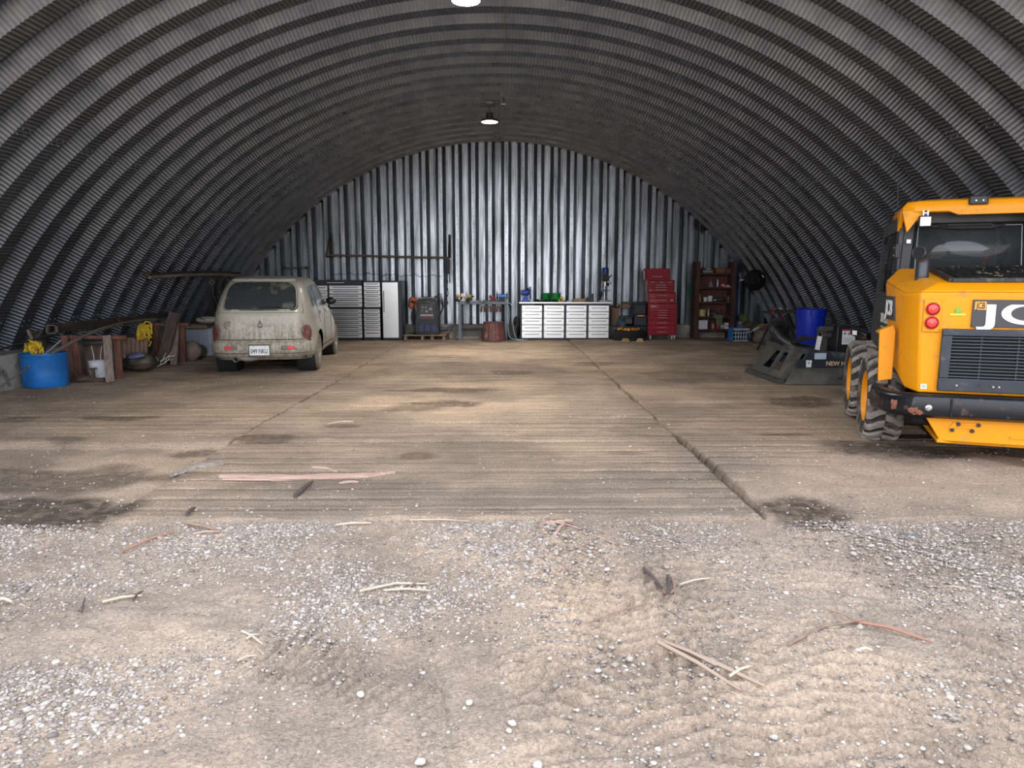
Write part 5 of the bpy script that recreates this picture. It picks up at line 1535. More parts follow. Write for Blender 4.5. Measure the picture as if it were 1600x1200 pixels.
o = m.build('grey_cable', mat('pale grey cord', (.35, .42, .46), .5)); tag(o, 'pale grey cable looping down from the bench grinder to the floor', 'cable')

# cardboard boxes, black tool cases, tool bag
KR = mat('brown cardboard', (.27, .165, .10), .9, var=.12, vscale=5)
def carton(px0, px1, py0, py1, Y, d, lab, rot=0, base=None, flaps=True):
    x0, zt_ = xz(px0, py0, Y); x1, zb_ = xz(px1, py1, Y); zb_ = base if base is not None else zb_
    t = thing('cardboard_box', lab, 'box', ((x0 + x1) / 2, Y + d / 2, zb_), rot); w = x1 - x0; h = zt_ - zb_
    m = MB()
    m.box2((-w / 2, -d / 2, 0), (w / 2, -d / 2 + .006, h)); m.box2((-w / 2, d / 2 - .006, 0), (w / 2, d / 2, h)); m.box2((-w / 2, -d / 2, 0), (-w / 2 + .006, d / 2, h)); m.box2((w / 2 - .006, -d / 2, 0), (w / 2, d / 2, h)); m.box2((-w / 2, -d / 2, 0), (w / 2, d / 2, .006))
    m.build('carton', KR, t)
    if flaps:
        m = MB(); m.bar((-w / 2, d / 2 + .03, h + .04), (w / 2, d / 2 + .03, h + .06), .12, .005, (0, -.5, 1)); m.bar((w / 2 + .03, -d / 2, h + .03), (w / 2 + .03, d / 2, h + .03), .10, .005, (-.6, 0, 1)); m.build_each('flap', KR, t)
    return t
carton(955, 967, 482, 509, 18.75, .45, 'tall plain brown cardboard box against the right end of the steel bench', 0, .36)
carton(968.5, 985, 477, 494, 18.95, .34, 'open brown cardboard box with torn flaps, topmost of the pile', 0, .80)
carton(968.5, 984, 494, 512, 18.95, .36, 'brown cardboard box supporting the open torn one', 0, .37, False)
for nm_, (px, py, Y, r_, col, lab) in enumerate(((970, 505, 18.62, (.10, .08, .13), (.03, .06, .11), 'crumpled blue bag in front of the cardboard boxes'), (974, 508, 18.58, (.09, .07, .10), (.06, .085, .08), 'grey-green cloth bundle beside the left black tool case'))):
    x, z = xz(px, py, Y); m = MB(); m.blob((0, 0, 0), r_, 14, .12, nm_ + 2); o = m.build('cloth_bundle', mat('cloth %d' % nm_, col, .8), loc=(x, Y, z)); tag(o, lab, 'bundle')
TC = mat('blue-black tool case', (.022, .028, .042), .45)
def case(px0, px1, py0, py1, Y, d, lab, base, rot=0, latch=True):
    x0, zt_ = xz(px0, py0, Y); x1, _ = xz(px1, py1, Y); w = x1 - x0; h = zt_ - base
    t = thing('tool_case', lab, 'tool case', ((x0 + x1) / 2, Y + d / 2, base), rot, 'black tool cases beside the red chest')
    m = MB(); m.box2((-w / 2, -d / 2, 0), (w / 2, d / 2, h * .80)); m.build('case_body', TC, t, bevel=.015)
    m = MB(); m.box2((-w / 2 - .006, -d / 2 - .006, h * .80), (w / 2 + .006, d / 2, h)); m.build('lid', TC, t, bevel=.012)
    for k in range(4):
        m = MB(); x = -w / 2 + w * (k + .8) / 4.6; m.box2((x - .012, -d / 2 - .012, h * .12), (x + .012, -d / 2, h * .74)); m.build('rib', mat('case rib', (.05, .06, .085), .4), t, bevel=.004)
    if latch:
        m = MB(); m.box((0, -d / 2 - .018, h * .92), (w * .55, .02, h * .13)); m.build('latch', mat('orange latch', (.75, .33, .05), .4), t, bevel=.006)
    return h
h1 = case(991, 1010, 492, 515, 18.55, .34, 'lower black tool case with an orange latch, right beside the red chest', .36)
case(991, 1009, 472, 492, 18.55, .32, 'upper black tool case stacked on the latched one by the red chest', .36 + h1 + .01, R(1), False)
case(977.5, 989, 495, 513, 18.50, .30, 'smaller black tool case tilted left of the stacked pair', .40, R(-6), False)
x0, _ = xz(976, 520, 18.5); x1, _ = xz(1011, 520, 18.5); m = MB(); m.box2((x0, 18.52, .0), (x1, 19.0, .355)); o = m.build('dark_crate', BLK, bevel=.02); tag(o, 'low black crate carrying the black tool cases', 'crate')
x, _ = xz(985, 525, 18.0); t = thing('tool_bag', 'open black tool bag of orange tools on the floor before the cases', 'bag', (x, 18.15, 0))
m = MB(); n = 24; rows = []
for r_, z in ((.36, 0), (.40, .05), (.42, .18), (.40, .26), (.37, .25), (.34, .12)):
    rows.append([(r_ * math.cos(2 * PI * k / n) * (1 + .04 * math.sin(5 * k)), r_ * .55 * math.sin(2 * PI * k / n), z + .02 * math.sin(3 * k + z * 9)) for k in range(n + 1)])
m.grid(rows); m.build('bag', mat('black canvas', (.014, .014, .016), .9, bump=.3), t)
m = MB(); m.blob((0, 0, .12), (.33, .17, .07), 14); m.build('lining', BLK, t)
m = MB(); m.tube([(-.25, -.18, .24), (-.18, -.2, .34), (.1, -.2, .37), (.22, -.18, .25)], .014, 8); m.tube([(-.1, -.24, .02), (-.02, -.30, .015), (.12, -.27, .10), (.2, -.24, .03)], .012, 8); m.build_each('strap', BLK, t)
OR = mat('orange tool plastic', (.80, .33, .03), .4)
for k, (dx, dy, dz, a) in enumerate(((-.24, -.03, .27, .3), (-.10, .03, .25, -.5), (-.02, -.06, .26, 1.1), (.07, .04, .25, .2), (.20, -.02, .26, -.3))):
    q = thing('power_tool', 'orange and black power tool in the black tool bag, %s of five' % ('leftmost', 'second from left', 'middle one', 'fourth from left', 'rightmost')[k], 'power tool', (x + dx, 18.15 + dy, dz - .02), a, 'orange tools in the black tool bag')
    m = MB(); m.cyl((-.06, 0, .05), (.05, 0, .06), .038, n=12); m.build('housing', OR, q, bevel=.006); m = MB(); m.bar((-.03, 0, .05), (-.05, 0, -.03), .03, .035, (1, 0, 0)); m.build('grip', BLK, q)
for px, a in ((977, .2), (1000, -.4)):
    xx, _ = xz(px, 531, 17.85); m = MB(); m.prism([(-.11, 0), (.11, 0), (.06, .085), (-.05, .085)], -.05, .05, 'y'); o = m.build('tan_block', mat('tan wood block', (.42, .29, .14), .8, var=.1), loc=(xx, 17.82, 0), rotz=a, bevel=.006); tag(o, 'tan block on the floor under the %s of the black tool bag' % ('left half' if px < 990 else 'right end'), 'block')

# red tool chest stack
RD = mat('red enamel', (.36, .008, .022), .35, 0, coat=.3)
GRIP = mat('pale drawer trim', (.55, .40, .42), .4, .4)
YR_ = 18.45
t, cx, z0, z1 = unit('roller_cabinet', 'red roller tool cabinet on casters, bottom of the red stack', 'tool cabinet', 1013, 1057.5, 474.5, 524, YR_, .45, [(1015.5, 1055.5, [476, 483, 486.5, 490, 494, 498, 504, 511, 518, 523.5])][:0] + [(1015.5, 1055.5, [483, 487, 490.7, 494.3, 499])] + [(1015.5, 1055.5, [501.5, 508.5, 515.5, 522.5])], RD, mat('dark red frame', (.22, .006, .016), .4), GRIP, None, None, .014, .36)
m = MB(); xb = xz(1015.5, 480, YR_)[0] - cx; m.box2((xb, -.238, xz(1015, 482.5, YR_)[1] - z0), (-xb, -.21, xz(1015, 475.5, YR_)[1] - z0)); tp = m.build('top_panel', RD, t, bevel=.004)
m = MB(); m.box((xb + .09, -.241, xz(1015, 478.5, YR_)[1] - z0), (.13, .005, .022)); m.build('name_plate', GRIP, tp)
zroll = z1; zb0 = z0
for x in (-.30, .26, .33):
    for y in (-.16, .16):
        if x == .33 and y > 0: continue
        m = MB(); m.cyl((x - .018, y, .045 - zb0), (x + .018, y, .045 - zb0), .045, n=14); m.box((x, y, .09 - zb0), (.05, .06, max(.01, zb0 - .06 + .0))); m.build('caster', mat('grey caster', (.45, .44, .44), .5), t)
m = MB(); m.tube([(-xb + .02, -.15, z1 - z0 - .02), (-xb + .06, -.15, z1 - z0 - .05), (-xb + .06, .15, z1 - z0 - .05), (-xb + .02, .15, z1 - z0 - .02)], .012, 8); m.build('push_handle', BLK, t)
t, cx, z0, z1 = unit('middle_chest', 'red two-drawer tool chest in the middle of the red stack', 'tool cabinet', 1013, 1056, 457, 474, YR_, .42, [(1015, 1054.5, [458, 466, 473.5])], RD, MATS['dark red frame'], GRIP, None, zroll, .014, .38)
m = MB(); m.box((.25, -.225, .09), (.055, .008, .05)); m.build('maker_sticker', mat('pale sticker', (.55, .40, .42), .5), t)
zm_ = z1
t, cx, z0, z1 = unit('top_chest', 'red top tool chest with open lid, uppermost of the red stack', 'tool cabinet', 1012, 1054, 437.5, 457, YR_, .40, [(1013.5, 1026, [439, 443.5]), (1026.8, 1040, [439, 443.5]), (1040.8, 1052.5, [439, 443.5]), (1014, 1052.5, [443.8, 447.2, 450.8, 456])], RD, MATS['dark red frame'], GRIP, None, zm_, .014, .42)
xa = xz(1007.5, 430, YR_ + .2)[0] - cx; xb = xz(1049, 430, YR_ + .2)[0] - cx
zl0 = z1 - z0; zl1 = xz(1020, 419.5, YR_ + .3)[1] - z0
m = MB(); m.prism([(.14, zl0), (.18, zl1), (.20, zl1), (.19, zl0)], xa, xb, 'x'); m.box2((xa, .02, zl0 + .0), (xa + .02, .19, zl1 - .06)); ld = m.build('lid', RD, t, bevel=.006)
m = MB(); m.bar(((xa + xb) / 2 - .13, .10, zl0 + .09), ((xa + xb) / 2 + .13, .10, zl0 + .09), .02, .014); m.build('lid_handle', GRIP, ld)

# brown shelving unit and everything on it
YSf = 18.55; SHW = wood('dark stained boards', (.035, .016, .013), (.10, .045, .038), 2)
SHB = wood('red-brown back boards', (.075, .026, .022), (.15, .055, .045), 2)
xL = xz(1085, 500, YSf)[0]; xL2 = xz(1091.8, 500, YSf)[0]; xR2 = xz(1141, 500, YSf)[0]; xR = xz(1148, 500, YSf)[0]; zt = xz(1090, 408.5, YSf)[1]
cx = (xL + xR) / 2; D = .42
sh = thing('shelf_unit', 'tall dark brown wooden shelf unit of five shelves right of the red chest', 'shelf', (cx, YSf + D / 2, 0))
m = MB(); m.box2((xL - cx, -D / 2, 0), (xL2 - cx, D / 2, zt)); m.build('side_post', SHW, sh, bevel=.006)
m = MB(); m.box2((xR2 - cx, -D / 2, 0), (xR - cx, D / 2, zt)); m.build('side_post', SHW, sh, bevel=.006)
SZ = []
for k, py in enumerate((426.5, 448.5, 471.5, 494.5, 514.5)):
    z = xz(1100, py, YSf)[1]; SZ.append(z)
    m = MB(); m.box2((xL2 - cx, -D / 2 + .01, z - .045), (xR2 - cx, D / 2 - .03, z)); m.build('shelf_board', SHW, sh, bevel=.004)
m = MB(); m.box2((xL2 - cx, D / 2 - .025, SZ[-1] - .1), (xR2 - cx, D / 2, xz(1100, 418, YSf)[1])); m.build('back_panel', SHB, sh)
def put(name, lab, cat, px, shelf, builder, dy=-.02):
    x = xz(px, 500, YSf + .1)[0]; t = thing(name, lab, cat, (x, YSf + D / 2 + dy, SZ[shelf] + .001)); builder(t); return t
def boxy(w, d, h, m1, lid=None, labm=None):
    def f(t):
        m = MB(); m.box((0, 0, h / 2), (w, d, h)); m.build('carton', m1, t, bevel=.006)
        if lid: m = MB(); m.box((0, 0, h + .008), (w + .02, d + .02, .03)); m.build('lid', lid, t, bevel=.005)
        if labm: m = MB(); m.box((0, -d / 2 - .002, h * .5), (w * .8, .004, h * .35)); m.build('label', labm, t)
    return f
def bottle(r, h, m1, cap):
    def f(t):
        m = MB(); m.lathe([(0, 0), (r, .002), (r, h * .72), (r * .45, h * .84), (r * .4, h * .90)], 16); m.build('bottle_body', m1, t)
        m = MB(); m.cyl((0, 0, h * .88), (0, 0, h), r * .48, n=12); m.build('cap', cap, t)
    return f
def tub(r, h, m1, lid):
    def f(t):
        m = MB(); m.lathe([(0, 0), (r * .88, 0), (r, h), (r * 1.04, h), (r * 1.04, h - .02)], 20); m.build('tub_body', m1, t)
        m = MB(); m.cyl((0, 0, h), (0, 0, h + .012), r * 1.03, n=20); m.build('lid', lid, t)
    return f
GRY = mat('grey clutter', (.16, .17, .19), .6, .2); WPL = mat('white plastic', (.62, .64, .68), .4); PLW = mat('cream white', (.60, .58, .52), .5)
put('parts_tray', 'grey tray of metal parts on the top shelf, left side', 'tray', 1103, 0, boxy(.28, .22, .07, GRY, None, WORN))
def jumble(t):
    rr = random.Random(2); m = MB()
    for k in range(7): m.blob((rr.uniform(-.1, .1), rr.uniform(-.05, .05), .09 + rr.uniform(0, .03)), (.03, .03, .025), 7, .2, k)
    tag(m.build('metal_parts', WORN, t), kind='stuff')
jumble([o for o in bpy.data.objects if o.name.startswith('parts_tray')][0])
put('wooden_box', 'orange-brown wooden box on the top shelf, middle', 'box', 1122.5, 0, boxy(.23, .2, .13, mat('orange-brown wood', (.20, .085, .045), .7)))
put('wooden_box', 'dark red-brown box on the top shelf, right end', 'box', 1135, 0, boxy(.16, .2, .12, mat('dull red-brown', (.11, .04, .035), .7)))
def funnel(t):
    m = MB(); m.lathe([(.075, 0), (.07, .02), (.02, .14), (.014, .18), (.012, .18), (.015, .14), (.06, .015)], 18); m.build('cone', mat('clear grey plastic', (.22, .22, .23), .3), t)
put('funnel', 'upturned grey funnel on the second shelf', 'funnel', 1110, 1, funnel)
put('tube_bottle', 'slim white bottle standing on the second shelf', 'bottle', 1120.5, 1, bottle(.024, .21, WPL, WPL))
put('red_carton', 'small red and white carton on the second shelf', 'box', 1128.5, 1, boxy(.11, .08, .09, mat('red carton', (.45, .06, .05), .5), None, WPL))
put('red_carton', 'smaller flat red and white carton, rightmost on the second shelf', 'box', 1136, 1, boxy(.09, .08, .06, MATS['red carton'], None, WPL))
put('paper_sheet', 'pale folded sheet lying at the right end of the second shelf', 'paper', 1135, 1, lambda t: (lambda m: (m.box((0, -.16, .006), (.24, .06, .012)), m.build('sheet', PLW, t)))(MB()), -.0)
put('spray_bottle', 'slim yellow bottle on the third shelf, far left', 'bottle', 1094, 2, bottle(.026, .20, mat('yellow bottle', (.55, .50, .08), .4), WPL))
put('paint_tin', 'short white tin on the third shelf', 'tin', 1102.5, 2, tub(.05, .10, WPL, PLW))
put('paint_jug', 'taller white jug on the third shelf', 'jug', 1109.5, 2, boxy(.10, .09, .15, WPL))
put('blue_tin', 'small blue tin with a white label on the third shelf', 'tin', 1116.5, 2, boxy(.09, .08, .08, mat('dark blue tin', (.02, .03, .12), .4), None, WPL))
put('rag_pile', 'dark grey-green rag heap on the third shelf', 'rag', 1127, 2, lambda t: (lambda m: (m.blob((0, 0, .05), (.13, .10, .055), 14, .15, 3), m.blob((0, .05, .13), (.05, .04, .09), 10, .2, 5), m.build('rags', mat('dark rag', (.07, .065, .055), .95), t)))(MB()))
put('wicker_basket', 'small brown lattice basket at the right of the third shelf', 'basket', 1139, 2, boxy(.12, .12, .14, mat('brown wicker', (.17, .10, .065), .8, bump=.6, bscale=90)))
put('yellow_tub', 'pale yellow-green round tub on the fourth shelf, far left', 'tub', 1098, 3, tub(.10, .16, mat('pale yellow tub', (.50, .48, .16), .45), mat('pale yellow lid', (.55, .53, .20), .45)))
put('slim_bottle', 'slim cream bottle on the fourth shelf beside the yellow tub', 'bottle', 1108, 3, bottle(.022, .20, PLW, WPL))
def helm(t):
    m = MB(); m.blob((-.03, 0, .06), (.10, .09, .06), 12, .12, 8); m.build('shell', mat('grey mesh', (.07, .08, .10), .6, .2), t); m = MB(); m.tube([(.04, 0, .03), (.08, -.03, .12), (.09, -.03, .22)], .010, 6); m.build('stem', mat('dark red tube', (.20, .04, .04), .5), t)
put('hose_nozzle', 'grey nozzle with a dark red stem on the fourth shelf', 'nozzle', 1119, 3, helm)
def gloves(t):
    m = MB(); m.blob((0, 0, 0), (.12, .03, .07), 14, .15, 2); m.blob((.03, -.01, -.10), (.08, .03, .12), 12, .15, 6); m.build('cloth', mat('camouflage cloth', (.14, .15, .09), .95, var=.4, vscale=18), t)
x = xz(1122, 500, YSf - .02)[0]; t = thing('camo_cloth', 'green patterned cloth hanging over the fourth shelf edge', 'cloth', (x, YSf - .035, SZ[3] - .02)); gloves(t)
put('storage_box', 'white lidded storage box on the bottom shelf, left', 'box', 1098, 4, boxy(.24, .26, .21, WPL, WPL))
put('spray_can', 'tan bottle with a dark cap on the bottom shelf', 'bottle', 1116, 4, bottle(.045, .18, mat('tan bottle', (.35, .26, .14), .5), BLK))
put('red_bottle', 'red bottle on the bottom shelf below the hanging cloth', 'bottle', 1123.5, 4, bottle(.045, .24, mat('red bottle', (.40, .02, .03), .4), WPL))
put('grey_tin', 'grey-green tin right of the red bottle on the bottom shelf', 'tin', 1129.5, 4, boxy(.09, .10, .15, mat('grey-green tin', (.20, .26, .24), .5), None, WPL))
put('white_carton', 'white printed carton at the right of the bottom shelf', 'box', 1137.5, 4, boxy(.15, .14, .16, WPL, None, mat('faded red print', (.45, .30, .30), .6)))
# things by the shelf
x, _ = xz(1151.5, 450, 18.7); zt = xz(1151, 415, 18.7)[1]; m = MB(); m.box2((-.045, -.05, 0), (.045, .05, zt)); o = m.build('blue_post', mat('dark blue paint', (.008, .018, .11), .4, .1), loc=(x, 18.75, 0), bevel=.01); tag(o, 'upright dark blue steel post behind the right side of the shelf unit', 'post')
x, z = xz(1081, 455, 19.0); m = MB(); m.blob((0, 0, 0), (.07, .04, .26), 12, .15, 3); m.tube([(.0, 0, .2), (.02, 0, .45), (.05, .02, .55)], .008, 6); o = m.build('green_rope', mat('green rope', (.02, .14, .06), .8, bump=.8, bscale=80), loc=(x, 19.05, z)); tag(o, 'green rope bundle hanging left of the shelf unit', 'rope')
# milk crate with open lattice sides
Yk = 17.95; x0, zt = xz(1145, 514, Yk); x1, _ = xz(1170, 514, Yk)
t = thing('milk_crate', 'blue and white plastic crate on the floor at the foot of the shelf unit', 'crate', ((x0 + x1) / 2, Yk + .17, 0), R(4)); w = (x1 - x0) / 2; CRB = mat('crate blue', (.05, .20, .50), .45)
def lattice(m, a, b, z0_, z1_, n, nz_, th=.012):
    a = Vector(a); b = Vector(b)
    for k in range(n + 1):
        p = a + (b - a) * k / n; m.box((p.x, p.y, (z0_ + z1_) / 2), (.016, .012, z1_ - z0_))
    for k in range(nz_ + 1):
        z = z0_ + (z1_ - z0_) * k / nz_; m.bar((a.x, a.y, z), (b.x, b.y, z), .012, .022)
m = MB(); lattice(m, (-w, -.17, 0), (w, -.17, 0), .01, zt, 6, 3); m.bar((-w, -.172, zt - .012), (w, -.172, zt - .012), .016, .03); m.build('front_panel', mat('crate pale grey', (.50, .58, .64), .45), t)
for a, b in (((-w, .17, 0), (w, .17, 0)), ((-w, -.17, 0), (-w, .17, 0)), ((w, -.17, 0), (w, .17, 0))):
    m = MB(); lattice(m, a, b, .01, zt, 6, 3); m.build('side_panel', CRB, t)
m = MB(); m.box((0, 0, .008), (2 * w, .34, .012)); m.build('crate_floor', CRB, t); m = MB(); m.blob((0, .02, .14), (.16, .12, .11), 12, .15, 4); m.build('contents', mat('dark contents', (.02, .02, .025), .8), t)
# junk behind the work stand
def lump(name, lab, cat, px, py, Y, r_, col, seed, noise=.16, base=None, rough=.9):
    x, z = xz(px, py, Y); m = MB(); m.blob((0, 0, 0), r_, 22, noise, seed); o = m.build(name, mat(name + ' ' + lab[:18], col, rough, bump=.4, bscale=12, var=.25, vscale=6), loc=(x, Y, max(z, r_[2] * .8) if base is None else base)); return tag(o, lab, cat)
lump('olive_sack', 'olive green sack slumped on the footing right of the blue post', 'sack', 1161, 499, 19.15, (.17, .12, .15), (.13, .14, .05), 3, base=.47)
lump('pale_rag', 'pale cloth beside the olive sack', 'rag', 1155, 506, 19.0, (.08, .07, .05), (.40, .38, .34), 5, base=.40)
lump('brown_tarp', 'brown tarpaulin heap right of the olive sack', 'tarp', 1176, 508, 18.75, (.34, .20, .22), (.10, .07, .055), 7, .2, base=.22)
lump('tan_canvas', 'tan canvas heap behind the black work stand', 'canvas', 1194, 523, 18.0, (.30, .22, .25), (.30, .25, .18), 9, .14, base=.18)
lump('grey_canvas', 'grey-brown canvas folded to the right of the tan heap', 'canvas', 1219, 522, 16.9, (.24, .22, .22), (.16, .145, .12), 12, .2, base=.20)
m = MB(); P_ = [at(1172, 521, 17.7), at(1180, 514, 17.7), at(1185, 512, 17.7), at(1192, 515, 17.72)]; m.tube(P_, .028, 8); o = m.build('white_pipe', WPL); tag(o, 'short bent white pipe lying on the tan canvas', 'pipe')
m = MB(); m.tube([at(1186, 515, 17.5), at(1204, 508.5, 17.4)], .03, 8); o = m.build('red_pipe', mat('dull dark red', (.16, .03, .035), .6)); tag(o, 'dull red pipe lying across the tan canvas', 'pipe')
m = MB(); m.tube([at(1171, 528, 17.6), at(1177, 518, 17.65)], .03, 8); m.blob(at(1172, 526, 17.6), (.06, .05, .10), 10, .2, 2); o = m.build('black_boot', BLK, ); tag(o, 'black rubber piece between the crate and the tan canvas', 'rubber')
# black folding work stand
t = thing('work_stand', 'black folding work stand with red joints and splayed legs', 'work stand', (0, 0, 0))
def wp(px, py, Y): return at(px, py, Y)
m = MB(); a = wp(1192, 487, 15.9); b = wp(1246, 487, 15.4); m.bar((a.x, a.y, a.z - .01), (b.x, b.y, b.z - .01), .34, .045); m.build('work_top', BLK, t, bevel=.01)
m = MB(); m.bar((a.x + .1, a.y - .1, a.z + .035), (b.x - .1, b.y - .1, a.z + .03), .10, .035); m.build('clamp_jaw', mat('dusty brown jaw', (.07, .04, .035), .7), t, bevel=.008)
for px, dz in ((1207, .0), (1219, .01), (1232, .0)):
    p = wp(px, 486, 15.5); m = MB(); m.blob((p.x, p.y - .05, p.z + .05), (.07, .05, .035), 9, .2, px); m.build('clutter', WORN, t)
legs = [((1209, 492, 15.55), (1186, 541, 15.55)), ((1207, 492, 15.9), (1222, 512, 15.9)), ((1224, 494, 15.45), (1205, 533, 15.45)), ((1227, 492, 15.6), (1237, 516, 15.6))]
for (p0, p1) in legs:
    A = wp(*p0); B = wp(*p1); d = (B - A); B = A + d * (A.z / -d.z if d.z < 0 else 1)
    m = MB(); m.bar(A, B, .04, .04, (0, 1, 0)); m.build('leg', BLK, t, bevel=.004)
m = MB()
for p0 in ((1208, 488, 15.5), (1223, 494, 15.4)): m.blob(wp(*p0), .035, 8)
m.build_each('red_joint', mat('red joint', (.35, .02, .03), .5), t)
m = MB(); A = wp(1200, 510, 15.5); B = wp(1230, 506, 15.5); m.bar(A, B, .025, .03); m.build('stretcher', BLK, t)
# tall blue bin
x, zt = xz(1269, 483, 13.75)
t = thing('blue_bin', 'tall bright blue round bin behind the brush cutter', 'bin', (x - .02, 13.75, 0))
m = MB(); m.lathe([(0, .0), (.225, .0), (.235, .02), (.268, zt - .12), (.278, zt - .12), (.282, zt - .005), (.29, zt), (.28, zt + .004), (.262, zt - .02), (.225, .04), (0, .035)], 40); bn = m.build('bin_body', mat('bright blue plastic', (.006, .03, .52), .38), t)
m = MB()
for s in (-1, 1): m.box((s * .12, -.27, zt - .06), (.012, .02, .11)); 
m.build_each('rim_rib', MATS['bright blue plastic'], t); m = MB(); m.bar((-.30, 0, zt - .05), (-.275, 0, zt - .05), .14, .03); m.bar((.30, 0, zt - .05), (.275, 0, zt - .05), .14, .03); m.build_each('side_handle', MATS['bright blue plastic'], t)
# black round reel on the roof slope
x, z = xz(1185, 437.5, 17.2)
t = thing('cable_reel', 'black round reel fixed where the right roof slope meets the back wall', 'reel', (x - .08, 17.2, z))
m = MB(); m.lathe([(0, -.03), (.22, -.03), (.245, -.02), (.255, 0), (.245, .02), (0, .03)], 36, axis='y'); m.build('reel_disc', mat('black disc', (.004, .004, .005), .6, spec=.2), t)
m = MB()
for k in range(8):
    a = k * PI / 4 + .2; m.blob((.09 * math.cos(a), -.034, .07 * math.sin(a)), (.008, .005, .008), 6)
for k in range(3): m.blob((-.02 + .04 * k, -.034, .0), (.007, .005, .007), 6)
m.build_each('rivet', WORN, t)
m = MB(); m.box((.17, -.035, .09), (.02, .01, .07), (0, R(-35), 0)); m.build('white_tag', WPL, t); m = MB(); m.tube([(-.24, 0, .01), (-.30, 0, .02), (-.33, 0, .03)], .012, 6); m.box((-.34, 0, .0), (.08, .03, .05)); m.tube([(.1, .0, .0), (.30, .05, .08)], .02, 6); m.build('bracket', WORN, t)
# dark dried leaves / torn cloth by the arch
for (px, py, w, h, lab) in ((1088, 349, .060, .21, 'dark torn flap hanging by the arch edge, left one'), (1097, 356, .05, .19, 'dark torn flap hanging by the arch edge, right one')):
    x, z = xz(px, py, 19.25); m = MB(); m.prism([(0, h), (w, h * .35), (w * .5, -.05), (.0, -h), (-w, -h * .2), (-w * .9, h * .35)], -.008, .008, 'y'); o = m.build('torn_flap', mat('dark brown flap', (.018, .014, .010), .8), loc=(x, 19.22, z)); tag(o, lab, 'flap')

# pipe rack and straps on the back wall
YQ = 19.12
t = thing('wall_pipe', 'long thin rusty pipe resting level on two wall brackets', 'pipe', at(608, 401, YQ)); o0 = Vector(t.location)
m = MB(); m.tube([at(509, 399, YQ) - o0, at(560, 399.5, YQ) - o0, at(650, 402, YQ) - o0, at(701, 402.5, YQ) - o0], .028, 10); m.build('pipe', mat('rusty pale pipe', (.20, .17, .13), .6, .3, var=.2), t)
for px0, top, lab in ((516, 364, 'dark steel wall bracket at the left end of the long pipe'), (702, 366, 'dark steel wall bracket at the right end of the long pipe')):
    p = at(px0, 400, YQ); t = thing('wall_bracket', lab, 'bracket', (p.x, YQ + .10, p.z)); zt_ = at(px0, top, YQ).z - p.z
    m = MB(); m.bar((0, .03, -.04), (0, .03, zt_), .05, .03, (0, 1, 0)); m.build('upright', mat('dark rusty steel', (.035, .028, .025), .7, .3), t)
    m = MB(); m.bar((0, .02, zt_ - .02), (-.10 if px0 < 600 else -.02, -.16, .0), .03, .02, (0, 1, 0)); m.bar((0, .03, -.02), (-.10 if px0 < 600 else -.02, -.16, -.02), .03, .025); m.build_each('arm', MATS['dark rusty steel'], t)
t = thing('hanging_strap', 'black strap and hooks hanging below the right pipe bracket', 'strap', at(700, 405, YQ - .02)); o0 = Vector(t.location)
m = MB(); m.bar((0, 0, 0), at(699.5, 428, YQ - .02) - o0, .10, .03, (0, 1, 0)); m.build('strap_pad', BLK, t, bevel=.01)
m = MB(); m.tube([(.02, 0, -.1), at(703, 442, YQ - .02) - o0], .014, 6); m.tube([(-.02, 0, -.2), at(699, 450, YQ - .02) - o0, at(700.5, 459, YQ) - o0, at(698, 462, YQ) - o0, at(699, 476, YQ) - o0], .012, 6); m.build_each('cord', BLK, t)
m = MB()
for py in (440, 452, 462, 473): m.blob(at(699, py, YQ - .02) - o0, (.022, .015, .03), 8)
m.build_each('hook', BLK, t)
t = thing('wall_rail', 'short grey pipe rail bent down at both ends, on the wall behind the car', 'rail', at(461, 420, YQ)); o0 = Vector(t.location)
m = MB(); m.tube([at(444, 430, YQ) - o0, at(444, 419, YQ) - o0, at(480, 418, YQ) - o0, at(480, 433, YQ) - o0], .022, 8); m.build('rail', mat('grey pipe', (.18, .19, .20), .5, .4), t)
m = MB()
for px in (444, 479): m.box(at(px, 418.5, YQ) - o0, (.07, .05, .07))
m.build_each('end_fitting', BLK, t)
m = MB(); P_ = []
for k in range(40):
    px = 520 + k * 4.4; P_.append(at(px, 427 + 1.6 * math.sin(k * 1.9) + 1.2 * math.sin(k * .83) + k * .12, YQ + .15))
m.tube(P_, .006, 5); o = m.build('wall_wire', mat('dark wire', (.03, .03, .03), .7)); tag(o, 'thin dark wire strung along the back wall above the cabinets', 'wire')
# small pieces high up
p = at(787, 188, 14.9); t = thing('roof_hook', 'small bright metal hook under the roof crown right of the far lamp', 'hook', (p.x, 14.9, arch_z(p.x) - .09))
m = MB(); m.tube([(0, 0, .12), (0, 0, .03), (.03, 0, .0), (.06, 0, .03)], .010, 6); m.box((0, 0, .0), (.10, .02, .03)); m.build('hook', CHR, t)
P_ = []
for k in range(14):
    y = 7.2 + k * .36; x = .02 + .012 * math.sin(k * 1.3); P_.append((x + (788 - 780) * 0, y, arch_z(x) - .02))
m = MB(); m.tube(P_, .007, 5); o = m.build('roof_cable', mat('dull white cable', (.20, .20, .20), .6)); tag(o, 'thin cable running along the roof crown toward the far lamp', 'cable')
# ------------------------------------------------------------------ heap of gear along the left wall
REDW = wood('red-stained timber', (.11, .045, .035), (.25, .105, .075), 2)
GRYW = wood('greyed timber', (.16, .115, .095), (.32, .25, .21), 2)
DRKW = wood('dark old timber', (.045, .032, .027), (.12, .085, .07), 2)
def beam(name, mt, parent, a, b, w, h, up=(0, 1, 0)):
    m = MB(); m.bar(a, b, w, h, up); return m.build(name, mt, parent, bevel=.005)
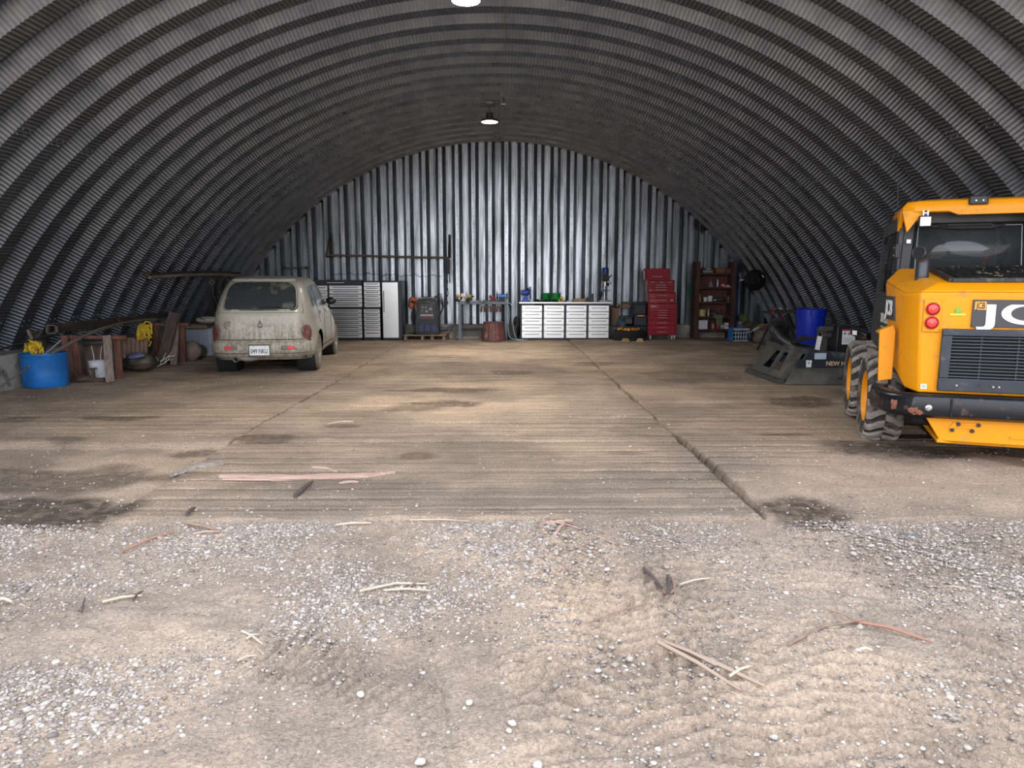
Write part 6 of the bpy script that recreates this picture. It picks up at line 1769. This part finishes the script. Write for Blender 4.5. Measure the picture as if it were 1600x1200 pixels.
# blue tub: a drum cut in half
p = G(77, 609); cxb, cyb = -6.66, 10.30
t = thing('blue_tub', 'wide blue tub, a drum cut in half, at the far left edge', 'tub', (cxb, cyb, 0))
m = MB(); m.lathe([(0, .0), (.275, .0), (.288, .02), (.294, .20), (.298, .46), (.305, .47), (.303, .485), (.292, .48), (.283, .22), (.27, .03), (0, .02)], 44)
m.build('drum', mat('weathered blue plastic', (.008, .13, .42), .5, var=.25, vscale=5, bump=.1), t)
def rope_bundle(lab, px, py, Y, s, seed, name='yellow_rope'):
    x, z = xz(px, py, Y); t = thing(name, lab, 'rope', (x, Y, z), 0, 'bundles of yellow rope')
    rr = random.Random(seed)
    for k in range(15):
        w = rr.uniform(.25, .55) * s; h = rr.uniform(.5, 1.05) * s; x0 = rr.uniform(-.35, .35) * s; z0 = rr.uniform(-.3, .35) * s; y0 = rr.uniform(-.15, .15) * s
        P_ = [(x0 + w * math.cos(a) + rr.uniform(-.012, .012), y0 + .05 * math.sin(a * 2 + k), z0 + h * math.sin(a) + rr.uniform(-.02, .02)) for a in np.linspace(0, 2 * PI * rr.uniform(.7, 1.0), 10)]
        m = MB(); m.tube(P_, .013, 5); m.build('strand', mat('yellow rope fibre', (.66, .44, .03), .8, var=.2, vscale=20), t)
    return t
rope_bundle('yellow rope bundle hanging over the back of the blue tub', 53, 551, 10.45, .17, 1)
rope_bundle('yellow rope bundle tied near the far saw horse', 227, 523, 12.6, .17, 2)
# near saw horse
YH = 10.95
def X(px, Y=YH): return xz(px, 530, Y)[0]
zr = xz(150, 523, YH)[1]
t = thing('saw_horse', 'red-brown wooden saw horse nearest the blue tub', 'saw horse', (X(147), YH, 0), 0, 'wooden saw horses along the left wall'); ox = X(147)
zT = xz(150, 522.5, YH)[1]; zB = xz(150, 531.5, YH)[1]
beam('top_rail', REDW, t, (X(97) - ox, .06, (zT + zB) / 2), (X(197) - ox, -.04, (zT + zB) / 2), .05, zT - zB)
for (a, b, y0, y1, w, mt_) in ((173, 172, -.10, -.30, .115, GRYW), (181, 187, .03, .12, .10, REDW), (106, 107, -.08, -.14, .095, REDW), (114, 124, .02, .12, .10, REDW)):
    xa = X(a) - ox; g = xz(b, 590, YH + y1)[0] - ox
    beam('leg', mt_, t, (xa, y0, zT - .01), (g, y1, 0), w, .04)
# far saw horse
YH2 = 13.2; ox2 = xz(268, 507, YH2)[0]
t2 = thing('saw_horse', 'red wooden saw horse farther in, beside the cream car', 'saw horse', (ox2, YH2, 0), 0, 'wooden saw horses along the left wall')
zT2 = xz(268, 503, YH2)[1]; zB2 = xz(268, 511, YH2)[1]
beam('top_rail', REDW, t2, (xz(236, 507, YH2)[0] - ox2, 0, (zT2 + zB2) / 2), (xz(297, 507, YH2)[0] - ox2, -.02, (zT2 + zB2) / 2), .05, zT2 - zB2)
for (a, b, y0, y1, w, mt_) in ((278, 271, -.08, -.25, .12, GRYW), (283, 285, .02, .1, .12, REDW), (243, 243, .05, .12, .10, REDW)):
    xa = xz(a, 505, YH2)[0] - ox2; g = xz(b, 560, YH2 + y1)[0] - ox2
    beam('leg', mt_, t2, (xa, y0, zT2 - .01), (g, y1, 0), w, .045)
# leaning dark plank
A = at(273, 489, 13.0); B = at(251, 556, 12.8); m = MB(); m.bar(A, (B.x, 12.8, .03), .19, .05, (0, -1, .2)); o = m.build('leaning_plank', DRKW, bevel=.006); tag(o, 'dark plank leaning beside the far saw horse, its top against the wall', 'plank')
# long beams lying over the saw horses
zz = zT + .02
m = MB()
A = Vector((xz(90, 524, 10.9)[0], 10.85, zz + .075)); B = Vector((xz(262, 497, 13.6)[0], 13.6, zT2 + .10))
d = (B - A)
t = thing('trailer_frame', 'long dark steel frame of two beams laid across the saw horses', 'steel frame', A)
Z0 = Vector((0, 0, 0))
beam('near_beam', mat('rusty dark steel', (.035, .028, .024), .7, .3, var=.3, dirt=(.12, .07, .045), dirt_amt=.25), t, Z0, d, .05, .13, (0, 0, 1))
beam('far_beam', MATS['rusty dark steel'], t, Z0 + Vector((-.18, .10, -.01)), d + Vector((-.10, .35, 0)), .05, .10, (0, 0, 1))
m = MB(); m.box2((-.10, -.06, -.075), (.06, -.02, -.06)); m.box2((-.10, -.06, .045), (.06, -.02, .06)); m.box2((-.10, -.06, -.075), (-.085, -.02, .06)); m.box2((.045, -.06, -.075), (.06, -.02, .06)); m.build('end_ring', mat('dull steel ring', (.22, .20, .17), .6, .5), t)
# long bent pipe over the tub rim and saw horses
P_ = [at(43, 574, 10.0), at(75, 556, 10.25), at(110, 536, 10.6), at(140, 521, 11.0), at(175, 509, 11.6), at(215, 501, 12.6), at(263, 496.5, 13.7)]
m = hose('', '', P_, .024, None, 9); o = m.build('bent_pipe', mat('dusty grey-brown pipe', (.15, .125, .10), .7, .2, var=.2)); tag(o, 'long bent grey-brown pipe rising from the blue tub over the saw horses', 'pipe')
m = MB(); m.tube([at(-8, 549, 9.7), at(30, 537, 10.2), at(86, 522.5, 10.9)], .014, 7); o = m.build('thin_rod', BLK); tag(o, 'thin black rod reaching the steel frame from the left edge', 'rod')
m = MB(); m.tube([at(95, 532, 10.6), at(66, 557, 10.35)], .010, 6); o = m.build('bright_rod', mat('bright grey rod', (.34, .35, .38), .5, .4)); tag(o, 'thin pale rod dropping from the saw horse into the blue tub', 'rod')
RS0 = mat('dull brown rod', (.09, .08, .07), .7)
m = MB(); m.tube([at(-10, 612, 9.4), at(15, 594, 9.6), at(43, 575, 9.85)], .012, 6); o = m.build('low_rod', RS0); tag(o, 'thin worn rod leaning on the concrete left of the blue tub', 'rod')
m = MB(); m.tube([at(120, 521, 11.2), at(180, 511, 12.0), at(262, 497, 13.5)], .008, 6); o = m.build('stay_wire', WORN); tag(o, 'thin wire stretched under the steel frame', 'wire')
# dark box stood on the footing behind the tub
lump('dark_stump', 'dark weathered stump on the footing behind the blue tub', 'stump', 58, 535, 10.75, (.12, .12, .16), (.05, .042, .036), 4, .15, base=.60)
m = MB(); m.bar((-6.95, 10.6, .50), (-7.02, 10.55, .80), .03, .03, (0, 1, 0)); o = m.build('stake', GRYW); tag(o, 'short pale stake standing on the concrete beside the yellow rope', 'stake')
# rope on the concrete at far left
m = hose('', '', [(-6.95, 9.2, .50), (-6.95, 9.5, .38), (-6.95, 9.7, .22), (-6.95, 9.85, .28), (-6.95, 9.95, .05)], .018, None, 7); o = m.build('old_rope', mat('old grey rope', (.13, .12, .10), .95, bump=.8, bscale=60)); tag(o, 'old grey rope draped down the concrete left of the blue tub', 'rope')
# panelled board, brown boards
p0 = xz(128, 540, 11.4)[0]; p1 = xz(167, 540, 11.4)[0]
t = thing('cupboard_door', 'brown two-panel board leaning behind the white bucket', 'board', ((p0 + p1) / 2, 11.45, 0)); w = (p1 - p0) / 2
zt = xz(140, 537, 11.4)[1]; PLY = wood('brown plywood', (.12, .085, .065), (.20, .145, .115), 2)
m = MB(); m.box((0, 0, zt / 2), (2 * w, .03, zt)); m.build('panel', PLY, t, bevel=.005)
for s in (-1, 1): m = MB(); m.box((s * w * .5, -.02, zt * .48), (w * .86, .015, zt * .85)); m.build('raised_panel', PLY, t, bevel=.01)
m = MB(); m.box((0, -.025, zt - .02), (2 * w, .02, .05)); m.build('top_batten', DRKW, t)
x0 = xz(181, 545, 12.4)[0]; x1 = xz(229, 545, 12.4)[0]; m = MB(); rows = []
zt = xz(200, 530, 12.4)[1]
for i in range(7):
    rows.append([(x0 + (x1 - x0) * j / 30, 12.45 + .010 * math.sin(j * 1.5) + .12 * (1 - i / 6) * -.6, zt * i / 6 * (1 - .06 * math.sin(j * .35))) for j in range(31)])
m.grid(rows); o = m.build('brown_mat', mat('brown ribbed mat', (.20, .125, .09), .9, var=.25, vscale=6), solid=.03); tag(o, 'brown ribbed mat propped up behind the fuel tank', 'mat')
lump('green_tarp', 'grey-green tarpaulin heap behind the antlers', 'tarp', 250, 541, 13.5, (.22, .14, .20), (.13, .15, .11), 8, .18, base=.19)
lump('dark_post', 'dark burnt post standing right of the yellow rope bundle', 'post', 229, 530, 13.25, (.07, .06, .40), (.045, .035, .03), 2, .08, base=.40)
# white bucket with two sticks
x, _ = xz(153.5, 590, 10.95)
t = thing('white_bucket', 'white plastic bucket holding two pale sticks', 'bucket', (x, 10.98, 0))
m = MB(); m.lathe([(0, 0), (.115, 0), (.122, .01), (.128, .22), (.136, .225), (.136, .24), (.130, .243), (.131, .262), (.139, .265), (.139, .29), (.132, .29), (.125, .24), (.115, .02), (0, .02)], 30); m.build('pail', mat('dusty white plastic', (.58, .60, .66), .45), t)
m = MB(); m.tube([(.137 * math.cos(a), -.137 * abs(math.sin(a)) * .9 - .0, .27 - .24 * math.sin(a) ** 1.0 * .9) for a in np.linspace(0.05, PI - .05, 14)], .003, 5); m.build('bail', WORN, t)
for s, dx in ((-1, -.09), (1, .05)):
    m = MB(); m.tube([(dx, .02, .1), (dx - .02 * s, .02, .35), (dx + .01 * s, .03, .52)], .007, 6); m.build('stick', mat('pale stick', (.50, .46, .42), .7), t)
# rusty pump on the floor
x, _ = xz(133, 595, 10.6)
t = thing('rusty_jack', 'rusty brown floor jack lying beside the white bucket', 'jack', (x, 10.72, 0), R(8)); RS = mat('old rust', (.085, .055, .042), .85, .1, bump=.5, var=.3)
m = MB(); m.blob((-.08, 0, .045), (.16, .07, .05), 14, .1, 3); m.box((.04, 0, .03), (.34, .05, .05)); m.build('jack_body', RS, t, bevel=.008)
m = MB(); m.box((.05, .0, .12), (.05, .05, .16)); m.box((.05, 0, .20), (.12, .06, .02)); m.build('saddle', RS, t, bevel=.005)
m = MB(); m.tube([(-.16, 0, .05), (-.22, .03, .16), (-.20, .06, .24)], .012, 6); m.build('lever', RS, t)
for k, (px, py, pz) in enumerate(((116, 578, 0), (120, 586, 0))):
    m = MB(); m.tube([at(px, py, 10.9), at(px - 2, py + 8, 10.85), at(px + 4, py + 14, 10.8)], .010, 6); o = m.build('chain_end', RS); tag(o, 'rusty chain end hanging %s the saw horse leg' % ('against' if k == 0 else 'lower beside'), 'chain')
# oval fuel tank
x, _ = xz(213, 575, 11.9)
t = thing('fuel_tank', 'dark oval metal fuel tank with a blue-grey patch, lying right of the saw horse', 'tank', (x, 12.05, 0), R(-12))
m = MB(); m.blob((0, 0, .16), (.29, .24, .15), 30, .04, 4); m.lathe([(0, -.01), (.30, 0), (.31, .01), (0, .015)], 34, (0, 0, .13)); m.build('shell', mat('dark greased steel', (.06, .055, .05), .5, .4, var=.3, dirt=(.15, .12, .09), dirt_amt=.3), t)
m = MB(); m.blob((.02, -.06, .235), (.19, .14, .085), 24, .06, 7); m.build('painted_patch', mat('blue-grey paint patch', (.13, .16, .28), .5), t)
m = MB(); m.cyl((-.20, -.10, .20), (-.21, -.12, .27), .022, n=10); m.tube([(-.3, -.1, .10), (-.1, -.21, .10), (.0, -.22, .09)], .010, 6); m.build('filler_pipe', WORN, t)
# antlers
AN = mat('bleached antler', (.60, .57, .52), .7, var=.15, vscale=12)
def antler(lab, px, py, Y, a, s, seed):
    q = at(px, py, Y); t = thing('antler', lab, 'antler', (q.x, q.y, .02), a, 'bleached antlers in a heap')
    m = MB(); main = [(0, 0, 0), (.10, .02, .05), (.22, .03, .10), (.36, .0, .20), (.46, -.03, .33)]
    m.tube([Vector(p_) * s for p_ in main], [.018 * s, .016 * s, .015 * s, .011 * s, .004 * s], 7)
    for b, e in ((1, (.12, .0, .20)), (2, (.30, .05, .28)), (3, (.50, .03, .22))):
        m.tube([Vector(main[b]) * s, (Vector(main[b]) * .4 + Vector(e) * .6) * s + Vector((0, 0, -.01)), Vector(e) * s], [.013 * s, .010 * s, .003], 6)
    m.build('beam', AN, t); return t
antler('bleached antler lying in front of the heap, nearest the fuel tank', 236, 566, 12.6, .3, .8, 1)
antler('bleached antler standing with tines up at the left of the heap', 228, 556, 12.95, -.2, .9, 2)
antler('bleached antler across the middle of the heap', 240, 560, 12.7, .8, .7, 3)
antler('bleached antler lowest at the foot of the dark plank', 245, 567, 12.5, -.1, .6, 4)
# stone-like sack, white tank with board, folded white basin
lump('tan_sack', 'tan rounded sack on the floor right of the far saw horse', 'sack', 299, 550, 13.7, (.19, .17, .20), (.27, .20, .16), 6, .06, base=.17)
lump('green_sack', 'dull green sack end tucked behind the tan sack', 'sack', 312, 552, 14.08, (.13, .12, .13), (.14, .145, .10), 2, .08, base=.13)
x0, zt = xz(286, 513, 14.3); x1, _ = xz(329, 513, 14.3)
t = thing('white_tank', 'large white plastic tank behind the left side of the cream car', 'tank', ((x0 + x1) / 2, 14.6, 0)); w = (x1 - x0) / 2
m = MB(); m.box2((-w, -.28, 0), (w, .28, zt)); m.build('tank_body', mat('bluish white plastic', (.40, .45, .54), .45, var=.1), t, bevel=.06, seg=4)
m = MB(); m.box2((-.02, -.30, .05), (.02, -.27, zt - .05)); m.build('seam_rib', MATS['bluish white plastic'], t)
x0 = xz(287, 512, 14.2)[0]; x1 = xz(322, 512, 14.2)[0]; m = MB(); m.box2((x0, 14.22, zt + .0), (x1, 14.5, zt + .075)); o = m.build('tan_board', wood('tan board', (.20, .15, .10), (.32, .24, .17), 0), bevel=.006); tag(o, 'tan board lying on top of the white tank', 'board')
x, z = xz(320, 503, 14.2); t = thing('white_basin', 'upturned cream white basin on the tan board beside the car', 'basin', (x - .02, 14.4, zt + .10), R(5))
m = MB(); m.blob((0, 0, .06), (.23, .20, .075), 26, .03, 2); m.build('shell', mat('cream plastic', (.52, .50, .44), .5), t); m = MB(); m.bar((-.10, -.17, .115), (.02, -.19, .06), .03, .01); m.build('slot', BLK, t)
# long pole along the left wall on hooks, coils hanging from it
t = thing('wall_pole', 'long thin weathered pole hung level along the left wall', 'pole', (0, 0, 0))
P_ = [at(234, 433.5, 13.3), at(262, 431.5, 14.0), at(300, 429.5, 15.0), at(340, 429, 16.3), at(376, 430.5, 17.6)]
m = hose('', '', P_, .032, None, 9); m.build('pole', mat('weathered pale pole', (.22, .185, .14), .8, var=.2), t)
m = hose('', '', [q + Vector((-.03, .05, .06)) for q in P_], .022, None, 8); m.build('back_rail', mat('dark rail', (.04, .032, .028), .8), t)
for px, py, Y in ((237, 431, 13.35), (293, 428.5, 14.8), (346, 428, 16.5)):
    q = at(px, py, Y); m = MB(); m.bar((q.x, q.y, q.z + .06), (q.x - .22, q.y + .02, q.z + .04), .03, .03); m.build('wall_hook', RS, t)
for k, (px, r_, lab) in enumerate(((336, .12, 'coil of dark hose hanging from the wall pole, nearest the door'), (346, .13, 'coil of dark hose hanging from the wall pole, in the middle'), (357, .13, 'coil of dark hose hanging from the wall pole, closest to the car roof'))):
    Y = 15.8 + .42 * k; q = at(px, 433, Y)
    t = thing('hose_coil', lab, 'hose', (q.x, Y, q.z), R(25), 'hose coils hanging from the wall pole')
    for j in range(5):
        m = MB(); a = .35 + .05 * j; P_ = [(r_ * (1 + .08 * j) * math.sin(u), .03 * j - .05, -a + a * math.cos(u) * 1.0) for u in np.linspace(0, 2 * PI, 22)]
        m.tube(P_, .016, 6); m.build('loop', mat('dark hose %d' % (j % 2), ((.025, .022, .02), (.055, .048, .04))[j % 2], .7), t)
t = thing('grey_buckle', 'grey square buckle hanging from the wall pole left of the hose coils', 'buckle', at(331, 441, 15.7)); 
m = MB(); s_ = .06
for a, b in (((0, s_), (s_, 0)), ((s_, 0), (0, -s_)), ((0, -s_), (-s_, 0)), ((-s_, 0), (0, s_))): m.bar((a[0] * .8, 0, a[1]), (b[0] * .8, 0, b[1]), .012, .02, (0, 1, 0))
m.build('frame', mat('pale grey metal', (.30, .32, .33), .5, .4), t)
m = MB(); m.tube([(-.02, 0, -.06), (.02, .0, -.3), (.10, 0, -.52)], .016, 6); m.build('cord', BLK, t)
m = MB(); m.tube([(.02, 0, .05), (.05, 0, .13), (.1, .05, .15)], .008, 5); m.build('loop', BLK, t)
# ------------------------------------------------------------------ boards, sticks and straw on the ground
SPL = wood('fresh split wood', (.36, .21, .155), (.55, .38, .30), 0, scale=9)
WEA = wood('weathered grey board', (.20, .17, .145), (.36, .31, .26), 0, scale=9)
STK = mat('dry brown stick', (.26, .17, .125), .9, var=.25, vscale=15)
STR = mat('pale dry straw', (.50, .41, .30), .9, var=.15, vscale=15)
DST = mat('dark bark stick', (.09, .065, .055), .9, var=.2, vscale=15)
def lying(px, py, dz=0.0):
    q = G(px, py); return Vector((q.x, q.y, ground_z(q.x, q.y) + dz))
def splinter(lab, pts, w, h, mt_, name='broken_board', cat='board', seed=1):
    """ragged board lying on the floor through a few points"""
    rr = random.Random(seed); P_ = [lying(*p) for p in pts]; out = []
    n = 14; vs = []; fs = []
    for i in range(n + 1):
        t = i / n * (len(P_) - 1); k = min(int(t), len(P_) - 2); u = t - k
        c = P_[k] * (1 - u) + P_[k + 1] * u
        ww = w * (1 if .08 < i / n < .8 else .55 if i / n <= .08 else max(.12, (1 - i / n) * 4)) * rr.uniform(.8, 1.1)
        out.append((c, ww))
    o0 = out[0][0].copy()
    for c, ww in out:
        c = c - o0
        vs += [(c.x, c.y - ww / 2, c.z), (c.x, c.y + ww / 2, c.z), (c.x, c.y + ww / 2 * .9, c.z + h * rr.uniform(.8, 1.1)), (c.x, c.y - ww / 2 * .9, c.z + h * rr.uniform(.7, 1.1))]
    for i in range(n):
        for j in range(4): fs.append((i * 4 + j, i * 4 + (j + 1) % 4, (i + 1) * 4 + (j + 1) % 4, (i + 1) * 4 + j))
    fs += [(3, 2, 1, 0), (n * 4, n * 4 + 1, n * 4 + 2, n * 4 + 3)]
    m = MB(); m.add(vs, [f[::-1] for f in fs]); o = m.build(name, mt_, loc=o0, smooth=30); return tag(o, lab, cat)
splinter('long splintered pinkish board lying on the near mats', [(343, 745), (450, 746), (560, 745), (617, 739)], .075, .022, SPL, seed=3)
splinter('thin split sliver lying along the front of the long splintered board', [(348, 750), (420, 750), (458, 749)], .03, .014, SPL, 'wood_sliver', 'sliver', seed=5)
splinter('grey weathered board piece at an angle by the mat edge', [(268, 739), (310, 731), (350, 726)], .09, .03, WEA, seed=7)
splinter('pinkish sliver lying beyond the long splintered board', [(487, 731), (510, 733), (527, 736)], .03, .012, SPL, 'wood_sliver', 'sliver', seed=8)
splinter('small pinkish chip right of the dark bent stick', [(530, 755), (548, 753), (560, 754)], .04, .01, SPL, 'wood_chip', 'chip', seed=9)
splinter('pale thin lath lying across the mats right of the middle', [(512, 664), (535, 661), (553, 661)], .03, .012, STR, 'thin_lath', 'lath', seed=10)
splinter('short pinkish board end lying on gravel near the crossed sticks', [(848, 822), (870, 821), (896, 817)], .035, .016, SPL, seed=11)
def stick(lab, a, b, r, mt_, name='dry_stick', cat='stick', bend=0.0, lift=0.0, group=None):
    r *= 1.2
    A = lying(*a, r + .006); B = lying(*b, r + .006 + lift); M_ = (A + B) / 2 + Vector((0, bend, .008)); M_.z = max(M_.z, ground_z(M_.x, M_.y) + r)
    m = MB(); m.tube([Z - A for Z in (A, (A + M_) / 2, M_, (M_ + B) / 2, B)], [r, r, r * .95, r * .85, r * .6], 6)
    o = m.build(name, mt_, loc=A); return tag(o, lab, cat, group)
stick('dark bent stick lying at right angles to the long splintered board', (461, 778), (489, 756), .014, DST)
stick('short dark stick lying on the near mat left of the bent one', (292, 808), (304, 795), .010, DST)
stick('long reddish stick lying on the dirt left of the middle', (190, 857), (272, 829), .006, mat('reddish stick', (.36, .18, .12), .9), bend=.02)
stick('brown stick at the mat edge, rising left of its pair', (292, 818), (345, 832), .008, STK)
stick('pale stick crossing beneath the brown one at the mat edge', (302, 833), (345, 832), .005, SPL)
G1 = 'crossed sticks on the gravel right of centre'
for i, (a, b, r) in enumerate((((848, 815), (905, 835), .007), ((848, 822), (882, 812), .006), ((866, 850), (882, 828), .008), ((840, 830), (888, 858), .006), ((905, 830), (975, 858), .005), ((855, 812), (930, 834), .005))):
    stick('dry stick among the crossed sticks before the mats, ' + ('short and leftmost in the crossing', 'nearly level along the top', 'short dark one rising at the middle', 'falling to the lower middle', 'long one reaching farthest right', 'long one starting at the upper edge')[i], a, b, r, STK if i % 2 else SPL, group=G1)
G2 = 'bunch of sticks right of the middle of the dirt'
for i, (a, b, r) in enumerate((((1006, 893), (1034, 922), .009), ((1010, 893), (1040, 925), .007), ((1044, 900), (1046, 932), .009), ((1050, 900), (1056, 934), .006), ((1040, 934), (1062, 912), .006))):
    stick('stick in the tight bunch below the mat corner, ' + ('thick dark leftmost one', 'thin one hugging the leftmost', 'thick dark upright one', 'thin rightmost one', 'short one across the foot')[i], a, b, r, DST if i in (0, 2) else STK, group=G2)
G3 = 'three long straight sticks side by side'
for i, (a, b, r) in enumerate((((1028, 1008), (1158, 1064), .007), ((1040, 1003), (1196, 1064), .008), ((1036, 1006), (1120, 1036), .006))):
    stick('straight pale brown stick on the near dirt, ' + ('lower one of the long pair', 'upper one of the long pair', 'shorter one between the long pair')[i], a, b, r, mat('pale brown stick', (.36, .26, .19), .9), group=G3)
stick('pale stick resting across the ends of the long straight pair', (1140, 1050), (1172, 1040), .005, STR)
stick('thin brown stick rising to the right above the long straight pair', (1232, 1006), (1348, 968), .006, STK, bend=.03)
stick('thin red-brown stick running down to the right edge area', (1330, 966), (1455, 1004), .006, MATS['reddish stick'], bend=.02)
stick('thin stick lying flat left of the red-brown one', (1295, 958), (1335, 966), .004, STK)
stick('pale straw stem lying on dirt left of the middle', (160, 938), (222, 928), .006, STR)
stick('dark twig crossing the pale straw stem', (208, 937), (222, 917), .005, DST)
stick('short dark twig standing alone left of the pale straw stem', (128, 958), (133, 933), .004, DST)
stick('long pale straw stem below the middle of the mats', (562, 921), (668, 908), .006, STR, bend=.03)
stick('pale straw stem lying close below the longer one', (600, 918), (673, 916), .005, STR)
stick('brown twig crossing the two pale straw stems', (640, 912), (664, 904), .005, STK)
stick('pale straw lying along the mat edge left of centre', (525, 823), (580, 821), .006, STR)
stick('pale straw lying along the mat edge at the centre', (640, 814), (735, 816), .004, STR)
stick('short pale straw at the left edge of the dirt', (0, 949), (20, 950), .007, STR)
stick('thin upright-looking twig near the stick bunch', (985, 955), (990, 925), .004, STK)
stick('thin pale stem right of the stick bunch', (1062, 911), (1108, 908), .004, STR)
stick('thin brown twig running from the centre to the upper right', (920, 968), (1010, 942), .004, STK)
stick('thin pale stem lying low at the right middle', (1470, 923), (1508, 936), .004, STR)
stick('short pale stem near the lower right tyre prints', (1344, 1020), (1362, 1022), .006, STR)
for i, (a, b) in enumerate((((378, 990), (410, 1002)), ((385, 1000), (405, 992)), ((370, 1028), (400, 1020)))):
    stick('short pale straw at the lower left middle, ' + ('longest of the little cluster', 'crossing the longest one', 'lying apart below the others')[i], a, b, .004, STR, group='small straw cluster')
# yellow leaf
q = lying(1300, 975, .006); m = MB(); m.add([(-.03, 0, 0), (-.01, .022, .006), (.02, .015, .01), (.035, -.005, .004), (.01, -.02, .008), (-.015, -.015, .004)], [(0, 5, 4, 3, 2, 1)]); o = m.build('leaf', mat('pale yellow leaf', (.62, .60, .34), .7), loc=q, solid=.002); tag(o, 'small pale yellow leaf lying on the dirt at the right', 'leaf')
# bigger pebbles that can be picked out one by one
rr = random.Random(12)
for px, py, s, lab in ((190, 775, .022, 'white pebble on the dark stain at the left'), (372, 778, .016, 'white pebble on the near mats below the splintered board'), (563, 1083, .028, 'large white pebble in the lower left gravel'),
                       (656, 1170, .030, 'large white pebble near the lower edge, left of middle'), (717, 958, .016, 'pale pebble just above the smooth patch'), (733, 1084, .026, 'larger of the pale pebbles below the smooth patch'),
                       (737, 992, .014, 'small white pebble on the left of the smooth patch'), (800, 1120, .026, 'white pebble near the bottom, left of the gravel heap'), (795, 1128, .020, 'smaller pebble touching the white one near the bottom'),
                       (1248, 766, .020, 'white pebble lying on the raised mat at the right'), (1445, 822, .018, 'white pebble on the dirt below the loader'), (840, 1178, .03, 'large pale pebble at the bottom edge'),
                       (1210, 1130, .024, 'pale pebble among gravel at the lower right middle'), (118, 1160, .02, 'pale pebble at the lower left')):
    q = lying(px, py, s * .3); m = MB(); s *= .6; m.blob((0, 0, 0), (s, s * .8, s * .6), 12, .10, int(px)); o = m.build('pebble', mat('white pebble stone', (.48, .43, .38), .8, var=.12), loc=q, rotz=rr.uniform(0, 3)); tag(o, lab, 'pebble')
# scrap of cloth pressed into the dirt
q = lying(1427, 829, .004); m = MB(); m.blob((0, 0, 0), (.07, .03, .010), 16, .3, 3); o = m.build('cloth_scrap', mat('grey-blue scrap', (.14, .13, .125), .9), loc=q); tag(o, 'grey cloth scrap pressed in the dirt at the right, below the loader', 'scrap')
# ------------------------------------------------------------------ bring each origin to the base of its thing
bpy.context.view_layer.update()
def all_below(o):
    out = []
    for c in children_of(o):
        out.append(c); out += all_below(c)
    return out
for o in [q for q in bpy.data.objects if q.parent is None and (q.type == 'EMPTY' or (q.type == 'MESH' and q.get('label') and not q.get('kind'))) and q.location.length < 1e-6]:
    ms = [c for c in all_below(o) if c.type == 'MESH'] if o.type == 'EMPTY' else [o]
    pts = [c.matrix_world @ Vector(b) for c in ms for b in c.bound_box]
    base = Vector(((min(p.x for p in pts) + max(p.x for p in pts)) / 2, (min(p.y for p in pts) + max(p.y for p in pts)) / 2, min(p.z for p in pts)))
    if o.type == 'EMPTY':
        for c in children_of(o): c.location = c.location - base
    else:
        o.data.transform(Matrix.Translation(-base))
    o.location = base
